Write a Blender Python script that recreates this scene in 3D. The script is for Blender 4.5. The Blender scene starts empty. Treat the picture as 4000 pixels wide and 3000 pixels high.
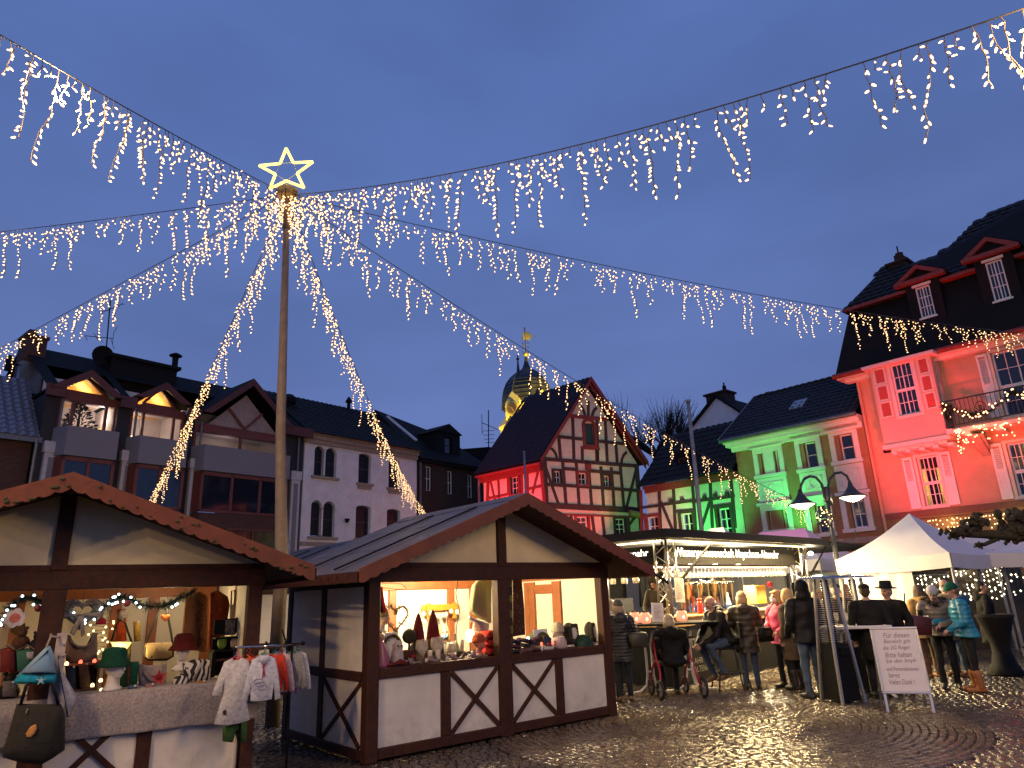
import bpy, bmesh, math, random
import numpy as np
from mathutils import Matrix, Vector
random.seed(7)
scene = bpy.context.scene
COL = scene.collection
R_ = math.radians
pi = math.pi

# ------------------------------------------------------------------ camera
FPX, EYE = 2700.0, 1.65
PITCH, ROLL = R_(17.0), R_(2.2)
_f = Vector((0, math.cos(PITCH), math.sin(PITCH)))
_r0 = Vector((1, 0, 0)); _u0 = _r0.cross(_f)
_R = _r0*math.cos(ROLL) - _u0*math.sin(ROLL)
_U = _r0*math.sin(ROLL) + _u0*math.cos(ROLL)
CAM = Vector((0, 0, EYE))
cd = bpy.data.cameras.new('camera'); cam = bpy.data.objects.new('camera', cd); COL.objects.link(cam)
cd.sensor_fit = 'HORIZONTAL'; cd.sensor_width = 36.0; cd.lens = FPX/4000*36; cd.clip_start = .05; cd.clip_end = 900
m4 = Matrix((_R, _U, -_f)).transposed().to_4x4(); m4.translation = CAM
cam.matrix_world = m4
scene.camera = cam

# ------------------------------------------------------------------ sky at the blue hour
w = bpy.data.worlds.new('World'); scene.world = w; w.use_nodes = True
nt = w.node_tree; nt.nodes.clear()
wo = nt.nodes.new('ShaderNodeOutputWorld'); bg = nt.nodes.new('ShaderNodeBackground')
sky = nt.nodes.new('ShaderNodeTexSky'); sky.sky_type = 'NISHITA'; sky.sun_disc = False
sky.sun_elevation = R_(-4); sky.sun_rotation = R_(200)
tc = nt.nodes.new('ShaderNodeTexCoord'); mp = nt.nodes.new('ShaderNodeMapping'); mp.inputs['Scale'].default_value = (1.0, 1.0, 2.6)
nz = nt.nodes.new('ShaderNodeTexNoise'); nz.inputs['Scale'].default_value = 2.1; nz.inputs['Detail'].default_value = 5; nz.inputs['Roughness'].default_value = .5
sx = nt.nodes.new('ShaderNodeSeparateXYZ')
gr = nt.nodes.new('ShaderNodeValToRGB')
e = gr.color_ramp.elements
e[0].position = 0.0; e[0].color = (.106, .145, .318, 1)
e[1].position = 0.9; e[1].color = (.060, .107, .290, 1)
x = e.new(.30); x.color = (.087, .134, .324, 1)
x = e.new(.55); x.color = (.071, .120, .308, 1)
mr = nt.nodes.new('ShaderNodeMapRange'); mr.inputs['From Min'].default_value = .3; mr.inputs['From Max'].default_value = .7
mr.inputs['To Min'].default_value = .86; mr.inputs['To Max'].default_value = 1.14
mul = nt.nodes.new('ShaderNodeMixRGB'); mul.blend_type = 'MULTIPLY'; mul.inputs['Fac'].default_value = 1
add = nt.nodes.new('ShaderNodeMixRGB'); add.blend_type = 'ADD'; add.inputs['Fac'].default_value = .02
L = nt.links.new
L(tc.outputs['Generated'], mp.inputs['Vector']); L(mp.outputs['Vector'], nz.inputs['Vector'])
L(tc.outputs['Generated'], sx.inputs['Vector']); L(sx.outputs['Z'], gr.inputs['Fac'])
L(nz.outputs['Fac'], mr.inputs['Value']); L(gr.outputs['Color'], mul.inputs['Color1']); L(mr.outputs['Result'], mul.inputs['Color2'])
L(mul.outputs['Color'], add.inputs['Color1']); L(sky.outputs['Color'], add.inputs['Color2'])
L(add.outputs['Color'], bg.inputs['Color']); bg.inputs['Strength'].default_value = 1.36
L(bg.outputs['Background'], wo.inputs['Surface'])
sd = bpy.data.lights.new('dusk_sun', 'SUN'); sd.energy = .05; sd.angle = R_(40); sd.color = (.75, .82, 1)
so = bpy.data.objects.new('dusk_sun', sd); COL.objects.link(so); so.rotation_euler = (R_(35), 0, R_(20))

vs = scene.view_settings
vs.view_transform = 'Standard'; vs.look = 'None'; vs.exposure = 0.0; vs.gamma = 1.0; vs.use_curve_mapping = False
scene.render.engine = 'CYCLES'
cy = scene.cycles
cy.use_denoising = True; cy.max_bounces = 6; cy.diffuse_bounces = 3; cy.glossy_bounces = 3; cy.transmission_bounces = 6
cy.transparent_max_bounces = 12; cy.sample_clamp_indirect = 4; cy.caustics_reflective = False; cy.caustics_refractive = False
try: cy.use_light_tree = True
except Exception: pass

# ------------------------------------------------------------------ photo-space measuring (distances are real)
def ray(px, py): return _f*FPX + _R*(px-2000) - _U*(py-1500)
def at(px, py, Y):
 d = ray(px, py); return CAM + d*(Y/d.y)
def atz(px, py, z):
 d = ray(px, py); return CAM + d*((z-EYE)/d.z)
def gnd(px, py): return atz(px, py, 0)
def hdir(px, py):
 d = ray(px, py); d.z = 0; return d.normalized()
def crop(ox, oy, s): return lambda x, y: (ox+x*s, oy+y*s)
c1 = crop(0, 1300, .5425); c2 = crop(0, 2200, .5425); c3 = crop(1000, 1500, .45208); c4 = crop(1100, 1900, .66319)
c5 = crop(1850, 1250, .54241); c6 = crop(2800, 1300, .5425); c7 = crop(2300, 2050, .49729); c8 = crop(3100, 2000, .5425)
d1 = crop(0, 2250, .28336); d2 = crop(560, 2280, .37373); d3 = crop(1430, 2230, .24709); d4 = crop(1900, 2230, .24715)
d5 = crop(1000, 550, .24111); d6 = crop(3300, 700, .36157); d7 = crop(3600, 1650, .36166)
e2 = crop(1950, 1250, .33156); e3 = crop(2600, 1450, .22604); e4 = crop(0, 1250, .24108); e5 = crop(3480, 2200, .33142); e6 = crop(2350, 2100, .24864)

class Frame:
 """Upright frame of a facade or stall: x along the front, y into depth, z up, origin on the ground."""
 def __init__(s, A, d):
  s.A = Vector((A[0], A[1], 0)); s.d = Vector((d[0], d[1], 0)).normalized()
  s.n = Vector((-s.d.y, s.d.x, 0))
  m = Matrix((s.d, s.n, Vector((0, 0, 1)))).transposed().to_4x4(); m.translation = s.A; s.M = m
 def uv(s, px, py, out=0.0):
  r = ray(px, py); o = s.A - s.n*out
  p = CAM + r*(((o-CAM).dot(s.n))/r.dot(s.n))
  return (p-s.A).dot(s.d), p.z
 def loc(s, p): return s.M.inverted() @ Vector(p)
 def wp(s, x, y, z): return s.M @ Vector((x, y, z))

# ------------------------------------------------------------------ objects
def tag(o, label=None, cat=None, group=None, kind=None):
 if label: o['label'] = label
 if cat: o['category'] = cat
 if group: o['group'] = group
 if kind: o['kind'] = kind
 return o
def thing(name, label, cat, M=None, group=None):
 o = bpy.data.objects.new(name, None); COL.objects.link(o); o.empty_display_size = .1
 if M is not None: o.matrix_world = M if isinstance(M, Matrix) else Matrix.Translation(Vector(M))
 return tag(o, label, cat, group)
def put(name, me, parent=None, M=None):
 o = bpy.data.objects.new(name, me); COL.objects.link(o)
 if parent is not None: o.parent = parent
 if M is not None: o.matrix_local = M if isinstance(M, Matrix) else Matrix.Translation(Vector(M))
 return o
def kids(o): return [c for c in bpy.data.objects if c.parent is o]
def copy_tree(o, parent=None, M=None, label=None, group=None):
 c = o.copy(); COL.objects.link(c); c.parent = parent
 if M is not None: c.matrix_world = M
 if label: c['label'] = label
 if group: c['group'] = group
 for ch in o.children:
  copy_tree(ch, c)
 return c
def TR(x, y, z, rz=0, rx=0, ry=0, s=1.0):
 return Matrix.Translation((x, y, z)) @ Matrix.Rotation(rz, 4, 'Z') @ Matrix.Rotation(ry, 4, 'Y') @ Matrix.Rotation(rx, 4, 'X') @ Matrix.Scale(s, 4)

class MB:
 def __init__(s): s.v = []; s.f = []; s.m = []
 def add(s, vs, fs, mi=0):
  o = len(s.v); s.v.extend([tuple(v) for v in vs])
  for f in fs: s.f.append([i+o for i in f]); s.m.append(mi)
  return s
 def box(s, x0, y0, z0, x1, y1, z1, mi=0):
  return s.add([(x0,y0,z0),(x1,y0,z0),(x1,y1,z0),(x0,y1,z0),(x0,y0,z1),(x1,y0,z1),(x1,y1,z1),(x0,y1,z1)],
              [(0,3,2,1),(4,5,6,7),(0,1,5,4),(1,2,6,5),(2,3,7,6),(3,0,4,7)], mi)
 def cbox(s, x0, y0, z0, x1, y1, z1, b=.01, mi=0):
  """box with chamfered edges on the top and the uprights"""
  xs = (x0, x0+b, x1-b, x1); ys = (y0, y0+b, y1-b, y1)
  def ring(z, k):
   X0, X1, Y0, Y1 = (xs[0], xs[3], ys[0], ys[3]) if k == 0 else (xs[1], xs[2], ys[1], ys[2])
   c = b*.7 if k == 0 else b*.2
   return [(X0+c,Y0,z),(X1-c,Y0,z),(X1,Y0+c,z),(X1,Y1-c,z),(X1-c,Y1,z),(X0+c,Y1,z),(X0,Y1-c,z),(X0,Y0+c,z)]
  rs = [ring(z0+b, 0), ring(z1-b, 0), ring(z1, 1)]
  rs.insert(0, ring(z0, 1))
  return s.loft(rs, mi)
 def loft(s, rings, mi=0, cap=True, closed=True):
  n = len(rings[0]); vs = [p for r in rings for p in r]; fs = []
  for i in range(len(rings)-1):
   for j in range(n if closed else n-1):
    k = (j+1) % n
    fs.append((i*n+j, i*n+k, (i+1)*n+k, (i+1)*n+j))
  if cap and closed:
   fs.append(tuple(reversed(range(n)))); fs.append(tuple(range((len(rings)-1)*n, len(rings)*n)))
  return s.add(vs, fs, mi)
 def bar(s, p, q, w, h=None, up=(0, 0, 1), mi=0):
  p, q = Vector(p), Vector(q); h = w if h is None else h
  d = (q-p).normalized(); u = Vector(up)
  if abs(d.dot(u)) > .98: u = Vector((0, 1, 0)) if abs(d.y) < .9 else Vector((1, 0, 0))
  a = d.cross(u).normalized()*(w/2); b = a.cross(d).normalized()*(h/2)
  vs = [p-a-b, p+a-b, p+a+b, p-a+b, q-a-b, q+a-b, q+a+b, q-a+b]
  return s.add(vs, [(0,3,2,1),(4,5,6,7),(0,1,5,4),(1,2,6,5),(2,3,7,6),(3,0,4,7)], mi)
 def tube(s, pts, r, n=8, mi=0, cap=True):
  pts = [Vector(p) for p in pts]; rs = r if isinstance(r, (list, tuple)) else [r]*len(pts); rings = []; a = None
  for i, p in enumerate(pts):
   t = (pts[min(i+1, len(pts)-1)] - pts[max(i-1, 0)])
   if t.length < 1e-9: t = Vector((0, 0, 1))
   t.normalize()
   if a is None:
    a = t.cross(Vector((0, 0, 1)) if abs(t.z) < .9 else Vector((1, 0, 0))).normalized()
   else:
    a = a - t*a.dot(t)
    a = a.normalized() if a.length > 1e-6 else t.orthogonal().normalized()
   b = t.cross(a)
   rings.append([p + (a*math.cos(2*pi*j/n) + b*math.sin(2*pi*j/n))*rs[i] for j in range(n)])
  return s.loft(rings, mi, cap)
 def prism(s, poly, vec, mi=0):
  v = Vector(vec); a = [Vector(p) for p in poly]
  return s.loft([a, [p+v for p in a]], mi)
 def lathe(s, prof, c=(0, 0, 0), n=16, mi=0, sx=1, sy=1, cap=True):
  rings = [[(c[0]+r*sx*math.cos(2*pi*j/n), c[1]+r*sy*math.sin(2*pi*j/n), c[2]+z) for j in range(n)] for r, z in prof]
  return s.loft(rings, mi, cap)
 def sph(s, c, r, n=10, m=6, mi=0):
  rx, ry, rz = r if isinstance(r, (list, tuple)) else (r, r, r)
  rings = []
  for i in range(m+1):
   a = -pi/2 + pi*(i if 0 < i < m else (.08 if i == 0 else m-.08))/m
   rings.append([(c[0]+rx*math.cos(a)*math.cos(2*pi*j/n), c[1]+ry*math.cos(a)*math.sin(2*pi*j/n), c[2]+rz*math.sin(a)) for j in range(n)])
  return s.loft(rings, mi)
 def poly(s, pts, mi=0): return s.add(pts, [tuple(range(len(pts)))], mi)
 def wall(s, u0, u1, v0, v1, holes=(), y0=0.0, y1=.3, mi=0):
  """upright wall in x-z with rectangular openings, reveals included"""
  us = sorted({u0, u1, *[h[0] for h in holes], *[h[1] for h in holes]}); vs_ = sorted({v0, v1, *[h[2] for h in holes], *[h[3] for h in holes]})
  us = [u for u in us if u0 <= u <= u1]; vs_ = [v for v in vs_ if v0 <= v <= v1]
  nu, nv = len(us)-1, len(vs_)-1
  def solid(i, j):
   if not (0 <= i < nu and 0 <= j < nv): return False
   cu, cv = (us[i]+us[i+1])/2, (vs_[j]+vs_[j+1])/2
   return not any(h[0] < cu < h[1] and h[2] < cv < h[3] for h in holes)
  for i in range(nu):
   for j in range(nv):
    if not solid(i, j): continue
    a, b, c, d = us[i], us[i+1], vs_[j], vs_[j+1]
    s.add([(a,y0,c),(b,y0,c),(b,y0,d),(a,y0,d)], [(0,1,2,3)], mi)
    s.add([(a,y1,c),(b,y1,c),(b,y1,d),(a,y1,d)], [(3,2,1,0)], mi)
    if not solid(i-1, j): s.add([(a,y0,c),(a,y0,d),(a,y1,d),(a,y1,c)], [(0,1,2,3)], mi)
    if not solid(i+1, j): s.add([(b,y0,c),(b,y1,c),(b,y1,d),(b,y0,d)], [(0,1,2,3)], mi)
    if not solid(i, j-1): s.add([(a,y0,c),(a,y1,c),(b,y1,c),(b,y0,c)], [(0,1,2,3)], mi)
    if not solid(i, j+1): s.add([(a,y0,d),(b,y0,d),(b,y1,d),(a,y1,d)], [(0,1,2,3)], mi)
  return s
 def mesh(s, name, mats, smooth=False):
  me = bpy.data.meshes.new(name); me.from_pydata(s.v, [], s.f)
  mats = mats if isinstance(mats, (list, tuple)) else [mats]
  for m in mats: me.materials.append(m)
  if any(s.m): me.polygons.foreach_set('material_index', s.m)
  if smooth: me.polygons.foreach_set('use_smooth', [True]*len(me.polygons))
  me.update(); return me
 def fix(s, me):
  bm = bmesh.new(); bm.from_mesh(me); bmesh.ops.recalc_face_normals(bm, faces=bm.faces); bm.to_mesh(me); bm.free()
 def build(s, name, mats, parent=None, smooth=False, M=None, **kw):
  me = s.mesh(name, mats, smooth); s.fix(me)
  o = put(name, me, parent, M)
  if smooth == 'auto':
   pass
  return tag(o, **kw) if kw else o

# ------------------------------------------------------------------ materials
_mats = {}
def mat(name, c, r=.6, var=.22, scale=9.0, bump=0.0, bscale=None, metal=0.0, spec=.5, coat=0.0, rvar=0.0, coord='Object', sheen=0.0):
 if name in _mats: return _mats[name]
 m = bpy.data.materials.new(name); m.use_nodes = True; nt = m.node_tree; b = nt.nodes['Principled BSDF']; L = nt.links.new
 b.inputs['Roughness'].default_value = r; b.inputs['Metallic'].default_value = metal
 b.inputs['Specular IOR Level'].default_value = spec; b.inputs['Coat Weight'].default_value = coat
 if sheen: b.inputs['Sheen Weight'].default_value = sheen
 tc = nt.nodes.new('ShaderNodeTexCoord')
 nz = nt.nodes.new('ShaderNodeTexNoise'); nz.inputs['Scale'].default_value = scale; nz.inputs['Detail'].default_value = 6; nz.inputs['Roughness'].default_value = .62
 L(tc.outputs[coord], nz.inputs['Vector'])
 cr = nt.nodes.new('ShaderNodeValToRGB'); k0, k1 = 1-var, 1+var*.8
 cr.color_ramp.elements[0].position = .3; cr.color_ramp.elements[1].position = .72
 cr.color_ramp.elements[0].color = (c[0]*k0, c[1]*k0, c[2]*k0, 1)
 cr.color_ramp.elements[1].color = (min(c[0]*k1, 1), min(c[1]*k1, 1), min(c[2]*k1, 1), 1)
 L(nz.outputs['Fac'], cr.inputs['Fac']); L(cr.outputs['Color'], b.inputs['Base Color'])
 if rvar:
  mr = nt.nodes.new('ShaderNodeMapRange'); mr.inputs['To Min'].default_value = max(r-rvar, .03); mr.inputs['To Max'].default_value = min(r+rvar, 1)
  mr.inputs['From Min'].default_value = .3; mr.inputs['From Max'].default_value = .7
  L(nz.outputs['Fac'], mr.inputs['Value']); L(mr.outputs['Result'], b.inputs['Roughness'])
 if bump:
  n2 = nt.nodes.new('ShaderNodeTexNoise'); n2.inputs['Scale'].default_value = bscale or scale*6; n2.inputs['Detail'].default_value = 4
  L(tc.outputs[coord], n2.inputs['Vector'])
  bp = nt.nodes.new('ShaderNodeBump'); bp.inputs['Strength'].default_value = bump; bp.inputs['Distance'].default_value = .02
  L(n2.outputs['Fac'], bp.inputs['Height']); L(bp.outputs['Normal'], b.inputs['Normal'])
 _mats[name] = m; return m
def emit(name, c, s, sample=False):
 if name in _mats: return _mats[name]
 m = bpy.data.materials.new(name); m.use_nodes = True; nt = m.node_tree; b = nt.nodes['Principled BSDF']
 b.inputs['Base Color'].default_value = (*[min(1, x) for x in c], 1); b.inputs['Emission Color'].default_value = (*c, 1); b.inputs['Emission Strength'].default_value = s
 if not sample: m.cycles.emission_sampling = 'NONE'
 _mats[name] = m; return m
def glass(name, tint=(1, 1, 1), alpha=.25, r=.03):
 """pane: mostly clear with a reflecting coat"""
 if name in _mats: return _mats[name]
 m = bpy.data.materials.new(name); m.use_nodes = True; nt = m.node_tree; nt.nodes.clear(); L = nt.links.new
 o = nt.nodes.new('ShaderNodeOutputMaterial'); mx = nt.nodes.new('ShaderNodeMixShader'); t = nt.nodes.new('ShaderNodeBsdfTransparent'); g = nt.nodes.new('ShaderNodeBsdfGlossy')
 lw = nt.nodes.new('ShaderNodeLayerWeight'); lw.inputs['Blend'].default_value = alpha
 t.inputs['Color'].default_value = (*tint, 1); g.inputs['Roughness'].default_value = r
 L(lw.outputs['Fresnel'], mx.inputs['Fac']); L(t.outputs[0], mx.inputs[1]); L(g.outputs[0], mx.inputs[2]); L(mx.outputs[0], o.inputs['Surface'])
 _mats[name] = m; return m
def pattern(name, kind, ca, cb, scale=10.0, r=.8, k=.5, stretch=(1, 1, 1), bump=.0):
 """printed or woven cloth: two colours mixed by a procedural pattern"""
 if name in _mats: return _mats[name]
 m = bpy.data.materials.new(name); m.use_nodes = True; nt = m.node_tree; b = nt.nodes['Principled BSDF']; L = nt.links.new
 b.inputs['Roughness'].default_value = r; b.inputs['Specular IOR Level'].default_value = .3
 tc = nt.nodes.new('ShaderNodeTexCoord'); mp = nt.nodes.new('ShaderNodeMapping'); mp.inputs['Scale'].default_value = stretch
 L(tc.outputs['Object'], mp.inputs['Vector'])
 if kind == 'zebra':
  t = nt.nodes.new('ShaderNodeTexWave'); t.inputs['Scale'].default_value = scale; t.inputs['Distortion'].default_value = 9; t.inputs['Detail'].default_value = 2; t.inputs['Detail Scale'].default_value = 1.2; out = 'Fac'
 elif kind == 'spots':
  t = nt.nodes.new('ShaderNodeTexVoronoi'); t.inputs['Scale'].default_value = scale; out = 'Distance'
 elif kind == 'bands':
  t = nt.nodes.new('ShaderNodeTexWave'); t.bands_direction = 'Z'; t.inputs['Scale'].default_value = scale; t.inputs['Distortion'].default_value = .6; out = 'Fac'
 elif kind == 'brick':
  t = nt.nodes.new('ShaderNodeTexBrick'); t.inputs['Scale'].default_value = scale; t.inputs['Color1'].default_value = (*ca, 1)
  t.inputs['Color2'].default_value = (ca[0]*.75, ca[1]*.7, ca[2]*.7, 1); t.inputs['Mortar'].default_value = (*cb, 1); t.inputs['Mortar Size'].default_value = .012
  t.inputs['Brick Width'].default_value = .5; t.inputs['Row Height'].default_value = .16; out = 'Color'
  mp.inputs['Rotation'].default_value = (R_(90), 0, 0)
 else:
  t = nt.nodes.new('ShaderNodeTexNoise'); t.inputs['Scale'].default_value = scale; t.inputs['Detail'].default_value = 8; t.inputs['Roughness'].default_value = .75; out = 'Fac'
 L(mp.outputs['Vector'], t.inputs['Vector'])
 if kind == 'brick':
  L(t.outputs['Color'], b.inputs['Base Color'])
 else:
  cr = nt.nodes.new('ShaderNodeValToRGB'); cr.color_ramp.elements[0].position = max(k-.06, 0); cr.color_ramp.elements[1].position = min(k+.06, 1)
  cr.color_ramp.elements[0].color = (*ca, 1); cr.color_ramp.elements[1].color = (*cb, 1)
  L(t.outputs[out], cr.inputs['Fac']); L(cr.outputs['Color'], b.inputs['Base Color'])
  if bump:
   bp = nt.nodes.new('ShaderNodeBump'); bp.inputs['Strength'].default_value = bump; bp.inputs['Distance'].default_value = .01
   L(t.outputs[out], bp.inputs['Height']); L(bp.outputs['Normal'], b.inputs['Normal'])
 _mats[name] = m; return m
def quilt(name, c, r=.45, scale=4.2, var=.15):
 """puffer cloth: stitched bands round the body"""
 if name in _mats: return _mats[name]
 m = mat(name, c, r, var, 14); nt = m.node_tree; b = nt.nodes['Principled BSDF']; L = nt.links.new
 tc = nt.nodes.new('ShaderNodeTexCoord'); t = nt.nodes.new('ShaderNodeTexWave'); t.bands_direction = 'Z'; t.wave_profile = 'SIN'
 t.inputs['Scale'].default_value = scale; t.inputs['Distortion'].default_value = 1.2; t.inputs['Detail'].default_value = 2
 bp = nt.nodes.new('ShaderNodeBump'); bp.inputs['Strength'].default_value = .5; bp.inputs['Distance'].default_value = .012
 L(tc.outputs['Object'], t.inputs['Vector']); L(t.outputs['Fac'], bp.inputs['Height']); L(bp.outputs['Normal'], b.inputs['Normal'])
 return m
WARM = (1.0, .72, .38)
def lamp(name, loc, power, c=WARM, r=.05, parent=None, kind='POINT', target=None, angle=60, blend=.6, size=None):
 d = bpy.data.lights.new(name, kind); d.energy = power; d.color = c
 o = bpy.data.objects.new(name, d); COL.objects.link(o)
 if kind == 'AREA':
  d.shape = 'RECTANGLE'; d.size, d.size_y = size
 else: d.shadow_soft_size = r
 if kind == 'SPOT': d.spot_size = R_(angle); d.spot_blend = blend
 o.location = Vector(loc)
 if target is not None:
  o.rotation_euler = (Vector(target)-Vector(loc)).to_track_quat('-Z', 'Y').to_euler()
 if parent is not None:
  o.parent = parent; o.matrix_parent_inverse = parent.matrix_world.inverted()
 return o
# ================================================================== ground
CC = gnd(2800, 2815); CR = 2.96                                   # the paved roundel
m_sand = mat('joint_sand', (.022, .019, .015), .55, .3, 20, .3, rvar=.15)
def stone_mat(name, c, r0, r1):
 m = bpy.data.materials.new(name); m.use_nodes = True; nt = m.node_tree; b = nt.nodes['Principled BSDF']; L = nt.links.new
 geo = nt.nodes.new('ShaderNodeNewGeometry'); n1 = nt.nodes.new('ShaderNodeTexNoise'); n1.inputs['Scale'].default_value = 9; n1.inputs['Detail'].default_value = 2
 n2 = nt.nodes.new('ShaderNodeTexNoise'); n2.inputs['Scale'].default_value = 55; n2.inputs['Detail'].default_value = 5
 n3 = nt.nodes.new('ShaderNodeTexNoise'); n3.inputs['Scale'].default_value = 1.3; n3.inputs['Detail'].default_value = 3
 for n in (n1, n2, n3): L(geo.outputs['Position'], n.inputs['Vector'])
 cr = nt.nodes.new('ShaderNodeValToRGB'); cr.color_ramp.elements[0].position = .3; cr.color_ramp.elements[1].position = .7
 cr.color_ramp.elements[0].color = (c[0]*.5, c[1]*.5, c[2]*.5, 1); cr.color_ramp.elements[1].color = (c[0]*1.5, c[1]*1.45, c[2]*1.4, 1)
 L(n1.outputs['Fac'], cr.inputs['Fac']); L(cr.outputs['Color'], b.inputs['Base Color'])
 mr = nt.nodes.new('ShaderNodeMapRange'); mr.inputs['From Min'].default_value = .35; mr.inputs['From Max'].default_value = .65
 mr.inputs['To Min'].default_value = r0; mr.inputs['To Max'].default_value = r1
 ad = nt.nodes.new('ShaderNodeMath'); ad.operation = 'MULTIPLY_ADD'; ad.inputs[1].default_value = .5;
 hf = nt.nodes.new('ShaderNodeMath'); hf.operation = 'MULTIPLY'; hf.inputs[1].default_value = .5
 L(n3.outputs['Fac'], hf.inputs[0]); L(n2.outputs['Fac'], ad.inputs[0]); L(hf.outputs[0], ad.inputs[2]); L(ad.outputs[0], mr.inputs['Value'])
 L(mr.outputs['Result'], b.inputs['Roughness'])
 bp = nt.nodes.new('ShaderNodeBump'); bp.inputs['Strength'].default_value = .42; bp.inputs['Distance'].default_value = .012
 L(n2.outputs['Fac'], bp.inputs['Height']); L(bp.outputs['Normal'], b.inputs['Normal'])
 b.inputs['Specular IOR Level'].default_value = .6
 return m
m_stone = stone_mat('wet_granite', (.100, .074, .048), .09, .36)
m_sett = stone_mat('wet_basalt', (.058, .045, .034), .10, .42)
g = MB(); g.add([(-400, -60, -.03), (400, -60, -.03), (400, 500, -.03), (-400, 500, -.03)], [(0, 1, 2, 3)])
ground = g.build('ground', m_sand, kind='structure')
def cobble(w, l, rng, h=.035):
 """one dressed stone: w across, l along, top at z=0, worn edges"""
 j = lambda a: rng.uniform(-a, a)
 a, b = w/2, l/2; k = .011
 base = [(-a+j(.006), -b+j(.006)), (a+j(.006), -b+j(.006)), (a+j(.006), b+j(.006)), (-a+j(.006), b+j(.006))]
 t = [j(.0035) for _ in range(4)]
 vs = [(x, y, -h) for x, y in base] + [(x, y, -.012) for x, y in base] + \
         [(x-k*math.copysign(1, x), y-k*math.copysign(1, y), t[i]) for i, (x, y) in enumerate(base)]
 fs = [(8, 9, 10, 11)]
 for i in range(4):
  q = (i+1) % 4; fs += [(i, q, q+4, i+4), (i+4, q+4, q+8, i+8)]
 return vs, fs
rng = random.Random(3)
spots = []
r = .06
while r < CR:
 w = .088 if r > .3 else .07
 n = max(3, int(2*pi*r/(.105+.02*rng.random()))); a0 = rng.random()*6.28
 for i in range(n):
  a = a0 + 2*pi*i/n
  l = 2*pi*r/n - .013
  spots.append((CC.x+r*math.cos(a)+rng.uniform(-.004, .004), CC.y+r*math.sin(a)+rng.uniform(-.004, .004), a, w-.012, l))
 r += w
def seen(x, y):
 v = Vector((x, y, 0)) - CAM; z = v.dot(_f)
 if z < .3: return None
 return 2000+FPX*v.dot(_R)/z, 1500-FPX*v.dot(_U)/z
inv = []
for k, s in enumerate(spots):
 p = seen(s[0], s[1])
 hidden = p is None or not (2080 < p[0] < 4000 and p[1] < 2996) or (p[0] < 2420 and p[1] < 2992-(p[0]-1421)*.198+8)
 inv.append((0 if not hidden else 1, (s[0]**2+s[1]**2), k))
inv.sort()
single = {k for h, _, k in inv[:300] if h == 0}
variants = []
for i in range(10):
 me = bpy.data.meshes.new('cobble'); vs_, fs_ = cobble(1, 1, rng);
 vs_, fs_ = cobble(.086, .105, rng); me.from_pydata(vs_, [], fs_); me.materials.append(m_stone); me.update(); variants.append(me)
rest = MB()
for k, (x, y, a, w, l) in enumerate(spots):
 if k in single:
  o = put('cobble', variants[k % 10], ground, Matrix.Translation((x, y, rng.uniform(-.004, .004))) @ Matrix.Rotation(a, 4, 'Z') @ Matrix.Rotation(rng.uniform(-.035, .035), 4, 'X') @ Matrix.Rotation(rng.uniform(-.035, .035), 4, 'Y') @ Matrix.Diagonal((w/.086, l/.105, 1, 1)))
 else:
  vs_, fs_ = cobble(w, l, rng); ca, sa = math.cos(a), math.sin(a); z0 = rng.uniform(-.004, .004); tx, ty = rng.uniform(-.035, .035), rng.uniform(-.035, .035)
  rest.add([(x+X*ca-Y*sa, y+X*sa+Y*ca, Z+z0+X*tx+Y*ty) for X, Y, Z in vs_], fs_)
me = rest.mesh('roundel_cobbles', m_stone); tag(put('roundel_cobbles', me, ground), kind='stuff')
# smaller setts in shallow arcs round the roundel
rest = MB(); y = 4.6
while y < 19:
 x = -4.5 + rng.random()*.1
 while x < 12.5:
  l = rng.uniform(.085, .125)
  yy = y + .10*math.sin((x+.6*math.sin(y*.7))*1.1)
  if math.hypot(x+l/2-CC.x, yy-CC.y) > CR+.07 and not (y > 13 and rng.random() < 0):
   sl = .10*1.1*math.cos((x+.6*math.sin(y*.7))*1.1); a = pi/2 + math.atan(sl)
   vs_, fs_ = cobble(.088, l-.014, rng); ca, sa = math.cos(a), math.sin(a); z0 = rng.uniform(-.007, .001); tx, ty = rng.uniform(-.04, .04), rng.uniform(-.04, .04)
   cx = x+l/2
   rest.add([(cx+X*ca-Y*sa, yy+X*sa+Y*ca, Z+z0+X*tx+Y*ty) for X, Y, Z in vs_], fs_)
  x += l
 y += .1
me = rest.mesh('square_setts', m_sett); tag(put('square_setts', me, ground), kind='stuff')
rb = MB()
n = 150
ringm = MB()
for i in range(n):
 a = 2*pi*i/n
 vs_, fs_ = cobble(.075, 2*pi*(CR+.02)/n-.012, rng); ca, sa = math.cos(a), math.sin(a); rr = CR+.02
 ringm.add([(CC.x+rr*ca+X*ca-Y*sa, CC.y+rr*sa+X*sa+Y*ca, Z) for X, Y, Z in vs_], fs_)
me = ringm.mesh('roundel_edge', m_sett); tag(put('roundel_edge', me, ground), kind='stuff')

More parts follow.
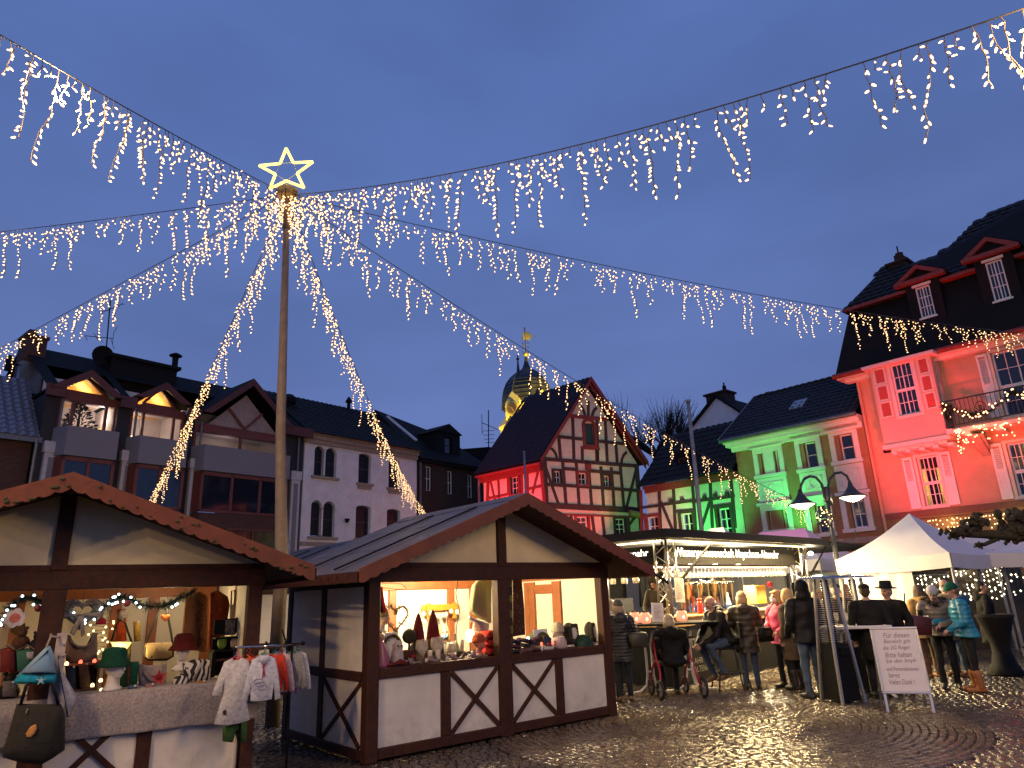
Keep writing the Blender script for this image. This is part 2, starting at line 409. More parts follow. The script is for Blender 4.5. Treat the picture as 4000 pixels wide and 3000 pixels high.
# ================================================================== houses: shared pieces
m_glassdark = mat('dark_pane', (.012, .016, .026), .06, .3, 2, spec=.8)
m_curtain = mat('lace_curtain', (.35, .34, .30), .9, .3, 60)
m_white = mat('white_paint', (.72, .71, .68), .45, .08, 4)
m_zinc = mat('zinc_gutter', (.16, .16, .17), .4, .2, 5, metal=.6)
m_slate = mat('slate_roof', (.013, .012, .013), .8, .35, 14, .3, rvar=.1, spec=.15)
m_tile = mat('dark_roof_tile', (.017, .0155, .016), .65, .35, 9, .15, rvar=.12, spec=.22)
m_redwood = mat('red_brown_wood', (.16, .040, .026), .55, .25, 10, .15)
m_brown = mat('dark_brown_timber', (.085, .034, .020), .6, .3, 10, .2)
def window(parent, u0, u1, v0, v1, y, nx=2, ny=2, m_fr=None, m_pane=None, fw=.06, mw=.035, dep=.06, mid=None, name='window', ypane=None):
 """frame with sash bars; each pane is a piece of its own"""
 m_fr = m_fr or m_white; m_pane = m_pane or m_glassdark
 b = MB()
 b.box(u0,y,v0,u1,y+dep,v0+fw).box(u0,y,v1-fw,u1,y+dep,v1).box(u0,y,v0+fw,u0+fw,y+dep,v1-fw).box(u1-fw,y,v0+fw,u1,y+dep,v1-fw)
 iu0,iu1,iv0,iv1 = u0+fw,u1-fw,v0+fw,v1-fw
 us = [iu0+(iu1-iu0)*i/nx for i in range(nx+1)]; vv = [iv0+(iv1-iv0)*i/ny for i in range(ny+1)]
 for i in range(1,nx): k = mw*(1.7 if (mid and i == mid) else 1); b.box(us[i]-k/2,y+.008,iv0,us[i]+k/2,y+dep-.012,iv1)
 for j in range(1,ny): b.box(iu0,y+.012,vv[j]-mw/2,iu1,y+dep-.016,vv[j]+mw/2)
 o = b.build(name,m_fr,parent)
 yp = y+dep*.55 if ypane is None else ypane
 for i in range(nx):
  for j in range(ny):
   q = MB(); q.box(us[i]+mw/2,yp,vv[j]+mw/2,us[i+1]-mw/2,yp+.008,vv[j+1]-mw/2); q.build('pane',m_pane,o)
 return o
def rect(fr,pa,pb,out=0.0):
 """u0,u1,v0,v1 of the upright rectangle whose opposite corners are seen at two picture points"""
 a,b = fr.uv(*pa,out),fr.uv(*pb,out)
 return min(a[0],b[0]),max(a[0],b[0]),min(a[1],b[1]),max(a[1],b[1])
def rect4(fr,tl,br,out=0.0):
 return rect(fr,tl,br,out)
def roof_tiles(parent,p00,p10,p01,tw,th,material,limit=300,thick=.028,wave=True):
 """courses of tiles on the slope p00 (eave start), p10 (eave end), p01 (ridge start)"""
 p00,p10,p01 = Vector(p00),Vector(p10),Vector(p01)
 ex = (p10-p00); W = ex.length; ex.normalize(); ey = (p01-p00); H = ey.length; ey.normalize(); ez = ex.cross(ey).normalized()
 if ez.z < 0: ez = -ez
 nx,ny = max(1,round(W/tw)),max(1,round(H/th)); tw,th = W/nx,H/ny
 prof = [(0,.0),(.16,.026),(.38,.038),(.6,.026),(.78,.002),(1.02,.004)] if wave else [(0,0),(.98,0)]
 vs_ = []; k = len(prof)
 for yy,zz in ((-.03,thick+.012),(th*1.0,.006)):
  for x_,z_ in prof: vs_.append((x_*tw,yy,z_*(tw/.28)+zz))
 for x_,z_ in prof: vs_.append((x_*tw,-.03,z_*(tw/.28)+zz))
 fs_ = [(i,i+1,k+i+1,k+i) for i in range(k-1)] + [(2*k+i,2*k+i+1,i+1,i) for i in range(k-1)]
 me = bpy.data.meshes.new('tile'); me.from_pydata(vs_,[],fs_); me.materials.append(material)
 me.polygons.foreach_set('use_smooth',[False]*len(me.polygons)); me.update()
 B = Matrix((ex,ey,ez)).transposed().to_4x4(); rest = MB(); cnt = 0
 for j in range(ny):
  for i in range(nx):
   p = p00 + ex*(i*tw) + ey*(j*th) + ez*.004
   m = Matrix.Translation(p) @ B @ Matrix.Rotation(rng.uniform(-.012,.012),4,'X') @ Matrix.Translation((0,0,rng.uniform(-.003,.005)))
   if cnt < limit: put('tile',me,parent,m); cnt += 1
   else: rest.add([m @ Vector(v) for v in vs_],fs_)
 if rest.f: tag(put('upper_tiles',rest.mesh('upper_tiles',material),parent),kind='stuff')

# ================================================================== left row of houses
ROW = Frame(at(1190,2100,34),hdir(4400,2290))
# ---- white house with arched windows
H = thing('white_house','white rendered house with paired arched windows between bay building and dark brick house','house',ROW.M)
m_render = mat('white_render',(.76,.74,.72),.85,.14,2,.25,90)
ua,ub = -.25,7.2
def arch_fill(b,u0,u1,v1,y0,y1,rise,n=8):
 """spandrels that turn a square-headed opening into an arched one"""
 uc = (u0+u1)/2; hw = (u1-u0)/2
 for sgn in (-1,1):
  pts = [(uc+sgn*hw,y0,v1),(uc,y0,v1)]
  arc = []
  for i in range(n+1):
   a = pi/2*i/n
   arc.append((uc+sgn*hw*math.sin(a),y0,v1-rise+rise*math.cos(a)))
  for i in range(n):
   quad = [arc[i],arc[i+1],(arc[i+1][0],y0,v1),(arc[i][0],y0,v1)]
   b.prism(quad,(0,y1-y0,0))
rows = []
for a,bq in (((510,530),(582,800)),((605,545),(690,822)),((890,595),(990,865)),((1148,640),(1240,905)),
              ((480,1000),(560,1320)),((585,1010),(675,1330)),((865,1045),(985,1340)),((1132,1075),(1243,1290))):
 rows.append(rect(ROW,c3(*a),c3(*bq)))
b = MB(); b.wall(ua,ub,0,9.6,rows,0,.35)
for k,(u0,u1,v0,v1) in enumerate(rows): arch_fill(b,u0,u1,v1,.002,.30,(u1-u0)/2*.95 if k in (0,1,4,5) else .14)
b.box(ua,.35,0,ua+.3,8.5,9.6).box(ub-.3,.35,0,ub,8.5,9.6)
b.build('wall',m_render,H)
m_sandst = mat('sandstone_trim',(.34,.27,.21),.8,.2,6,.2)
for k,(u0,u1,v0,v1) in enumerate(rows):
 wn = window(H,u0,u1,v0,v1,.2,1,2,mat('dark_window_frame',(.06,.05,.05),.5),mat('dull_pane',(.012,.014,.020),.4,.3,2,spec=.3),fw=.05)
 if k in (2,3,6):
  s_ = MB(); s_.box(u0-.14,-.12,v0-.13,u1+.14,.05,v0-.003).box(u0-.02,-.06,v0-.32,u1+.02,-.003,v0-.13); s_.build('sill',m_sandst,wn)
for k in (0,4):
 s_ = MB(); s_.box(rows[k][0]-.15,-.12,rows[k][2]-.13,rows[k+1][1]+.15,.05,rows[k][2]-.003); s_.build('sill',m_sandst,H)
 uc = (rows[k][1]+rows[k+1][0])/2
 s_ = MB(); s_.lathe([(.09,0),(.09,.08),(.06,.12),(.055,1.2),(.075,1.3),(.1,1.42)],(uc,.08,rows[k][2]),10); s_.build('column',m_sandst,H,True)
b = MB(); b.box(ua-.02,-.22,9.56,ub,.2,9.78).box(ua-.02,-.12,9.34,ub,-.003,9.56).box(ua-.02,-.34,9.78,ub,.2,9.9); b.build('cornice',m_sandst,H)
b = MB(); b.box(ua,-.05,4.3,ub,-.003,4.5); b.build('plinth_band',m_sandst,H)
rf = MB(); rf.add([(ua-.1,-.42,9.82),(ub,-.42,9.82),(ub,4.3,13.0),(ua-.1,4.3,13.0),(ua-.1,8.6,9.82),(ub,8.6,9.82)],[(0,1,2,3),(3,2,5,4),(1,5,2),(0,3,4)])
rfo = rf.build('roof',m_slate,H)
roof_tiles(rfo,(ua-.1,-.42,9.82),(ub,-.42,9.82),(ua-.1,4.3,13.0),.32,.36,m_tile,300)
v_ = MB(); v_.lathe([(.26,0),(.26,.5),(.42,.52),(.48,.75),(.2,1.0),(.02,1.02)],(.3,2.6,11.5),6); v_.build('roof_vent',m_slate,H)
v_ = MB(); v_.lathe([(.12,0),(.1,.5),(.2,.55),(.2,.65),(.05,.9)],(5.4,4.2,12.8),8); v_.build('chimney_pot',m_slate,H)
v_ = MB(); v_.lathe([(.06,0),(.13,.16),(.13,.2)],(ROW.uv(*c3(775,1200))[0],-.12,ROW.uv(*c3(775,1200))[1]),8); v_.build('wall_lamp',m_slate,H)
# ---- dark brick house at the end of the row
m_brickd = pattern('dark_brick','brick',(.055,.030,.022),(.035,.03,.027),3.0,.85)
H = thing('dark_brick_house','dark brick house with a dormer beside white house','house',ROW.M)
ua,ub = 7.26,13.4
rows = [rect(ROW,c3(*a),c3(*bq)) for a,bq in (((1462,705),(1522,925)),((1650,745),(1705,955)),((1822,780),(1878,985)))]
rows += [(r_[0],r_[1],r_[2]-3.1,r_[3]-3.1) for r_ in rows]
b = MB(); b.wall(ua,ub,0,9.3,rows,0,.35); b.box(ub-.3,.35,0,ub,8,9.3); b.build('wall',m_brickd,H)
for r_ in rows: window(H,*r_,.15,2,2,m_white,fw=.05)
b = MB(); b.box(ua,-.25,9.25,ub,.2,9.5); b.build('cornice',m_slate,H)
b = MB(); b.tube([(ua+.15,-.1,9.3),(ua+.15,-.1,0)],.06,8); b.build('downpipe',m_zinc,H)
b = MB(); b.add([(ua,-.35,9.45),(ub+.2,-.35,9.45),(ub-.5,4,12.4),(ua,4,13.2),(ua,8.4,9.45),(ub+.2,8.4,9.45)],[(0,1,2,3),(3,2,5,4),(1,5,2),(0,3,4)]); b.build('roof',m_slate,H)
dq = rect(ROW,c3(1560,330),c3(1735,590),-.9)
b = MB(); b.wall(dq[0],dq[1]+.3,9.9,dq[3]-.5,[(dq[0]+.7,dq[0]+1.35,10.3,dq[3]-.8)],.9,1.1); b.box(dq[0],1.1,9.9,dq[0]+.15,3.6,dq[3]-.5).box(dq[1]+.15,1.1,9.9,dq[1]+.3,3.6,dq[3]-.5)
ap_ = (dq[0]+dq[1])/2+.15
b.prism([(dq[0]-.15,.8,dq[3]-.55),(dq[1]+.45,.8,dq[3]-.55),(ap_,.8,dq[3]+.05)],(0,3,0)); b.build('dormer',m_slate,H)
window(H,dq[0]+.7,dq[0]+1.35,10.3,dq[3]-.8,1.0,1,2,m_slate)
# white verge line of the gable behind it
b = MB(); q0,q1 = ROW.uv(*c3(1100,290),-3),ROW.uv(*c3(1405,480),0)
b.bar((q0[0],2.6,q0[1]),(q1[0],.2,q1[1]),.16,.1); b.build('verge',m_white,H)
# ---- building with three bays
H = thing('bay_building','brown building with three gabled bays and concrete parapets, dark roof','house',ROW.M)
m_conc = mat('exposed_aggregate',(.23,.21,.23),.9,.25,40,.5,120)
m_brickb = pattern('brown_brick','brick',(.11,.05,.035),(.05,.04,.036),3.0,.85)
m_fascia = mat('red_fascia',(.10,.020,.012),.5,.25,6)
m_darkwood = mat('dark_cladding',(.022,.018,.02),.7,.3,8)
m_room = mat('room_wall',(.70,.64,.60),.9,.05,3)
ua,ub = -11.6,-.32
b = MB()
bays = []
for pl,pr in (((415,0),(880,0)),((950,0),(1370,0)),((1428,0),(2108,0))): pass
BW = [(ROW.uv(*c1(415,790),.75)[0],ROW.uv(*c1(880,800),.75)[0]),(ROW.uv(*c1(950,850),.75)[0],ROW.uv(*c1(1372,860),.75)[0]),(ROW.uv(*c1(1428,900),.75)[0],ROW.uv(*c1(2108,950),.75)[0])]
par_v = (ROW.uv(*c1(640,895),.75)[1],ROW.uv(*c1(640,685),.75)[1])
holes = []
for (p,q) in BW: holes += [(p+.05,q-.05,par_v[1]-.3,9.75),(p+.12,q-.12,3.4,par_v[0]+.1)]
b.wall(ua,ub,0,9.75,holes,0,.3); b.box(ua,.3,0,ua+.3,8,9.7).box(ub-.25,.3,0,ub,8,9.7)
b.build('wall',m_darkwood,H)
for k,(p,q) in enumerate(BW):
 w_ = q-p; ch = .42
 def plan(z,o=.75,s=0.0): return [(p+s,.02,z),(p+ch*.6+s,-o,z),(q-ch*.35-s,-o,z),(q-s,.02,z)]
 b = MB(); b.loft([plan(par_v[0]),plan(par_v[1])]); b.build('parapet',m_conc,H)
 b = MB(); b.loft([plan(2.9,.7,.03),plan(par_v[0]-1.78,.7,.03)]); b.build('brick_apron',m_brickb,H)
 # lower glazing under the parapet: red frames
 z0,z1 = par_v[0]-1.75,par_v[0]-.03
 n_ = 3 if k == 2 else 2
 fl,frt = p+ch*.6+.05,q-ch*.35-.05
 b = MB()
 for i in range(n_+1):
  x_ = fl+(frt-fl)*i/n_; b.box(x_-.06,-.68,z0,x_+.06,-.58,z1)
 b.box(fl-.06,-.68,z0,frt+.06,-.58,z0+.1).box(fl-.06,-.68,z1-.16,frt+.06,-.58,z1)
 b.bar((p+.08,-.02,(z0+z1)/2),(fl-.05,-.63,(z0+z1)/2),.05,z1-z0)
 b.bar((q-.08,-.02,(z0+z1)/2),(frt+.05,-.63,(z0+z1)/2),.05,z1-z0)
 wn = b.build('window',m_redwood,H)
 for i in range(n_):
  x0_,x1_ = fl+(frt-fl)*i/n_,fl+(frt-fl)*(i+1)/n_
  s_ = MB(); s_.box(x0_+.07,-.635,z0+.1,x1_-.07,-.627,z1-.16); s_.build('pane',m_glassdark,wn)
 # upper room with a window behind the parapet
 rz1 = 9.62 if k < 2 else 9.2
 b = MB(); b.box(p+.06,2.4,par_v[0],q-.06,2.45,rz1+1.4); b.box(p+.06,.3,par_v[0]-.1,q-.06,2.4,par_v[0]-.05)
 b.box(p+.0,.3,par_v[0],p+.05,2.4,rz1+.4).box(q-.05,.3,par_v[0],q,2.4,rz1+.4)
 b.prism([(p,0.5,rz1+.25),(q,.5,rz1+.25),(q,.5,rz1+.3),(p,.5,rz1+.3)],(0,1.9,0)); b.build('room',m_room,H)
 b = MB()
 cuts = [p+.12,p+.12+w_*.2,p+.12+w_*.74,q-.12] if k < 2 else [p+.12,p+w_*.5,q-.12]
 for x_ in cuts: b.box(x_-.05,.02,par_v[1]-.3,x_+.05,.14,rz1-.1)
 b.box(p+.06,-.04,rz1-.1,q-.06,.2,rz1+.22).box(p+.06,.02,par_v[1]-.3,q-.06,.14,par_v[1]-.2)
 wn = b.build('window',m_redwood,H)
 for i in range(len(cuts)-1):
  s_ = MB(); s_.box(cuts[i]+.055,.07,par_v[1]-.18,cuts[i+1]-.055,.078,rz1-.12); s_.build('pane',glass('window_glass',(.92,.9,.9),.22),wn)
 # gable with red verge boards
 gp = [((370,375),(705,272),(900,470)),((985,455),(1190,352),(1385,510)),((1470,560),(1805,325),(2120,660))][k]
 gl,ga,gr_ = [ROW.uv(*c1(*z),.55) for z in gp]
 lo = (gl[1]+gr_[1])/2-.02; xa = (gl[0]+gr_[0])/2; hi = ga[1]; x0_,x1_ = gl[0],gr_[0]
 if k == 2: lo -= .05
 b = MB()
 b.prism([(x0_,-.55,lo),(xa,-.55,hi),(x1_,-.55,lo),(x1_-.38,-.55,lo-.02),(xa,-.55,hi-.34),(x0_+.38,-.55,lo-.02)],(0,.07,0)); b.build('verge_board',m_fascia,H)
 b = MB()
 for xs in ((x0_,xa),(x1_,xa)):
  z0_,z1_ = lo,hi
  b.add([(xs[0],-.5,z0_-.05),(xs[1],-.5,z1_-.05),(xs[1],4.5,z1_-.05),(xs[0],4.5,z0_-.05),(xs[0],-.5,z0_+.03),(xs[1],-.5,z1_+.03),(xs[1],4.5,z1_+.03),(xs[0],4.5,z0_+.03)],
              [(0,1,2,3),(4,5,6,7),(0,1,5,4),(1,2,6,5),(2,3,7,6),(3,0,4,7)])
 b.build('gable_roof',m_slate,H)
 gz = rz1+.22
 b = MB()
 i0,i1 = x0_+.55,x1_-.55; top = lo+(hi-lo)*.66
 if k < 2:
  b.prism([(i0-.2,-.02,gz),(i1+.2,-.02,gz),(i1,-.02,gz+.12),(i0,-.02,gz+.12)],(0,.12,0))
  b.bar((i0-.05,.04,gz+.1),(xa,.04,top+.12),.1,.12,(0,1,0)).bar((i1+.05,.04,gz+.1),(xa,.04,top+.12),.1,.12,(0,1,0))
 else:
  b.bar((i0-.3,.04,gz),(i1+.3,.04,gz),.12,.2,(0,1,0))
  mx_ = (i0+xa)/2; my_ = (i1+xa)/2; mzz = (gz+top)/2
  b.bar((mx_,.04,mzz+.1),(xa,.04,gz+.1),.1,.12,(0,1,0)).bar((my_,.04,mzz+.1),(xa,.04,gz+.1),.1,.12,(0,1,0))
 b.build('gable_frame',m_redwood,H)
 s_ = MB(); s_.prism([(i0,.08,gz+.1),(i1,.08,gz+.1),(xa,.08,top)],(0,.008,0))
 s_.build('gable_pane',glass('window_glass') if k < 2 else mat('gable_board',(.34,.25,.22),.6,.2,5),H)
 if k < 2:
  s_ = MB()
  for xs in ((x0_+.45,xa),(x1_-.45,xa)): s_.add([(xs[0],.12,lo+.02),(xs[1],.12,hi-.16),(xs[1],1.95,hi-.16),(xs[0],1.95,lo+.02)],[(0,1,2,3)])
  s_.build('loft_lining',mat('ochre_room',(.75,.48,.20),.9,.05),H)
  s_ = MB(); s_.prism([(i0-.2,1.9,gz-.1),(i1+.2,1.9,gz-.1),(xa,1.9,top+.3)],(0,.05,0)); s_.build('loft_wall',mat('ochre_room',(.75,.48,.20),.9,.05),H)
  lamp('room_light',ROW.wp(xa,1.0,gz+.35),34,(1,.72,.32),.1,H)
  lamp('room_light',ROW.wp(p+w_*(.9 if k == 0 else .2),1.2,gz-.55),40 if k == 0 else 38,(1,.80,.68),.15,H)
 else:
  lamp('room_light',ROW.wp((p+q)/2,1.4,gz-.45),7,(1,.8,.75),.15,H)
for x_ in (ROW.uv(*c1(350,990),.1)[0],ROW.uv(*c1(905,1040),.1)[0],ROW.uv(*c1(1388,1150),.1)[0],ROW.uv(*c1(2115,1200),.1)[0]):
 zt = par_v[0]+.12
 b = MB(); b.box(x_-.24,-.22,3.0,x_+.24,-.003,zt).box(x_-.3,-.26,zt,x_+.3,-.003,zt+.42); b.build('pilaster',mat('pale_pilaster',(.52,.49,.50),.85,.15,6),H)
 b = MB(); b.box(x_-.11,-.235,3.6,x_+.11,-.22,zt-.18); b.build('pilaster_panel',m_conc,H)
 b = MB(); b.tube([(x_+.1,-.12,zt+.42),(x_+.1,-.12,9.5)],.05,8); b.build('downpipe',m_zinc,H)
# shop front low behind the huts, reddish reflections put into the pane colour
q = rect(ROW,c1(1620,1425),c1(1960,1560),.7)
for k,(x0_,x1_) in enumerate(((q[0],(q[0]+q[1])/2-.05),((q[0]+q[1])/2+.05,q[1]+.5))):
 window(H,x0_,x1_,q[2]-.9,q[3]+.1,-.82,1,1,m_redwood,mat('shop_pane',(.10,.05,.04),.12,.8,1.2),fw=.07)
b = MB(); b.box(ua,-.72,0,ub,-.003,2.88); b.build('shop_base',m_brickb,H)
ridge_y = 4.2
zr0 = ROW.uv(*c1(345,150),-ridge_y)[1]; zr1 = ROW.uv(*c1(1985,440),-ridge_y)[1]; zr = (zr0+zr1)/2
zz = lambda y_: 9.85+(zr-9.85)*(y_+.35)/(ridge_y+.35)
b = MB(); cutsx = [ua-.1]
for (p,q) in BW: cutsx += [p-.02,q+.02]
cutsx.append(ub+.1)
for i in range(len(cutsx)-1):
 y0_ = -.35 if i % 2 == 0 else 2.1
 x0_,x1_ = cutsx[i],cutsx[i+1]
 b.add([(x0_,y0_,zz(y0_)),(x1_,y0_,zz(y0_)),(x1_,ridge_y,zr),(x0_,ridge_y,zr)],[(0,1,2,3)])
b.add([(ua-.1,ridge_y,zr),(ub+.1,ridge_y,zr),(ub+.1,8.6,9.85),(ua-.1,8.6,9.85)],[(0,1,2,3)]); b.build('roof',m_slate,H)
for a_,c_ in ((ua,BW[0][0]-.1),(BW[0][1],BW[1][0]-.1),(BW[1][1],BW[2][0]-.1),(BW[2][1]-.2,ub)):
 MB().box(a_-.15,-.5,9.5,c_+.2,-.36,9.95).build('eaves_board',m_fascia,H)
dq = rect(ROW,c1(790,150),c1(1240,330),-3.0)
b = MB(); b.box(dq[0],2.6,10.6,dq[1],4.6,dq[3]-.25); b.box(dq[0]-.15,2.45,dq[3]-.25,dq[1]+.15,4.7,dq[3]-.1); b.build('roof_dormer',m_slate,H)
pf = ROW.uv(*c1(1262,200),-3.5)
b = MB(); b.lathe([(.14,0),(.14,1.55),(.16,1.6)],(pf[0],3.5,pf[1]-1.5),10).lathe([(.3,0),(.3,.05),(.1,.16),(.02,.18)],(pf[0],3.5,pf[1]+.22),10); b.build('flue_pipe',m_slate,H)
b = MB(); b.tube([(pf[0]+.08,3.5,pf[1]),(pf[0]+.08,3.5,pf[1]+.25)],.015,5); b.build('flue_stay',m_slate,H)
# satellite dish and aerial
ds = ROW.uv(*c1(735,165),-3.2)
b = MB(); b.lathe([(.02,0),(.25,.03),(.42,.1),(.45,.13),(.43,.13),(.2,.05),(.02,.03)],n=16)
b.build('satellite_dish',m_slate,H,M=TR(ds[0],3.2,ds[1],0,R_(100),R_(20)))
an = [ROW.uv(*e4(x_,y_),-3.2) for x_,y_ in ((1715,560),(1775,0),(1375,255),(1830,300))]
top = ROW.uv(*e4(1790,-330),-3.2)
b = MB(); P3 = lambda q_: (q_[0],3.2,q_[1])
b.tube([P3(an[0]),P3(top)],.028,6); b.tube([P3(an[2]),P3(an[3])],.018,5)
for a_,c_ in (((1520,210),(1590,330)),((1570,215),(1660,360)),((1375,255),(1420,330)),((1790,295),(1855,480)),((1840,210),(1825,390)),((1900,110),(1840,215))):
 b.tube([P3(ROW.uv(*e4(*a_),-3.2)),P3(ROW.uv(*e4(*c_),-3.2))],.012,4)
hx = [ROW.uv(*e4(x_,y_),-3.2) for x_,y_ in ((1640,-120),(1990,-260))]
b.tube([P3(hx[0]),P3(hx[1])],.016,5)
for t_ in (0,.25,.5,.75,1):
 q_ = Vector(P3(hx[0])).lerp(Vector(P3(hx[1])),t_); b.tube([q_+Vector((0,-.25,-.1)),q_+Vector((0,.25,.1))],.01,4)
b.build('aerial',m_slate,H)
# things on show inside the bay windows
def fir(parent,base,h,r_,n,name='potted_fir',m_=None):
 b = MB(); b.tube([base,(base[0],base[1],base[2]+h)],[.05*h,.012],6); rr = random.Random(5)
 o = b.build('trunk',m_brown,parent)
 b = MB()
 for i in range(n):
  t_ = rr.random()**.8; z_ = base[2]+h*(.12+.86*t_); R0 = r_*(1-t_)*rr.uniform(.45,1)+.03; a_ = rr.random()*6.28
  c_ = Vector((base[0]+R0*math.cos(a_),base[1]+R0*math.sin(a_),z_-.12*R0)); L_ = rr.uniform(.5,1)*(.12*h)
  dv = Vector((math.cos(a_),math.sin(a_),rr.uniform(.1,.9))).normalized(); sv = dv.cross(Vector((rr.uniform(-1,1),rr.uniform(-1,1),1))).normalized()
  for kk in range(3):
   s2 = (sv*math.cos(kk*2.1)+dv.cross(sv)*math.sin(kk*2.1))*L_*.2
   b.add([c_-s2*.6,c_+s2*.6+dv*L_*.3,c_+dv*L_,c_-s2+dv*L_*.35],[(0,1,2,3)])
 o2 = b.build('crown',m_ or mat('fir_needles',(.022,.045,.028),.7,.5,30),parent)
 return o2
TS = thing('potted_fir','small dark fir tree standing behind first bay window','tree',ROW.M @ Matrix.Translation((BW[0][0]+.95,.45,par_v[1]-.35)))
fir(TS,(0,0,0),1.75,.85,420)
TS = thing('table_lamp','glowing yellow lamp in right of first bay window','lamp',ROW.M @ Matrix.Translation((BW[0][1]-.5,.4,par_v[1]-.25)))
MB().lathe([(.09,0),(.05,.05),(.03,.2)],n=10).build('lamp_base',m_white,TS,True)
MB().box(-.2,-.15,.16,.2,.15,.52).build('lamp_shade',emit('lampshade_glow',(1,.75,.18),1.6),TS)
TS = thing('window_dome','pale glass dome ornament on sill of second bay window','ornament',ROW.M @ Matrix.Translation((BW[1][0]+1.35,.35,par_v[1]-.2)))
MB().lathe([(.3,0),(.29,.15),(.2,.3),(.02,.36)],n=14).build('dome',m_white,TS,True); MB().lathe([(.33,-.06),(.33,0)],n=14).build('foot',m_brown,TS)
for k,x_ in enumerate((.3,.75)):
 TS = thing('sill_light',('round warm light at left end of second bay window sill','round warm light beside dome on second bay window sill')[k],'light',ROW.M @ Matrix.Translation((BW[1][0]+x_,.35,par_v[1]+.12)))
 MB().sph((0,0,0),(.13,.1,.06)).build('glow',emit('sill_glow',(1,.8,.4),3),TS,True)
# ---- brick house at the left edge
H = thing('brick_house','brick house with pale pantiles at the left edge','house',ROW.M)
ue = ROW.uv(*c1(290,760),.2)[0]; ze = ROW.uv(*c1(150,750),.2)[1]
b = MB(); b.box(-17,.3,0,ue-.1,7.5,ze); b.build('wall',m_brickb,H)
b = MB(); b.box(-17,-.1,ze-.1,ue+.1,.3,ze+.1); b.tube([(ue-.05,-.05,ze),(ue-.05,-.05,0)],.07,8); b.build('gutter',m_zinc,H)
zt = ROW.uv(*c1(60,320),-2.6)[1]
b = MB(); b.add([(-17,-.1,ze+.08),(ue,-.1,ze+.08),(ue,2.6,zt),(-17,2.6,zt),(-17,6,ze),(ue,6,ze)],[(0,1,2,3),(3,2,5,4),(1,5,2)]); rfo = b.build('roof',m_slate,H)
roof_tiles(rfo,(ue-2.6,-.1,ze+.09),(ue,-.1,ze+.09),(ue-2.6,2.6,zt),.30,.30,mat('glazed_pantile',(.16,.17,.21),.22,.4,6,rvar=.1),300)
cq = rect(ROW,e4(380,290),e4(650,800),-3.4)
b = MB(); b.box(cq[0],3.0,cq[2]-1.6,cq[1],3.9,cq[3]).box(cq[0]-.06,2.95,cq[3],cq[1]+.06,3.95,cq[3]+.12).box(cq[0]+.1,3.1,cq[3]+.12,cq[0]+.4,3.6,cq[3]+.35); b.build('chimney',m_brickb,H)
b = MB(); b.box(cq[0]-.1,2.6,cq[2]-1.3,cq[1]-.05,3.0,cq[2]); b.build('chimney_flashing',m_zinc,H)
pa_ = rect(ROW,e4(130,560),e4(235,830),-3.0)
b = MB(); b.box(pa_[0],3.0,pa_[2],pa_[1]-.1,3.2,pa_[3]).tube([(pa_[1]+.4,3.1,pa_[2]-1.2),(pa_[1]+.4,3.1,pa_[3]-.2)],.035,6)
b.bar((pa_[0],3.1,pa_[2]+.3),(pa_[1]+.5,3.1,pa_[2]+.3),.04).bar((pa_[0],3.1,pa_[3]-.3),(pa_[1]+.4,3.1,pa_[3]-.3),.04); b.build('mobile_mast',m_slate,H)
def isect(px,py,P0,N):
 r = ray(px,py); N = Vector(N); return CAM + r*(((Vector(P0)-CAM).dot(N))/r.dot(N))
# ================================================================== church tower
TY = 75.0; tcx = at(*c5(392,600),TY)
H = thing('church_tower','yellow lit church tower with dark onion dome, clock and weather vane','tower',(tcx.x,tcx.y,0))
H.matrix_world = Matrix.Translation((tcx.x,tcx.y,0)) @ Matrix.Rotation(R_(8),4,'Z')
tz = lambda y_: at(*c5(392,y_),TY).z
kpx = (at(*c5(492,600),TY).x-tcx.x)/100
m_tower = mat('tower_plaster',(.62,.52,.26),.8,.15,.6,.2)
m_dome = mat('dome_slate',(.028,.028,.034),.4,.4,3,.3,rvar=.1)
b = MB(); rb_ = 205*kpx
b.lathe([(rb_,0),(rb_,tz(790)),(rb_*1.06,tz(785)),(rb_*1.06,tz(770)),(rb_*.8,tz(690)),(rb_*.8,tz(640))],n=8); b.build('shaft',m_tower,H)
b = MB(); prof = [(188,650),(186,610),(182,560),(172,510),(152,460),(122,420),(86,390),(52,368),(30,345),(18,315),(11,280),(7,255)]
b.lathe([(r_*kpx,tz(y_)) for r_,y_ in prof],n=8); b.build('dome',m_dome,H)
b = MB()
for i in range(8):
 a_ = 2*pi*i/8
 b.tube([(r_*kpx*math.cos(a_),r_*kpx*math.sin(a_),tz(y_)) for r_,y_ in prof[:8]],.09,5)
b.build('dome_ribs',m_dome,H)
b = MB()
for j,(r_,y_) in enumerate(((187,630),(185.5,600),(183,570),(179,540),(172.5,512),(162,483),(150,458))):
 b.lathe([(r_*kpx+.05,tz(y_)),(r_*kpx+.05,tz(y_)+.06)],n=8)
b.build('dome_courses',m_dome,H)
m_gold = mat('gilding',(.75,.55,.12),.35,.1,5,metal=.6)
b = MB(); b.sph((0,0,tz(247)),.27,10,6); b.build('orb',m_gold,H,True)
b = MB(); b.tube([(0,0,tz(250)),(0,0,tz(60))],.06,6)
for k in range(4):
 for s_ in (-1,1):
  zc = tz(230)+k*.55; b.tube([(s_*(.12+.22*math.sin(t_)),0,zc+.22*math.cos(t_)) for t_ in np.linspace(0,pi,7)],.03,4)
b.build('finial',m_dome,H)
b = MB(); zf = tz(115); b.prism([(-.25,-.04,zf-.4),(.6,-.04,zf-.45),(.6,-.04,zf-.1),(1.4,-.04,zf+.02),(.6,-.04,zf+.12),(.55,-.04,zf+.5),(-.2,-.04,zf+.5)],(0,.08,0)); b.build('weather_vane',m_gold,H)
b = MB(); b.sph((0,0,tz(58)),.13); b.build('vane_ball',m_gold,H,True)
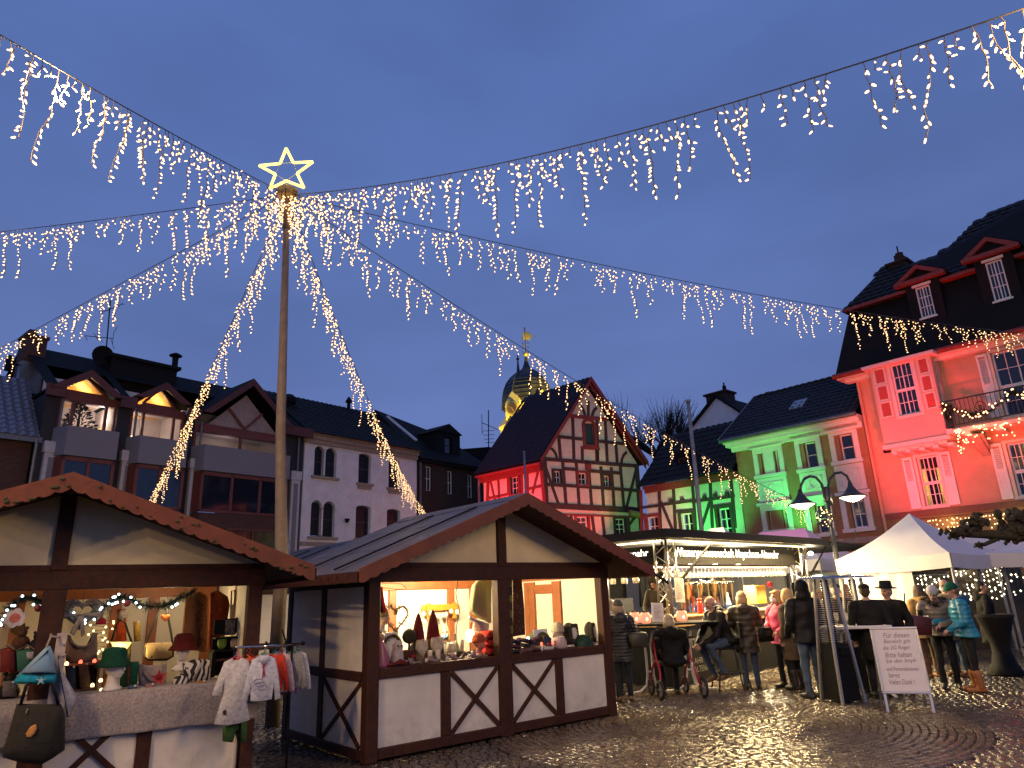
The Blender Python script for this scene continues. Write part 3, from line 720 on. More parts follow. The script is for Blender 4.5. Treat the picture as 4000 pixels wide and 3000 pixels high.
b = MB(); b.lathe([(.3,0),(.2,.6),(.1,1.6),(.06,2.6)],(-.9,.4,tz(400)),6).sph((-.9,.4,tz(272)),.18); b.build('side_spike',m_dome,H)
for ang,nm in ((-134,'a'),(-67,'b')):
 G_ = Matrix.Rotation(R_(ang),4,'Z')
 rr = 172*kpx
 b = MB()
 w_,zb,zt_ = .95,tz(745),tz(625)
 b.prism([G_ @ Vector((rr*.7,-w_,zb)),G_ @ Vector((rr*.7,w_,zb)),G_ @ Vector((rr*.7,w_,zt_)),G_ @ Vector((rr*.7,.45,zt_+.7)),G_ @ Vector((rr*.7,0,zt_+1.2)),G_ @ Vector((rr*.7,-.45,zt_+.7)),G_ @ Vector((rr*.7,-w_,zt_))],G_ @ Vector((rr*.42,0,0)))
 cl = b.build('clock_gable',m_tower,H)
 zc = tz(672)
 b = MB(); b.lathe([(.80,0),(.80,.1),(.62,.12),(.02,.12)],n=24)
 Mf = G_ @ Matrix.Translation((rr*1.12,0,zc)) @ Matrix.Rotation(R_(90),4,'Y')
 b.build('clock_ring',m_gold,cl,M=Mf)
 b = MB(); b.lathe([(.62,.125),(.62,.14),(.02,.14)],n=24); b.build('clock_face',mat('clock_face',(.10,.06,.045),.5),cl,M=Mf)
 b = MB(); b.bar((0,0,.17),(.4,.25,.17),.08,.03).bar((0,0,.17),(-.28,-.4,.17),.06,.03); b.build('clock_hands',m_gold,cl,M=Mf)
 b = MB(); b.box(0,-w_-.2,0,.8,w_+.2,.18); b.build('clock_cornice',m_tower,cl,M=G_ @ Matrix.Translation((rr*.75,0,tz(650)+.0)))
q_ = at(*c5(262,820),TY-3.2)
b = MB(); Hi = H.matrix_world.inverted(); lq = Hi @ q_
b.prism([(lq.x-.6,lq.y,lq.z-.2),(lq.x+.8,lq.y,lq.z-.2),(lq.x+.8,lq.y,lq.z+.8),(lq.x+.1,lq.y,lq.z+1.9),(lq.x-.6,lq.y,lq.z+.8)],(0,1.2,0)); b.build('small_dormer',m_dome,H)
lamp('tower_floodlight',at(*c5(760,1100),TY-14)+Vector((6,0,-6)),190000,(1,.72,.06),.3,None,'SPOT',at(*c5(450,640),TY),26,.4)
lamp('tower_floodlight',at(*c5(40,1100),TY-16)+Vector((-5,0,-9)),70000,(1,.72,.06),.3,None,'SPOT',at(*c5(230,850),TY),20,.5)

# ================================================================== half-timbered house
TF = Frame(at(2120,1900,36),hdir(8700,2365))
sdir = hdir(-745,2420); SL = 4.6                                   # the long side runs back to the left
H = thing('timbered_house','half-timbered house with steep gable lit red and green','house',TF.M)
m_plaster = mat('cream_plaster',(.60,.56,.44),.9,.12,5,.55,26)
m_beam = mat('old_timber',(.050,.026,.020),.7,.35,6,.3)
m_rbeam = mat('red_painted_timber',(.20,.030,.022),.6,.25,6,.2)
Ri = TF.M.to_3x3().inverted()
ls = Ri @ sdir                                                       # side direction in house coordinates
GW,EV,AP = 5.92,8.45,12.8
def T2(x_,y_,out=.0): return TF.uv(*c5(x_,y_),out)
def gwin(a_,c_): return rect(TF,c5(*a_),c5(*c_))
wins = [gwin((578,1085),(632,1178)),gwin((752,1098),(818,1188)),gwin((932,1118),(984,1200)),gwin((740,1415),(828,1560)),gwin((1018,1430),(1100,1580))]
b = MB(); b.wall(0,GW,0,EV,wins,0,.3)
aw = gwin((795,740),(870,900)); xm = GW/2
# gable triangle built round the arched hatch
zh0,zh1 = aw[2],aw[3]
def edge(z): return (z-EV)/(AP-EV)*xm
for z0,z1,hole in ((EV,zh0,False),(zh0,zh1,True),(zh1,AP-.05,False)):
 if not hole: b.prism([(edge(z0),0,z0),(GW-edge(z0),0,z0),(GW-edge(z1),0,z1),(edge(z1),0,z1)],(0,.3,0))
 else:
  b.prism([(edge(z0),0,z0),(aw[0],0,z0),(aw[0],0,z1),(edge(z1),0,z1)],(0,.3,0))
  b.prism([(aw[1],0,z0),(GW-edge(z0),0,z0),(GW-edge(z1),0,z1),(aw[1],0,z1)],(0,.3,0))
bk = ls*SL
sw = None
# long side wall
SF = Frame(TF.A + sdir*SL,-sdir)
sw = rect(SF,c5(268,1092),c5(328,1250))
wl = b.build('wall',m_plaster,H)
b = MB(); b.wall(0,SL,0,EV,[sw],.001,.3)
o = b.build('side_wall',m_plaster,H); o.matrix_local = TF.M.inverted() @ SF.M
SW = o
def beam(parent,fr,pa,pb,w_,m_=None,out=.045,name='beam',rel=None):
 a_,c_ = fr.uv(*c5(*pa)),fr.uv(*c5(*pb))
 q = MB(); q.bar((a_[0],-out/2+.012,a_[1]),(c_[0],-out/2+.012,c_[1]),out+.02,w_,(0,1,0) if False else (0,1,0))
 # bar() lays its width across 'up'; redo with explicit corners so that beams stay in the wall plane
 q = MB(); A_,B_ = Vector((a_[0],0,a_[1])),Vector((c_[0],0,c_[1])); d_ = (B_-A_).normalized(); nn = Vector((-d_.z,0,d_.x))*(w_/2)
 q.prism([A_-nn+Vector((0,-out,0)),B_-nn+Vector((0,-out,0)),B_+nn+Vector((0,-out,0)),A_+nn+Vector((0,-out,0))],(0,out+.02,0))
 o = q.build(name,m_ or m_beam,parent)
 if rel is not None: o.matrix_local = rel
 return o
bw = .17
for k,(pa,pb) in enumerate((((610,840),(780,858)),((885,872),(1080,892)),((495,1000),(1185,1052)),((640,1070),(745,1078)),((825,1086),(1062,1104)),
 ((518,1183),(640,1192)),((640,1190),(1172,1228)))): beam(H,TF,pa,pb,bw+.02*(k == 2),out=.05)
beam(H,TF,(520,1335),(1200,1372),.3,out=.06)
beam(H,TF,(590,1398),(1190,1420),.1,m_rbeam,.055)
for pa,pb in (((712,695),(722,1010)),((888,722),(893,1032)),((946,718),(962,1036)),((1022,880),(1034,1040)),((612,832),(626,1006)),
 ((640,1018),(666,1338)),((738,1030),(760,1345)),((826,1050),(850,1350)),((915,1056),(936,1355)),((990,1060),(1012,1360)),((1055,1052),(1082,1362)),
 ((850,1400),(872,1560)),((926,1405),(942,1560)),((1108,1410),(1125,1570)),((780,910),(783,1015)),((882,915),(888,1025)),((700,1400),(712,1560))):
 beam(H,TF,pa,pb,bw,out=.042)
for pa,pb,w_ in (((506,985),(532,1560),.26),((1172,1050),(1212,1570),.26)): beam(H,TF,pa,pb,w_,out=.056)
for pa,pb in (((518,1062),(612,1332)),((1168,1082),(1098,1358)),((1160,1420),(1100,1500))): beam(H,TF,pa,pb,bw*.9,out=.038,name='brace')
beam(H,TF,(690,690),(965,718),.2,m_rbeam,.06)
beam(H,TF,(825,585),(825,692),.15,out=.045)
def arc(parent,fr,pts,w_,name='curved_brace',m_=None):
 q = MB(); P_ = [Vector((fr.uv(*c5(*p))[0],0,fr.uv(*c5(*p))[1])) for p in pts]
 L_,R__ = [],[]
 for i,p in enumerate(P_):
  d_ = (P_[min(i+1,len(P_)-1)]-P_[max(i-1,0)]).normalized(); nn = Vector((-d_.z,0,d_.x))*(w_/2); L_.append(p-nn); R__.append(p+nn)
 for i in range(len(P_)-1):
  q.prism([v+Vector((0,-.05,0)) for v in (L_[i],L_[i+1],R__[i+1],R__[i])],(0,.06,0))
 return q.build(name,m_ or m_beam,parent)
arc(H,TF,[(768,618),(785,640),(796,668),(800,692)],.15)
arc(H,TF,[(886,632),(868,650),(856,675),(852,698)],.15)
arc(H,TF,[(552,922),(575,940),(592,968),(600,1000)],.14)
arc(H,TF,[(1102,952),(1080,972),(1066,1005),(1062,1045)],.14)
for r_ in wins[:3]: window(H,*r_,.12,2,2,m_white,fw=.05)
for k,r_ in enumerate(wins[3:]): window(H,*r_,.12,2,4,m_white,m_glassdark if k else mat('greenish_pane',(.05,.10,.08),.1),fw=.05)
for r_,mm in zip(wins,(m_beam,m_rbeam,m_beam,m_rbeam,m_beam)):
 q = MB(); q.box(r_[0]-.13,-.07,r_[2]-.1,r_[1]+.13,.1,r_[2]).box(r_[0]-.13,-.07,r_[3],r_[1]+.13,.1,r_[3]+.1).box(r_[0]-.13,-.068,r_[2],r_[0],.1,r_[3]).box(r_[1],-.068,r_[2],r_[1]+.13,.1,r_[3]); q.build('window_casing',mm,H)
# arched hatch
q = MB(); q.box(aw[0],.1,aw[2],aw[1],.16,aw[3]); q.build('hatch_shutter',mat('dark_green_shutter',(.02,.05,.04),.5),H)
q = MB(); q.box(aw[0]-.16,-.08,aw[2]-.12,aw[1]+.16,.1,aw[2]).box(aw[0]-.16,-.078,aw[2],aw[0],.1,aw[3]-.1).box(aw[1],-.078,aw[2],aw[1]+.16,.1,aw[3]-.1)
n_ = 8; xc_ = (aw[0]+aw[1])/2; hw = (aw[1]-aw[0])/2
for i in range(n_):
 t0,t1 = pi*i/n_,pi*(i+1)/n_
 pt = lambda t_,k_: Vector((xc_-math.cos(t_)*(hw+k_),-.08,aw[3]-.12+math.sin(t_)*(.22+k_)))
 q.prism([pt(t0,0),pt(t0,.16),pt(t1,.16),pt(t1,0)],(0,.18,0))
 q.prism([pt(t0,0)+Vector((0,.17,0)),pt(t1,0)+Vector((0,.17,0)),Vector((xc_,.09,aw[3]+.35))],(0,.02,0)) if False else None
q.build('hatch_frame',m_rbeam,H)
q = MB(); q.box(aw[0]-.3,-.06,aw[2]-.28,aw[1]+.3,-.003,aw[2]-.12); q.build('hatch_sill',m_rbeam,H)
# side wall timbers
rel = TF.M.inverted() @ SF.M
for pa,pb,w_ in (((178,1120),(188,1320),.15),((248,1100),(252,1265),.15),((345,1075),(352,1320),.15),((388,1065),(392,1320),.14),((110,1285),(245,1256),.14),((392,1218),(485,1196),.14)):
 beam(H,SF,pa,pb,w_,m_rbeam,.04,rel=rel)
for pa,pb in (((120,1145),(160,1320)),((472,1062),(425,1250))): beam(H,SF,pa,pb,.14,m_rbeam,.035,'brace',rel)
beam(H,SF,(485,1010),(515,1330),.22,m_rbeam,.05,rel=rel); beam(H,SF,(108,1110),(100,1320),.2,m_rbeam,.05,rel=rel)
o = window(H,*sw,.1,2,4,m_white,fw=.05); o.matrix_local = rel
q = MB(); q.box(sw[0]-.12,-.09,sw[2]-.12,sw[1]+.12,.1,sw[2]).box(sw[0]-.12,-.07,sw[2],sw[0],.1,sw[3]).box(sw[1],-.07,sw[2],sw[1]+.12,.1,sw[3]).box(sw[0]-.12,-.07,sw[3],sw[1]+.12,.1,sw[3]+.1); o = q.build('window_casing',m_rbeam,H); o.matrix_local = rel
q = MB(); q.box(-.1,-.3,EV-.42,SL+.05,.1,EV-.2).box(-.1,-.2,EV-.62,SL+.05,.0,EV-.42); o = q.build('eaves_cornice',m_rbeam,H); o.matrix_local = rel
# roof
fo = -ls*.42                                                         # front overhang along the ridge
e0 = Vector((-.42,0,EV-.22)); e1 = Vector((GW+.30,0,EV-.10)); ap = Vector((xm,0,AP+.22))
b = MB()
bk2 = ls*(SL+.15); bk3 = ls*(SL-.1)
for a_ in (e0,e1):
 t_ = Vector((0,0,.13))
 b.add([a_+fo,ap+fo,ap+bk3,a_+bk2,a_+fo+t_,ap+fo+t_,ap+bk3+t_,a_+bk2+t_],[(0,1,2,3),(4,5,6,7),(0,1,5,4),(1,2,6,5),(2,3,7,6),(3,0,4,7)])
rfo = b.build('roof',m_slate,H)
roof_tiles(rfo,e0+bk2+Vector((0,0,.13)),e0+fo+Vector((0,0,.13)),ap+bk2+Vector((0,0,.13)),.30,.36,mat('blue_black_tile',(.017,.018,.024),.6,.3,9,.1,rvar=.1,spec=.25),300)
for s_,e_ in ((0,e0),(1,e1)):
 q = MB(); a_,c_ = e_+fo*1.04,ap+fo*1.04; d_ = (c_-a_).normalized(); nn = Vector((0,0,1))
 q.prism([a_-nn*.12,c_-nn*.12,c_+nn*.17,a_+nn*.17],fo.normalized()*.05); q.build('verge_board',m_rbeam,H)
 q = MB(); a_,c_ = e_+fo*.6,ap+fo*.6; q.prism([a_-nn*.25,c_-nn*.25,c_-nn*.02,a_-nn*.02],fo.normalized()*.05); q.build('barge_rafter',m_rbeam,H)
q = MB(); q.prism([ap+bk2*.0+Vector((-xm+edge(EV),0,EV-AP)),ap+Vector((xm,0,EV-AP)),ap],(0,.01,0))
q2 = MB(); q2.prism([Vector((0,0,EV))+ls*SL,Vector((GW,0,EV))+ls*SL,Vector((xm,0,AP))+ls*SL],(0,.1,0)); q2.build('back_gable',m_plaster,H)
b = MB(); b.box(GW-.3,.3,0,GW,SL,EV); b.build('far_side_wall',m_plaster,H)
b = MB(); p_ = T2(818,1055); b.box(p_[0]-.15,-.2,p_[1]-.2,p_[0]+.15,-.06,p_[1]+.12); b.build('wall_box',m_rbeam,H)
p_ = T2(1145,1410); b = MB(); b.tube([(p_[0]-.5,-.55,p_[1]+.1),(p_[0]+.5,-.55,p_[1]-.1)],.16,10); b.bar((p_[0]-.3,-.03,p_[1]+.3),(p_[0]-.3,-.55,p_[1]+.15),.05); b.build('barrel_sign',mat('gilt_barrel',(.35,.22,.08),.5),H,False)
b = MB(); dp = SF.uv(*c5(95,1110)); b.tube([(-.1,-.25,EV-.35),(-.25,-.15,EV-.8),(-.25,-.15,0)],.07,8); o = b.build('downpipe',m_zinc,H); o.matrix_local = rel
b = MB(); b.tube([(-.2,-.42,EV-.28),(SL+.3,-.42,EV-.28)],.08,8); o = b.build('gutter',m_rbeam,H); o.matrix_local = rel
# ================================================================== right row
RW = Frame(at(3440,2000,26),-hdir(-480,2450))
# ---- low half-timbered annex
H = thing('timbered_annex','low half-timbered wing lit green, between tall gable house and ochre house','house',RW.M)
ua,ub = -10.7,-5.62
za = RW.uv(*c5(1185,1222))[1]; zb = RW.uv(*c5(1890,1120))[1]; EVA = (za+zb)/2
wins = [rect(RW,c5(1245,1420),c5(1340,1540)),rect(RW,c5(1492,1395),c5(1588,1530)),rect(RW,c5(1755,1360),c5(1862,1490))]
wins = [(a_,c_,z0-.5,z1) for a_,c_,z0,z1 in wins]
b = MB(); b.wall(ua,ub,0,EVA,wins,0,.3); b.build('wall',m_plaster,H)
for r_ in wins:
 wn = window(H,*r_,.14,2,3,m_white,glass('window_glass'),fw=.06,mid=1)
 q = MB()
 n_ = 14
 for s0,s1 in ((r_[0]+.08,r_[0]+(r_[1]-r_[0])*.36),(r_[1]-(r_[1]-r_[0])*.36,r_[1]-.08)):
  ring = []
  for z_ in (r_[2]+.05,r_[3]-.05):
   ring.append([(s0+(s1-s0)*i/n_,.32+.03*math.sin(i*2.2),z_) for i in range(n_+1)])
  q.loft(ring,closed=False)
 q.build('curtain',m_curtain,wn)
 q = MB(); q.box(r_[0]-.1,.5,r_[2]-.1,r_[1]+.1,.55,r_[3]+.1); q.build('room_dark',mat('dark_room',(.03,.025,.02),.9),wn)
 q = MB(); q.box(r_[0]-.14,-.06,r_[3],r_[1]+.14,.1,r_[3]+.12).box(r_[0]-.14,-.058,r_[2],r_[0],.1,r_[3]).box(r_[1],-.058,r_[2],r_[1]+.14,.1,r_[3]); q.build('window_casing',m_rbeam if r_ is wins[0] else m_beam,H)
for pa,pb in (((1205,1225),(1215,1560)),((1338,1205),(1350,1540)),((1440,1190),(1458,1540)),((1578,1172),(1602,1520)),((1705,1155),(1722,1500)),((1852,1132),(1885,1500))):
 beam(H,RW,pa,pb,.15,m_rbeam if pa[0] < 1300 else m_beam,.042)
for pa,pb in (((1205,1352),(1345,1335)),((1345,1332),(1600,1300)),((1600,1305),(1880,1268)),((1455,1380),(1600,1370)),((1725,1345),(1880,1325))): beam(H,RW,pa,pb,.13,None,.05)
for pa,pb in (((1352,1312),(1440,1525)),((1708,1292),(1645,1490))): beam(H,RW,pa,pb,.14,None,.038,'brace')
for x_,y_ in ((1425,1312),(1508,1305),(1668,1285),(1745,1272),(1828,1262)):
 p_ = RW.uv(*c5(x_,y_)); q = MB(); q.box(p_[0]-.09,-.09,p_[1]-.1,p_[0]+.09,.0,p_[1]+.14); q.build('beam_end',m_beam,H)
b = MB(); b.box(ua,-.25,EVA-.02,ub,.2,EVA+.12).box(ua,-.12,EVA-.2,ub,-.003,EVA-.02); b.build('cornice',m_rbeam,H)
P0 = RW.wp(0,-.35,EVA+.12); sl_n = (RW.M.to_3x3() @ Vector((0,-1,1.05))).normalized()
b = MB(); zrA = EVA+3.0
b.add([(ua-.2,-.4,EVA+.1),(ub,-.4,EVA+.1),(ub,2.6,zrA),(ua-.2,2.6,zrA),(ub,5.6,EVA),(ua-.2,5.6,EVA)],[(0,1,2,3),(3,2,4,5)]); rfo = b.build('roof',m_slate,H)
roof_tiles(rfo,(ua-.2,-.4,EVA+.12),(ub,-.4,EVA+.12),(ua-.2,2.6,zrA+.02),.34,.40,m_tile,250)
p_ = RW.uv(*c5(1540,1060),-.8); b = MB(); b.wall(p_[0]-.45,p_[0]+.45,EVA+.3,EVA+1.5,[(p_[0]-.3,p_[0]+.3,EVA+.5,EVA+1.3)],.5,.6); b.box(p_[0]-.45,.6,EVA+.4,p_[0]-.38,1.8,EVA+1.5).box(p_[0]+.38,.6,EVA+.4,p_[0]+.45,1.8,EVA+1.5).box(p_[0]-.55,.4,EVA+1.5,p_[0]+.55,2.2,EVA+1.6); b.build('dormer',m_slate,H)
window(H,p_[0]-.3,p_[0]+.3,EVA+.5,EVA+1.3,.54,2,2,m_redwood)
# ---- ochre house with ogee window surrounds
H = thing('ochre_house','ochre house with white ogee window surrounds and green lit eaves','house',RW.M)
m_ochre = mat('ochre_render',(.30,.155,.075),.85,.15,3,.25,60)
m_trim = mat('white_stucco',(.66,.65,.60),.8,.08,5)
ua,ub = -5.58,-.02; EVG = 7.75
def rw(a_,c_): return rect(RW,c6(*a_),c6(*c_))
w1 = [rw((312,872),(352,1005)),rw((408,852),(456,1005)),rw((622,795),(733,965)),rw((872,738),(998,908))]
w2 = [rw((366,1285),(404,1420)),rw((466,1272),(508,1405)),rw((700,1238),(808,1440)),rw((955,1210),(1088,1400))]
z2 = (min(r_[2] for r_ in w2[2:]),max(r_[3] for r_ in w2[2:]))
allw = w1+w2
b = MB(); b.wall(ua,ub,0,EVG,allw,0,.32); b.box(ua,.32,0,ua+.3,7,EVG); b.build('wall',m_ochre,H)
b = MB(); b.prism([(ua,.3,EVG),(ua,7,EVG),(ua,3.4,EVG+2.9)],(.25,0,0)); b.build('gable_wall',m_ochre,H)
for r_ in allw: window(H,*r_,.14,1 if r_[1]-r_[0] < .5 else 2,2,m_white,fw=.05)
def surround(xs0,xs1,v0,v1,ogee=True):
 q = MB(); t_ = .2
 q.box(xs0,-.07,v0,xs0+t_,-.003,v1).box(xs1-t_,-.07,v0,xs1,-.003,v1).box(xs0,-.07,v1,xs1,-.003,v1+.22).box(xs0-.1,-.16,v1+.22,xs1+.1,-.003,v1+.34).box(xs0-.05,-.12,v0-.14,xs1+.05,-.003,v0)
 q.build('window_surround',m_trim,H)
 if ogee:
  xc_ = (xs0+xs1)/2; hw = (xs1-xs0)/2+.05; z_ = v1+.34; pts = []
  prof = [(1.0,0),(.93,.12),(.80,.2),(.66,.26),(.58,.38),(.55,.5),(.50,.56)]
  pts = [(xc_-k_*hw,-.06,z_+h_) for k_,h_ in prof] + [(xc_+k_*hw,-.06,z_+h_) for k_,h_ in reversed(prof)]
  q = MB(); q.prism(pts,(0,.056,0)); q.build('ogee_hood',m_trim,H)
  q = MB(); q.box(xc_-hw*.5,-.1,z_+.56,xc_+hw*.5,-.003,z_+.64); q.build('hood_cap',m_trim,H)
cols = [(w1[0][0]-.32,w1[1][1]+.26),(w1[2][0]-.36,w1[2][1]+.26),(w1[3][0]-.36,w1[3][1]+.26)]
for k,(a_,c_) in enumerate(cols):
 src = [w1[0:2],w1[2:3],w1[3:4]][k]; v0 = min(r_[2] for r_ in src); v1 = max(r_[3] for r_ in src)
 surround(a_,c_,v0,v1)
 src2 = [w2[0:2],w2[2:3],w2[3:4]][k]; u0 = min(r_[2] for r_ in src2); u1 = max(r_[3] for r_ in src2)
 surround(a_,c_,u0,u1,False)
 q = MB(); q.box(a_,-.05,u1+.38,c_,-.003,v0-.16); q.build('panel',m_trim,H)
 q = MB(); t_ = .05; A0,A1,B0,B1 = a_+.18,c_-.18,u1+.56,v0-.34
 q.box(A0,-.075,B0,A1,-.048,B0+t_).box(A0,-.075,B1-t_,A1,-.048,B1).box(A0,-.075,B0,A0+t_,-.048,B1).box(A1-t_,-.075,B0,A1,-.048,B1)
 xc_,zc_ = (A0+A1)/2,(B0+B1)/2
 q.tube([(xc_+.14*math.cos(t),-.06,zc_+.2*math.sin(t)) for t in np.linspace(.5,5.8,12)],.028,5); q.tube([(xc_-.05,-.06,zc_-.2),(xc_+.16,-.06,zc_-.32)],.025,5)
 q.build('panel_relief',m_trim,H)
 if k == 0:
  q = MB(); q.box(w1[0][1]+.02,-.06,v0,w1[1][0]-.02,-.003,v1); q.build('mullion_pier',m_trim,H)
q = MB(); q.box(ua-.1,-.16,EVG-.42,ub,-.003,EVG-.22).box(ua-.25,-.36,EVG-.22,ub,.2,EVG-.08).box(ua-.3,-.46,EVG-.08,ub,.2,EVG+.06); q.build('eaves_cornice',m_trim,H)
q = MB(); q.tube([(ua-.4,-.54,EVG+.06),(ub,-.54,EVG+.06)],.085,10)
for i in range(9): xq = ua+.2+i*.62; q.bar((xq,-.64,EVG+.0),(xq,-.44,EVG+.16),.03,.02)
q.build('gutter',m_zinc,H)
q = MB(); q.box(ua,-.06,3.05,ub,-.003,3.25); q.build('string_course',m_sandst,H)
rg = [isect(*c6(290,470),RW.wp(0,2.9,0),RW.n),isect(*c6(945,285),RW.wp(0,2.9,0),RW.n)]
zrg = (rg[0].z+rg[1].z)/2
b = MB(); b.add([(ua-.35,-.5,EVG+.1),(ub+.0,-.5,EVG+.1),(ub+.0,3.1,zrg),(ua-.35,3.1,zrg),(ua-.35,7,EVG),(ub,7,EVG)],[(0,1,2,3),(3,2,5,4)]); rfo = b.build('roof',m_slate,H)
roof_tiles(rfo,(ua-.35,-.5,EVG+.12),(ub,-.5,EVG+.12),(ua-.35,3.1,zrg+.02),.30,.38,mat('blue_black_tile',(.034,.033,.038),.38,.3),300)
q = MB(); q.bar((ua-.4,-.55,EVG+.12),(ua-.4,3.1,zrg+.06),.07,.14); q.build('verge',m_zinc,H)
q = MB()
for i in range(18): q.tube([(ua-.35+i*.305,3.1,zrg+.02),(ua-.35+i*.305+.33,3.1,zrg+.03)],[.10,.13],8)
q.build('ridge_tiles',m_tile,H)
sq = isect(*c6(595,530),RW.wp(0,1.5,EVG+(zrg-EVG)*.55),(RW.M.to_3x3() @ Vector((0,-(zrg-EVG),3.6))).normalized()); sq = RW.loc(sq)
q = MB(); Ms = Matrix.Translation(sq) @ Matrix.Rotation(math.atan2(zrg-EVG,3.6),4,'X'); q.box(-.3,-.4,.06,.3,.4,.14); o = q.build('skylight',mat('skylight_pane',(.25,.28,.34),.15),H,M=Ms)
# ---- white gable house rising behind
P0 = at(2800,1560,42); WF = Frame(P0,RW.d)
H = thing('white_gable_house','plain white gable wall with brick chimney behind the ochre house','house',WF.M)
def g3(x_,y_): p = WF.uv(*e3(x_,y_)); return (p[0],0,p[1])
gp = [g3(290,1200),g3(700,650),g3(880,460),g3(1370,760),g3(1500,860),g3(1500,1500),g3(290,1500)]
b = MB(); b.prism(gp,(0,8,0)); b.build('wall',mat('pale_wall',(.74,.74,.76),.9,.1,2),H)
q = MB();
for A_,B_ in ((gp[2],gp[4]),(gp[2],gp[0])):
 A_,B_ = Vector(A_),Vector(B_); q.add([A_+Vector((0,-.2,.02)),B_+Vector((0,-.2,.02)),B_+Vector((0,8,.02)),A_+Vector((0,8,.02)),A_+Vector((0,-.2,.2)),B_+Vector((0,-.2,.2)),B_+Vector((0,8,.2)),A_+Vector((0,8,.2))],[(0,1,2,3),(4,5,6,7),(0,1,5,4),(1,2,6,5),(2,3,7,6),(3,0,4,7)])
q.build('roof',m_slate,H)
a_,c_ = g3(690,700),g3(965,330)
q = MB(); q.box(a_[0]-.1,.4,a_[2]-1.0,c_[0],1.5,c_[2]).box(a_[0]-.25,.3,c_[2],c_[0]+.1,1.6,c_[2]+.12); q.build('chimney',m_brickd,H)
q = MB(); q.lathe([(.14,0),(.12,.4),(.05,.42),(.05,.62)],(a_[0]+1.0,.9,c_[2]+.12),8).lathe([(.18,0),(.16,.12)],(a_[0]+.5,.9,c_[2]+.12),8); q.build('chimney_pots',m_slate,H)
a_ = g3(385,990); q = MB(); q.box(a_[0]-.15,.5,a_[2]-1.2,a_[0]+.1,.8,a_[2]); q.build('small_chimney',m_slate,H)
# ---- salmon house at the right with bay window and balcony
H = thing('salmon_house','salmon house with mansard roof, bay window and balcony, lit red','house',RW.M)
m_salmon = mat('salmon_render',(.56,.33,.22),.85,.08,3,.25,60)
m_cream = mat('cream_trim',(.66,.60,.52),.7,.06,5)
ua,ub,EVR = 0.02,8.2,9.25
def rr_(a_,c_,out=0.0): return rect(RW,c6(*a_),c6(*c_),out)
wl1 = rr_((1432,900),(1655,1235)); wl2 = rr_((2075,780),(2300,1150)); wl2 = (wl2[0],wl2[0]+(wl1[1]-wl1[0]),wl1[2],wl1[3])
wu2 = rr_((1955,100),(2330,440)); wu2 = (wu2[0],wu2[0]+1.35,6.75,9.0)
b = MB(); b.wall(ua,ub,0,EVR,[wl1,wl2,wu2],0,.35); b.box(ua,.35,0,ua+.35,8,EVR); b.build('wall',m_salmon,H)
lit = glass('window_glass')
for r_ in (wl1,wl2,wu2):
 zt = r_[2]+(r_[3]-r_[2])*.46
 q = window(H,r_[0],r_[1],r_[2],zt,.12,4,2,m_white,lit if r_ is wl1 else m_glassdark,fw=.05,mw=.022,mid=2)
 q = window(H,r_[0],r_[1],zt+.004,r_[3],.12,4,2,m_white,lit if r_ is wl1 else m_glassdark,fw=.05,mw=.022,mid=2)
 q = MB(); q.box(r_[0]-.12,-.05,r_[2]-.1,r_[1]+.12,.12,r_[2]-.003).box(r_[0]-.1,-.03,r_[2],r_[0]-.003,.1,r_[3]+.1).box(r_[1]+.003,-.03,r_[2],r_[1]+.1,.1,r_[3]+.1).box(r_[0]-.003,-.03,r_[3]+.003,r_[1]+.003,.1,r_[3]+.1); q.build('window_surround',m_cream,H)
q = MB(); q.box(wl1[0]-.2,1.6,wl1[2]-.6,wl1[1]+.3,1.65,wl1[3]+.3).box(wl1[0]-.25,.36,wl1[2]-.6,wl1[0]-.2,1.6,wl1[3]+.3).box(wl1[1]+.3,.36,wl1[2]-.6,wl1[1]+.35,1.6,wl1[3]+.3); q.build('lit_room',mat('warm_room',(.80,.66,.36),.9),H)
lamp('room_light',RW.wp((wl1[0]+wl1[1])/2+.2,1.0,wl1[2]+1.0),24,(1,.78,.35),.1,H)
q = MB(); n_ = 20
q.loft([[(wl1[0]+.1+.34*i/n_,.42+.04*math.sin(i*2),z_) for i in range(n_+1)] for z_ in (wl1[2]+.05,wl1[3]-.4)],closed=False); q.build('curtain',mat('dark_curtain',(.03,.025,.02),.9),H)
q = MB(); q.loft([[(wl1[0]+(wl1[1]-wl1[0])*i/n_,.4+.02*math.sin(i*2.4),z_+(.05*abs(math.sin(i*.9)) if z_ < wl1[3]-.35 else 0)) for i in range(n_+1)] for z_ in (wl1[3]-.42,wl1[3]-.02)],closed=False); q.build('valance_curtain',mat('dark_curtain',(.03,.025,.02),.9),H)
def shutter(u0,u1,v0,v1):
 q = MB(); t_ = .07
 q.box(u0,-.09,v0,u0+t_,-.04,v1).box(u1-t_,-.09,v0,u1,-.04,v1).box(u0+t_,-.09,v0,u1-t_,-.04,v0+.1).box(u0+t_,-.09,v1-.1,u1-t_,-.04,v1).box(u0+t_,-.085,v0+(v1-v0)*.5,u1-t_,-.045,v0+(v1-v0)*.5+.08).box(u0+t_,-.07,v0+.1,u1-t_,-.055,v0+(v1-v0)*.5)
 o = q.build('shutter',m_white,H)
 zz = v0+(v1-v0)*.5+.1
 sl = MB(); sl.add([(u0+t_,-.088,0),(u1-t_,-.088,0),(u1-t_,-.05,.05),(u0+t_,-.05,.05),(u0+t_,-.088,.012),(u1-t_,-.088,.012),(u1-t_,-.05,.062),(u0+t_,-.05,.062)],[(0,1,2,3),(4,5,6,7),(0,1,5,4),(1,2,6,5),(2,3,7,6),(3,0,4,7)])
 me = sl.mesh('slat',m_white)
 n_ = int((v1-.1-zz)/.075)
 for i in range(n_): put('slat',me,o,(0,0,zz+i*.075))
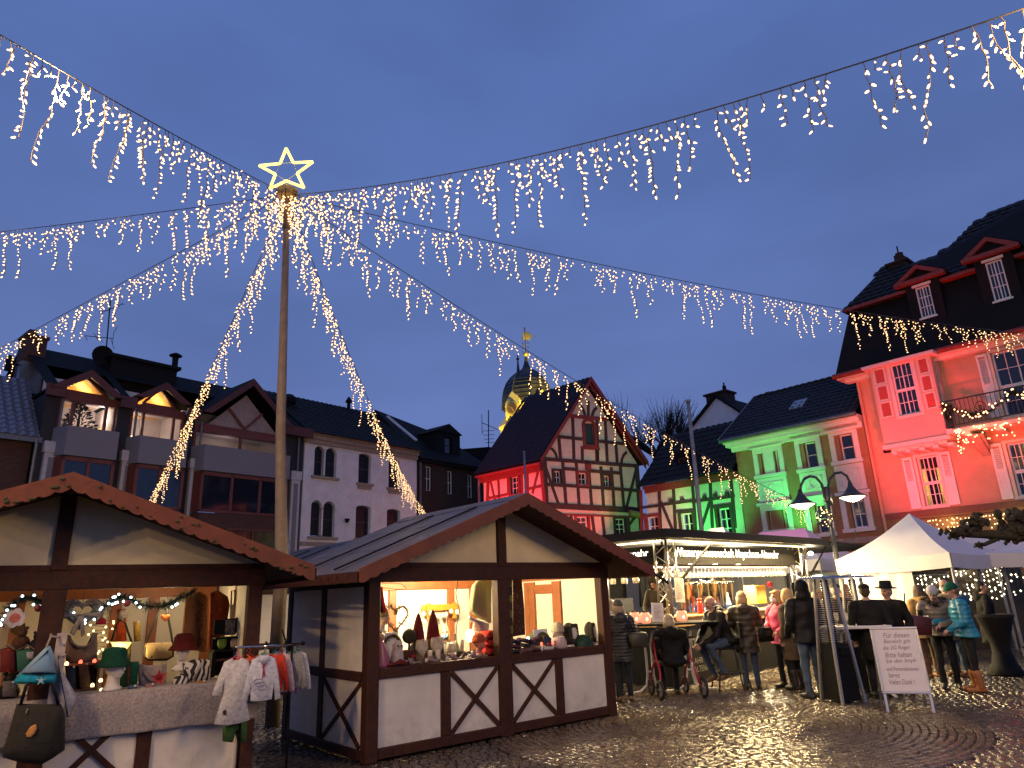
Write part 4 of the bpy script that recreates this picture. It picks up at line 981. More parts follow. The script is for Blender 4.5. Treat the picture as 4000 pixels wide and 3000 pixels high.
sw_ = (wl1[1]-wl1[0])*.5
shutter(wl1[0]-.12-sw_,wl1[0]-.12,wl1[2]-.05,wl1[3]+.05); shutter(wl1[1]+.12,wl1[1]+.12+sw_,wl1[2]-.05,wl1[3]+.05)
shutter(wl2[0]-.12-sw_,wl2[0]-.12,wl2[2]-.05,wl2[3]+.05)
shutter(wu2[0]-.1-sw_,wu2[0]-.1,wu2[2],wu2[3]+.02)
q = MB(); q.box(ua-.02,-.1,3.78,ub,-.003,4.0); q.build('string_course',mat('brown_course',(.16,.08,.055),.8),H)
q = MB(); q.box(ua,-.05,0,ub,-.003,3.78); q.build('ground_floor',mat('ochre_ground_floor',(.26,.16,.08),.85,.15,3),H)
# bay window
BO = .85
bl,br_ = RW.uv(*c6(1150,520),BO)[0],RW.uv(*c6(1590,420),BO)[0]
zb0 = RW.uv(*c6(1200,815),BO)[1]; zb1 = EVR-.02
bwn = rect(RW,c6(1245,235),c6(1470,570),BO)
b = MB(); b.wall(bl,br_,zb0,zb1,[bwn],-BO,-BO+.2)
b.box(bl,-BO+.2,zb0,bl+.15,0,zb1)
b.box(bl,-BO+.2,zb0,br_,0,zb0+.12)
# right return with a tall narrow window
b.box(br_-.15,-BO+.2,zb0,br_,-.62,zb1).box(br_-.15,-.2,zb0,br_,0,zb1).box(br_-.15,-.62,zb0,br_,-.2,bwn[2]).box(br_-.15,-.62,bwn[3],br_,-.2,zb1)
b.build('bay',mat('salmon_bay',(.60,.40,.32),.8,.06,3,.15,60),H)
zt = bwn[2]+(bwn[3]-bwn[2])*.48
for z0,z1 in ((bwn[2],zt),(zt+.004,bwn[3])): window(H,bwn[0],bwn[1],z0,z1,-BO+.06,4,2,m_white,fw=.05,mw=.022,mid=2)
for z0,z1 in ((bwn[2],zt),(zt+.004,bwn[3])):
 o = window(H,0,.42,z0,z1,0,2,2,m_white,fw=.045); o.matrix_local = Matrix.Translation((br_-.06,-.62,0)) @ Matrix.Rotation(R_(90),4,'Z')
q = MB(); q.box(bwn[0]-.12,-BO-.04,bwn[2]-.12,bwn[1]+.12,-BO-.003,bwn[2]-.01).box(bwn[0]-.12,-BO-.035,bwn[2],bwn[0]-.01,-BO-.003,bwn[3]+.1).box(bwn[1]+.01,-BO-.035,bwn[2],bwn[1]+.12,-BO-.003,bwn[3]+.1); q.build('bay_surround',m_cream,H)
for s_ in (0,1):
 x0,x1 = (bl+.1,bwn[0]-.2) if s_ == 0 else (bwn[1]+.2,br_-.08)
 h_ = (bwn[3]-bwn[2]-.1)/3
 for k in range(3):
  z0 = bwn[2]+.03+k*(h_+.03); t_ = .05
  q = MB(); q.box(x0,-BO-.03,z0,x1,-BO-.003,z0+t_).box(x0,-BO-.03,z0+h_-t_,x1,-BO-.003,z0+h_).box(x0,-BO-.03,z0+t_,x0+t_,-BO-.003,z0+h_-t_).box(x1-t_,-BO-.03,z0+t_,x1,-BO-.003,z0+h_-t_); q.build('panel_frame',m_cream,H)
  q = MB(); q.box(x0+t_+.02,-BO-.012,z0+t_+.02,x1-t_-.02,-BO-.002,z0+h_-t_-.02); q.build('panel',mat('red_panel',(.42,.07,.05),.6),H)
q = MB(); q.box(bl-.06,-BO-.08,zb0-.14,br_+.06,0,zb0-.003).box(bl+.15,-BO+.1,zb0-.26,br_-.1,0,zb0-.14)
for i in range(5): q.box(bl+.2+i*.45,-BO+.0,zb0-.36,bl+.36+i*.45,-.01,zb0-.26)
q.build('bay_base',m_cream,H)
# balcony
bz = RW.uv(*c6(1760,665),1.0)[1]-.05; bx0,bx1,bo = br_+.02,ub,1.0
q = MB(); q.box(bx0,-bo,bz-.16,bx1,0,bz)
for i in range(6): q.box(bx0+.5+i*.9,-bo+.1,bz-.3,bx0+.66+i*.9,-.01,bz-.16)
q.build('balcony_slab',m_cream,H)
q = MB(); q.prism([(bx0+.5,-bo+.15,bz-.3),(bx0+1.0,-bo+.15,bz-.3),(bx0+.95,-.1,bz-.75),(bx0+.55,-.1,bz-.75)],(0,.1,0)); q.prism([(bx0+.62,-.003,bz-.95),(bx0+.62,-.003,bz-.3),(bx0+.62,-bo+.1,bz-.3)],(.26,0,0)); q.build('balcony_bracket',m_sandst,H)
m_iron = mat('wrought_iron',(.018,.016,.016),.5,.2)
q = MB(); rt = bz+.95
q.bar((bx0,-bo+.04,rt),(bx1,-bo+.04,rt),.05,.04).bar((bx0,-bo+.04,bz+.1),(bx1,-bo+.04,bz+.1),.03,.03).bar((bx0+.02,-bo+.04,rt),(bx0+.02,-.0,rt),.05,.04)
q.build('balcony_rail',m_iron,H)
q = MB(); q.tube([(0,0,.1),(0,0,.95)],.011,5); me = q.mesh('baluster',m_iron)
for i in range(int((bx1-bx0)/.13)): put('baluster',me,H,(bx0+.06+i*.13,-bo+.04,bz))
for i in range(6): put('baluster',me,H,(bx0+.02,-bo+.18+i*.14,bz))
for k in range(3):
 q = MB(); xc_ = bx0+1.15+k*1.7
 for s_ in (-1,1): q.tube([(xc_+s_*(.03+.1*t*math.cos(6*t)),-bo+.03,bz+.55+.14*t*math.sin(6*t)) for t in np.linspace(.2,1.4,22)],.012,4)
 q.build('rail_scroll',m_iron,H)
# roof: gutter, steep slate skirt with dormers, tiled upper slope
q = MB(); q.tube([(ua-.6,-.62,EVR+.12),(ub,-.62,EVR+.12)],.1,10); q.build('gutter',m_rbeam,H)
q = MB(); q.box(ua-.5,-.55,EVR-.02,ub,.3,EVR+.1).box(ua-.3,-.3,EVR-.14,ub,-.003,EVR-.02); q.box(bl-.2,-BO-.25,EVR-.03,br_+.2,-.5,EVR+.08); q.build('eaves',m_cream,H)
MZ = RW.uv(*d6(430,1320),-.35)[1]; MZ = max(MZ,EVR+1.9)
q = MB(); q.add([(ua-.55,-.55,EVR+.12),(ub,-.55,EVR+.12),(ub,.35,MZ),(ua+.1,.35,MZ),(ua-.55,8,EVR+.12),(ua+.1,7,MZ)],[(0,1,2,3),(0,3,5,4)]); q.build('mansard_skirt',m_slate,H)
q = MB(); q.bar((ua+.0,.12,MZ),(ub,.12,MZ),.3,.12); q.build('skirt_moulding',m_rbeam,H)
kk = .95
nrm = RW.M.to_3x3() @ Vector((0,-kk,1)).normalized(); P0 = RW.wp(0,.1,MZ)
outl = [RW.loc(isect(*d6(x_,y_),P0,nrm)) for x_,y_ in ((240,1500),(440,940),(740,930),(1050,790),(1560,360),(1920,225))]
poly = [Vector((ua-.1,.1,MZ+.02)),outl[1],outl[2],outl[3],outl[4],outl[5],outl[5]+Vector((3,0,.4)),Vector((ub+2,.1,MZ+.02))]
q = MB(); q.poly([p+Vector((0,0,.01)) for p in poly]); q.poly([poly[0],Vector((ua+.2,6,MZ)),outl[1]]); rfo = q.build('roof',m_slate,H)
def inside(x_,z_):
 c_ = False; n_ = len(poly)
 for i in range(n_):
  a_,d_ = poly[i],poly[(i+1) % n_]
  if (a_.z > z_) != (d_.z > z_) and x_ < (d_.x-a_.x)*(z_-a_.z)/(d_.z-a_.z)+a_.x: c_ = not c_
 return c_
TM = Matrix((Vector((1,0,0)),Vector((0,1,kk)).normalized(),Vector((0,-kk,1)).normalized())).transposed().to_4x4()
tl = MB(); tl.add([(0,-.03,.06),(.05,-.05,.075),(.15,-.07,.085),(.25,-.05,.075),(.30,-.03,.06),(.30,.4,.012),(.15,.4,.03),(0,.4,.012),(0,-.03,.02),(.15,-.07,.03),(.30,-.03,.02)],[(0,1,2,6,7),(2,3,4,5,6),(8,9,2,1,0),(9,10,4,3,2)])
me = tl.mesh('tile',m_tile); cnt = 0; rest = MB()
for j in range(24):
 for i in range(40):
  x_ = ua-1+i*.31+(.15 if j % 2 else 0); z_ = MZ+.02+j*.26; y_ = .1+(z_-MZ)/kk
  if not inside(x_+.15,z_+.05): continue
  m_ = Matrix.Translation((x_,y_,z_)) @ TM @ Matrix.Rotation(rng.uniform(-.02,.02),4,'X')
  if cnt < 300: put('tile',me,rfo,m_); cnt += 1
  else: rest.add([m_ @ Vector(v) for v in tl.v],tl.f)
if rest.f: tag(put('upper_tiles',rest.mesh('upper_tiles',m_tile),rfo),kind='stuff')
def dormer(pc,pw0,pw1,out):
 r_ = rect(RW,d6(*pw0),d6(*pw1),out); xc_ = (r_[0]+r_[1])/2; hw = (r_[1]-r_[0])/2+.32; y_ = -out
 z0,z1 = r_[2]-.5,r_[3]+.18
 q = MB(); q.wall(xc_-hw,xc_+hw,z0,z1,[r_],y_,y_+.12); q.box(xc_-hw,y_+.12,z0,xc_-hw+.1,y_+1.9,z1).box(xc_+hw-.1,y_+.12,z0,xc_+hw,y_+1.9,z1); q.build('dormer',m_slate,H)
 zt = RW.uv(*d6(*pc),out+.15)[1]
 q = MB(); q.prism([(xc_-hw-.1,y_-.05,z1),(xc_+hw+.1,y_-.05,z1),(xc_,y_-.05,zt-.1)],(0,2.2,0)); q.build('dormer_pediment',m_slate,H)
 q = MB(); q.box(xc_-hw-.3,y_-.25,z1-.02,xc_+hw+.3,y_-.02,z1+.12)
 for s_ in (-1,1): q.prism([(xc_+s_*(hw+.32),y_-.22,z1+.1),(xc_,y_-.22,zt),(xc_,y_-.22,zt-.16),(xc_+s_*(hw+.02),y_-.22,z1+.1)],(0,.2,0))
 q.build('pediment_moulding',m_rbeam,H)
 q = MB()
 for s_ in (-1,1): q.add([(xc_+s_*(hw+.32),y_-.2,z1+.14),(xc_,y_-.2,zt+.03),(xc_,y_+2.4,zt+.03),(xc_+s_*(hw+.32),y_+2.4,z1+.14)],[(0,1,2,3)])
 q.build('dormer_roof',m_slate,H)
 window(H,*r_,y_+.04,4,3,m_white,fw=.05,mw=.022,mid=2)
 q = MB(); q.box(r_[0]-.08,y_-.06,r_[3]+.01,r_[1]+.08,y_-.003,r_[3]+.1).box(r_[0]-.06,y_-.05,r_[2]-.07,r_[1]+.06,y_-.003,r_[2]-.005); q.build('dormer_sill',m_white,H)
dormer((780,920),(755,1180),(985,1460),.15); dormer((1540,620),(1510,910),(1800,1270),.15)
cq = [RW.loc(isect(*d6(x_,y_),RW.wp(0,2.2,0),RW.n)) for x_,y_ in ((440,950),(705,930))]
q = MB(); q.box(cq[0].x+.1,2.2,cq[0].z-1.4,cq[1].x-.12,3.2,cq[0].z).box(cq[0].x,2.1,cq[0].z,cq[1].x-.02,3.3,cq[0].z+.09).box(cq[0].x+.35,2.3,cq[0].z+.09,cq[1].x-.25,3.1,cq[0].z+.4).lathe([(.15,0),(.16,.2)],((cq[0].x+cq[1].x)/2,2.7,cq[0].z+.4),10).lathe([(.03,0),(.03,.35)],((cq[0].x+cq[1].x)/2-.02,2.7,cq[0].z+.6),6); q.build('chimney',m_brickd,H)
q = MB(); q.tube([(ua+.08,-.1,EVR),(ua+.08,-.1,0)],.06,8); q.build('downpipe',m_salmon,H)
fl = RW.uv(*c6(1235,845),.5)
q = MB(); q.box(fl[0]-.14,-.62,fl[1]-.1,fl[0]+.14,-.5,fl[1]+.08).bar((fl[0],-.5,fl[1]),(fl[0]+.3,-.02,fl[1]+.15),.04); q.build('floodlight',m_slate,H)
# fir garland with lights on the balcony, lights over the ground floor
def needle_tube(pts,r_,n,seed,L_=.09,w_=.012):
 rr = random.Random(seed); b = MB(); P_ = [Vector(p) for p in pts]
 for i in range(n):
  t_ = rr.random()*(len(P_)-1); k = min(int(t_),len(P_)-2); c_ = P_[k].lerp(P_[k+1],t_-k); d_ = (P_[k+1]-P_[k]).normalized()
  o = Vector((rr.gauss(0,1),rr.gauss(0,1),rr.gauss(0,1))); o = (o-d_*o.dot(d_)).normalized(); tip = (o+d_*rr.uniform(-.6,.6)).normalized()*r_*rr.uniform(.6,1.15)
  s_ = tip.cross(d_).normalized()*w_
  b.add([c_-s_,c_+s_,c_+tip+s_*.3,c_+tip-s_*.3],[(0,1,2,3)])
 return b
m_bulb = emit('warm_bulb',(1.0,.66,.30),3.6)
m_needle = mat('fir_needles',(.022,.045,.028),.7,.5,30)
G1 = thing('balcony_garland','fir garland with warm lights draped along balcony railing','garland',RW.M)
pts = []
for i in range(33):
 t_ = i/32; x_ = bx0+.1+(bx1-bx0)*t_; z_ = rt-.1-.55*abs(math.sin(t_*pi*2.6)); pts.append((x_,-bo-.02,z_))
pts = [(bx0-.02,-.1,rt-.2),(bx0-.03,-.5,rt-.55)] + pts
needle_tube(pts,.17,1500,3,w_=.02).build('needles',m_needle,G1,kind='stuff')
q = MB(); rr = random.Random(4)
for i in range(90):
 t_ = rr.random()*(len(pts)-1); k = min(int(t_),len(pts)-2); c_ = Vector(pts[k]).lerp(Vector(pts[k+1]),t_-k)+Vector((rr.uniform(-.1,.1),-.13+rr.uniform(-.05,.03),rr.uniform(-.12,.1))); q.sph(c_,.026,6,4)
q.build('bulbs',m_bulb,G1,kind='stuff')
G1 = thing('balcony_icicles','warm icicle lights hanging under the balcony edge','lights',RW.M)
q = MB(); q.tube([(bx0+.2,-bo-.03,bz-.03),(bx1,-bo-.03,bz-.03)],.012,5); q.build('cable',m_iron,G1)
q = MB()
for i in range(120):
 x_ = bx0+.25+(bx1-bx0)*rr.random()**1.1; dz = rr.random()**1.5*.55; q.sph((x_,-bo-.03+rr.uniform(-.03,.03),bz-.05-dz),.024,6,4)
for i in range(16): q.sph((bx0+.35+rr.uniform(-.08,.08),-bo-.03,bz-.1-rr.random()*.8),.024,6,4)
q.build('bulbs',m_bulb,G1,kind='stuff')
G1 = thing('facade_icicles','warm icicle lights along salmon house above the white tents','lights',RW.M)
q = MB(); q.tube([(ua+.6,-.16,3.7),(ub,-.16,3.7)],.012,5); q.build('cable',m_iron,G1)
q = MB()
for i in range(75):
 x_ = ua+.7+i*.085+rr.uniform(-.03,.03); n_ = rr.choice((1,2,3,4,5))
 for k in range(n_):
  if rr.random() < .8: q.sph((x_+rr.uniform(-.03,.03),-.16,3.62-k*.13-rr.uniform(0,.05)),.022,6,4)
q.build('bulbs',m_bulb,G1,kind='stuff')
lamp('facade_icicle_light',RW.wp(2.2,-.4,3.45),9,(1,.62,.2),.1,G1); lamp('facade_icicle_light',RW.wp(4.2,-.4,3.45),9,(1,.62,.2),.1,G1)
lamp('icicle_light',RW.wp(bx0+.9,-bo-.3,bz-.3),5,(1,.66,.2),.1,G1)

# ================================================================== bare tree behind the annex
tb = at(2560,1720,50)
H = thing('bare_tree','leafless pollard tree with upright twigs behind the half-timbered roofs','tree',(tb.x,tb.y,0))
rr = random.Random(11)
m_bark = mat('dark_bark',(.030,.026,.026),.9,.3,6,.4)
b = MB(); tips = []
zk = tb.z-1.0
b.tube([(0,0,0),(.1,0,zk*.6),(0,0,zk)],[.45,.36,.34],8)
for i in range(9):
 a_ = i*.7+rr.random(); L_ = rr.uniform(1.2,3.0); e_ = Vector((L_*math.cos(a_),L_*math.sin(a_),zk+rr.uniform(.6,1.6))); b.tube([(0,0,zk-.2),e_*.5+Vector((0,0,(zk)*.5+.1)),e_],[.2,.15,.11],6); tips.append(e_)
b.build('trunk',m_bark,H)
b = MB()
for e_ in tips:
 for i in range(34):
  o = Vector((rr.gauss(0,.35),rr.gauss(0,.35),0)); L_ = rr.uniform(1.3,3.0); dv = Vector((o.x*1.1+e_.x*.22,o.y*1.1+e_.y*.22,1)).normalized()
  p1 = e_+o*.2; p2 = e_+o*.6+dv*L_*.5; p3 = e_+o*.7+dv*L_+Vector((0,0,.2)); b.tube([p1,p2,p3],[.028,.02,.009],3,cap=False)
  if rr.random() < .5: b.tube([p2,p2+Vector((rr.gauss(0,.4),rr.gauss(0,.4),1.0))],[.014,.007],3,cap=False)
b.build('crown',m_bark,H)
# ================================================================== flagpoles
m_galv = mat('galvanised_steel',(.30,.29,.28),.5,.3,5,.1,metal=.35)
p0,p1 = at(*c5(1545,592),25),at(*c5(1640,1560),25)
H = thing('flagpole','tall bare metal flagpole in front of the green lit annex','pole',(p1.x,p1.y,0))
MB().tube([(0,0,0),(p0.x-p1.x,0,p0.z)],[.09,.065],10).build('shaft',m_galv,H,True)
MB().lathe([(.1,0),(.1,.08),(.05,.1)],(p0.x-p1.x,0,p0.z),10).build('cap',m_galv,H)
p0,p1 = at(*c5(364,952),30),at(*c5(376,1260),30)
H = thing('thin_pole','thin grey pole standing before red lit side of timbered house','pole',(p1.x,p1.y,0))
MB().tube([(0,0,0),(p0.x-p1.x,0,p0.z)],[.05,.045],8).build('shaft',m_galv,H,True)
MB().lathe([(.06,0),(.05,.05)],(p0.x-p1.x,0,p0.z),8).build('cap',m_galv,H)
# roof aerial between brick house and church
a0,a1 = at(*c5(100,1000),46),at(*c5(107,650),46)
H = thing('roof_aerial','roof aerial mast left of the church tower','aerial',(a0.x,a0.y,0))
b = MB(); b.tube([(0,0,a0.z-4),(a1.x-a0.x,0,a1.z)],.04,6); b.build('mast',m_slate,H)
b = MB(); q0,q1 = at(*c5(60,740),46),at(*c5(175,790),46); b.tube([(q0.x-a0.x,0,q0.z),(q1.x-a0.x,0,q1.z)],.025,5); b.tube([(q0.x-a0.x,0,q0.z-.8),(q0.x-a0.x,0,q0.z+.6)],.02,5)
for y_ in (795,825,855,880):
 q0,q1 = at(*c5(65+(y_-795)*.2,y_+5),46),at(*c5(150,y_),46); b.tube([(q0.x-a0.x,0,q0.z),(q1.x-a0.x,0,q1.z)],.018,4)
b.build('elements',m_slate,H)
p_ = at(*c5(50,1000),47)
H = thing('far_roof','dark far roof between the brick house and timbered house','house',(p_.x,p_.y,0))
b = MB(); z1 = at(*c5(60,915),47).z; z0 = at(*c5(60,1060),47).z
b.prism([(-3.5,0,z0),(-1.8,0,z1-.1),(.6,0,z1),(2.2,0,z0+1.0),(2.6,0,z0)],(0,5,0)); b.build('roof',m_slate,H)
MB().box(-3.4,.3,0,2.5,5,z0).build('wall',m_brickd,H)

# ================================================================== street lamp with two arms
LB = at(3262,2110,17)
H = thing('street_lamp','two-armed street lamp with lit bell shades before ochre house','lamp',(LB.x,LB.y,0))
m_lampp = mat('lamp_iron',(.05,.055,.06),.45,.3,5,metal=.4)
lx = lambda x_,y_: at(*c6(x_,y_),17)-Vector((LB.x,LB.y,0))
MB().tube([(0,0,0),(0,0,1.0),lx(845,1530),lx(800,1200)],[.085,.07,.055,.05],10).build('post',m_lampp,H,True)
pj = lx(795,1150); MB().lathe([(.07,0),(.08,.06),(.07,.3),(.05,.34)],(pj.x,pj.y,pj.z-.2),10).build('collar',m_lampp,H)
for k,pts in enumerate((((780,1220),(772,1150),(752,1085),(715,1042),(670,1032),(628,1055),(605,1100),(600,1150)),((830,1240),(812,1170),(800,1110),(815,1050),(850,1012),(895,1005),(935,1030),(958,1075),(962,1105)))):
 P_ = [lx(*p) for p in pts]; MB().tube(P_,.032,8).build('arm',m_lampp,H,True)
 e_ = P_[-1]; hc = lx(*((612,1235) if k == 0 else (975,1180)))
 b = MB(); b.lathe([(.04,.36),(.06,.26),(.10,.2),(.15,.12),(.24,.05),(.34,.0),(.33,-.012),(.2,.03),(.02,.05)],(e_.x,e_.y,hc.z),20); sh = b.build('shade',m_lampp,H,True)
 b = MB(); b.lathe([(.02,-.12),(.10,-.105),(.2,-.06),(.29,-.008),(.02,-.004)],(e_.x,e_.y,hc.z),16); b.build('glass_bowl',emit('lamp_bowl',(1,.86,.55),5.5),H,True)
 lamp('lamp_light',Vector((LB.x,LB.y,0))+Vector((e_.x,e_.y,hc.z-.2)),55,(1,.80,.48),.12,H)
b = MB()
for i in range(26):
 a_ = rng.random()*6.28; r_ = rng.uniform(.08,.22); b.sph(lx(770,1330)+Vector((r_*math.cos(a_),-.06,r_*math.sin(a_)*1.1)),.014,6,4)
b.build('wreath_bulbs',m_bulb,H,kind='stuff')
q = MB(); q.tube([lx(770,1330)+Vector((.2*math.cos(t),-.05,.22*math.sin(t))) for t in np.linspace(0,2*pi,18)],.02,5); q.build('wreath',m_needle,H)
b = MB();
for x0_,pts in ((1010,((1000,1420),(990,1460),(975,1490))),(905,((850,1500),(880,1490),(905,1495)))):
 b.tube([lx(*p) for p in pts],.012,5)
b.build('bracket',m_lampp,H)
# ================================================================== light pole, star, garlands
PB = at(1075,2500,10.8); PT = at(1122,770,10.8)
H = thing('light_pole','tall tapered steel pole carrying the garlands between two huts','pole',(PB.x+.03,PB.y,0))
off = Vector((PB.x+.03,PB.y,0)); tp = PT-off
m_pole = mat('weathered_pole',(.20,.145,.10),.65,.25,7,.25)
MB().tube([(0,0,0),(0,0,2.2),(tp.x*.5,0,tp.z*.5),(tp.x*.93,0,tp.z*.93)],[.105,.10,.078,.055],14).build('shaft',m_pole,H,True)
MB().tube([(tp.x*.925,0,tp.z*.925),(tp.x,0,tp.z)],[.062,.058],14).build('sleeve',m_pole,H,True)
MB().lathe([(.06,-.02),(.17,.0),(.19,.05),(.19,.14),(.15,.17),(.03,.18)],(tp.x,0,tp.z),8).build('pole_head',mat('gilt_head',(.38,.26,.09),.5,.3,6),H)
b = MB()
for i in range(8): a_ = i*pi/4+.2; b.tube([(tp.x+.17*math.cos(a_),.17*math.sin(a_),tp.z+.06),(tp.x+.24*math.cos(a_),.24*math.sin(a_),tp.z+.03),(tp.x+.22*math.cos(a_),.22*math.sin(a_),tp.z-.1)],.01,5)
b.build('cable_hooks',m_iron,H)
SC = at(1119,668,10.8); k_ = (at(1219,668,10.8)-SC).length/100
SH = thing('light_star','five-pointed yellow rope-light star on top of pole','star',SC)
m_rope = emit('rope_light',(1.0,.74,.16),2.6);
tipa = [94,20,-47,-128,165]; tipr = [104,108,106,98,112]
outer = [Vector((tipr[i]*k_*math.cos(R_(tipa[i])),0,tipr[i]*k_*math.sin(R_(tipa[i])))) for i in range(5)]
innr = [Vector((44*k_*math.cos(R_(a_)),0,44*k_*math.sin(R_(a_)))) for a_ in (55,-16,-88,-163,128)]
ring = []
for i in range(5): ring += [outer[i],innr[i]]
for i in range(10):
 A_,B_ = ring[i],ring[(i+1) % 10]; L_ = (B_-A_).length; n_ = int(L_/.03)*2; d_ = (B_-A_).normalized()
 b = MB(); b.tube([A_.lerp(B_,t/n_) for t in range(n_+1)],[.027 if t % 2 else .021 for t in range(n_+1)],7); b.build('rope_light',m_rope,SH,True)
b = MB()
for i in range(5): b.tube([innr[i],innr[(i+1) % 5]],.006,5)
b.tube([innr[2],Vector(PT)-Vector(SC)+Vector((0,0,.1))],.012,5)
b.build('star_frame',m_galv,SH)
lamp('star_light',SC+Vector((0,-.3,0)),8,(1,.76,.25),.1,SH)

# icicle strands: a few shapes, copied many times along each cable
m_wire = mat('clear_wire',(.11,.085,.06),.5,.2)
m_bulb2 = emit('garland_bulb',(1.0,.62,.30),3.3)
rs = random.Random(21); strand_meshes = []
for v_ in range(14):
 n_ = [3,4,5,7,8,10,4,6,5,13,2,9,15,11][v_]; b = MB(); z_ = 0; x_ = y_ = 0; pts = [(0,0,0)]
 for i in range(n_):
  z_ -= rs.uniform(.052,.08); x_ += rs.uniform(-.022,.022); y_ += rs.uniform(-.022,.022); pts.append((x_,y_,z_))
 b.tube(pts,.0045,4,0)
 for p in pts[1:]:
  a_ = rs.random()*6.28; t_ = rs.uniform(.2,1.3); dv = Vector((math.cos(a_)*math.cos(t_),math.sin(a_)*math.cos(t_),-math.sin(t_)*.9)).normalized()
  P_ = Vector(p); q_ = P_+dv*.024; s_ = rs.uniform(.8,1.2)
  b.tube([P_,q_],.006,4,0); b.tube([q_,q_+dv*.018,q_+dv*.042],[.0065*s_,.0100*s_,.005*s_],6,1)
 strand_meshes.append((b.mesh('icicle_strand',[m_wire,m_bulb2]),n_))
def garland(E,sag,label,step=.13,dens=1.0,power=6.0,tmax=1.0,tmin=0.0,nlights=5,seed=1):
 S = Vector(PT)+Vector((0,0,.05)); E = Vector(E); Ln = (E-S).length; rr = random.Random(seed)
 O = thing('light_garland',label,'garland',S)
 f = lambda t: (E-S)*t + Vector((0,0,-4*sag*t*(1-t)))
 MB().tube([f(i/40) for i in range(41)],.0075,5).build('cable',m_iron,O)
 n_ = int(Ln/step)
 for i in range(n_):
  t = ((i+.5+rr.uniform(-.3,.3))/n_)**1.25
  if t > tmax: break
  if rr.random() > dens or (math.sin(i*.9+seed*2.1) > .8 and rr.random() < .6): continue
  # strand lengths swell and shrink along the cable as icicle curtains do
  ph = .5+.5*math.sin(i*1.9+seed)+rr.uniform(-.35,.35)
  k = min(13,max(0,int(ph*13))); order = sorted(range(14),key=lambda q: strand_meshes[q][1]); me,cnt = strand_meshes[order[k]]
  put('icicle_strand',me,O,Matrix.Translation(f(t)) @ Matrix.Rotation(rr.random()*6.28,4,'Z') @ Matrix.Rotation(rr.uniform(-.16,.16),4,'X') @ Matrix.Diagonal((1,1,rr.uniform(.85,1.15),1)))
 for i in range(nlights):
  t = tmin+(1-tmin)*(i+.5)/nlights; lamp('garland_light',S+f(t)+Vector((0,0,-.3)),power*((.5+t*.75) if tmin else 1.0),(1,.64,.30),.12,O)
 return O
garland((-6.5,-3,5.4),.3,'light garland running up to the upper left corner',.10,.97,430,tmin=.28,nlights=7,seed=1)  # its strong lamps also stand in for unseen market lights behind the camera
garland(at(-500,960,13.5),.05,'light garland running level to the left edge',.12,.95,9,nlights=4,seed=2)
garland(at(-420,1585,19),.0,'light garland sloping down to left edge above bay building',.125,.95,5,nlights=4,seed=3)
garland(ROW.wp(*(lambda q: (q[0],-.9,q[1]))(ROW.uv(545,2030,.9))),.25,'light garland falling to bay building behind left hut roof',.13,.97,6,nlights=5,seed=4)
garland(ROW.wp(*(lambda q: (q[0],-.3,q[1]))(ROW.uv(1725,2060,.3))),1.1,'light garland falling behind the middle hut roof',.13,.97,18,nlights=5,seed=5)
garland(RW.wp(*(lambda q: (q[0],-.3,q[1]))(RW.uv(3150,1975,.3))),0.4,'light garland passing church and gable house to the street lamp',.14,.95,5,nlights=6,seed=6)
garland(RW.wp(*(lambda q: (q[0],-1.0,q[1]))(RW.uv(4080,1310,1.0))),0.35,'light garland crossing to the eaves of salmon house',.13,.95,5,nlights=5,seed=7)
garland((10,0,5.8),1.0,'light garland running up to the upper right corner',.095,.96,290,tmin=.55,nlights=5,seed=8)  # lamps boosted beyond the bulbs, added as frontal light on the huts

# ================================================================== market huts
m_hutw = mat('hut_brown_stain',(.050,.0145,.007),.6,.55,16,.35,70,spec=.3,rvar=.12)
m_panel = mat('hut_white_panel',(.70,.64,.57),.6,.14,2.2,.08)
m_cream2 = mat('hut_gable_panel',(.76,.64,.42),.7,.14,2.2)
def splash(m_):
 """mud splashed up from the wet paving and a few scuffs"""
 nt = m_.node_tree; b = nt.nodes['Principled BSDF']; L = nt.links.new; old = b.inputs['Base Color'].links[0].from_socket
 tc = nt.nodes.new('ShaderNodeTexCoord'); sx = nt.nodes.new('ShaderNodeSeparateXYZ'); n = nt.nodes.new('ShaderNodeTexNoise'); n.inputs['Scale'].default_value = 7; n.inputs['Detail'].default_value = 9; n.inputs['Roughness'].default_value = .75
 L(tc.outputs['Object'],sx.inputs[0]); L(tc.outputs['Object'],n.inputs['Vector'])
 mr = nt.nodes.new('ShaderNodeMapRange'); mr.inputs['From Min'].default_value = .12; mr.inputs['From Max'].default_value = .62; mr.inputs['To Min'].default_value = .12; mr.inputs['To Max'].default_value = -.16
 ad = nt.nodes.new('ShaderNodeMath'); ad.operation = 'ADD'; r2 = nt.nodes.new('ShaderNodeMapRange'); r2.inputs['From Min'].default_value = .50; r2.inputs['From Max'].default_value = .68; r2.inputs['To Max'].default_value = .22
 mx = nt.nodes.new('ShaderNodeMixRGB'); mx.inputs['Color2'].default_value = (.16,.12,.085,1)
 L(sx.outputs['Z'],mr.inputs['Value']); L(mr.outputs['Result'],ad.inputs[0]); L(n.outputs['Fac'],ad.inputs[1]); L(ad.outputs[0],r2.inputs['Value']); L(r2.outputs['Result'],mx.inputs['Fac']); L(old,mx.inputs['Color1']); L(mx.outputs['Color'],b.inputs['Base Color'])
splash(m_panel)
m_inside = mat('hut_inside_panel',(.74,.70,.60),.6,.04,3)
m_felt = mat('roof_felt',(.055,.048,.056),.5,.35,5,.35,40,rvar=.15)
m_hutred = mat('hut_fascia_red',(.135,.030,.013),.6,.3,5,.15)
m_inwood = mat('hut_inside_wood',(.30,.095,.030),.5,.25,7)
W,D = 3.9,2.25
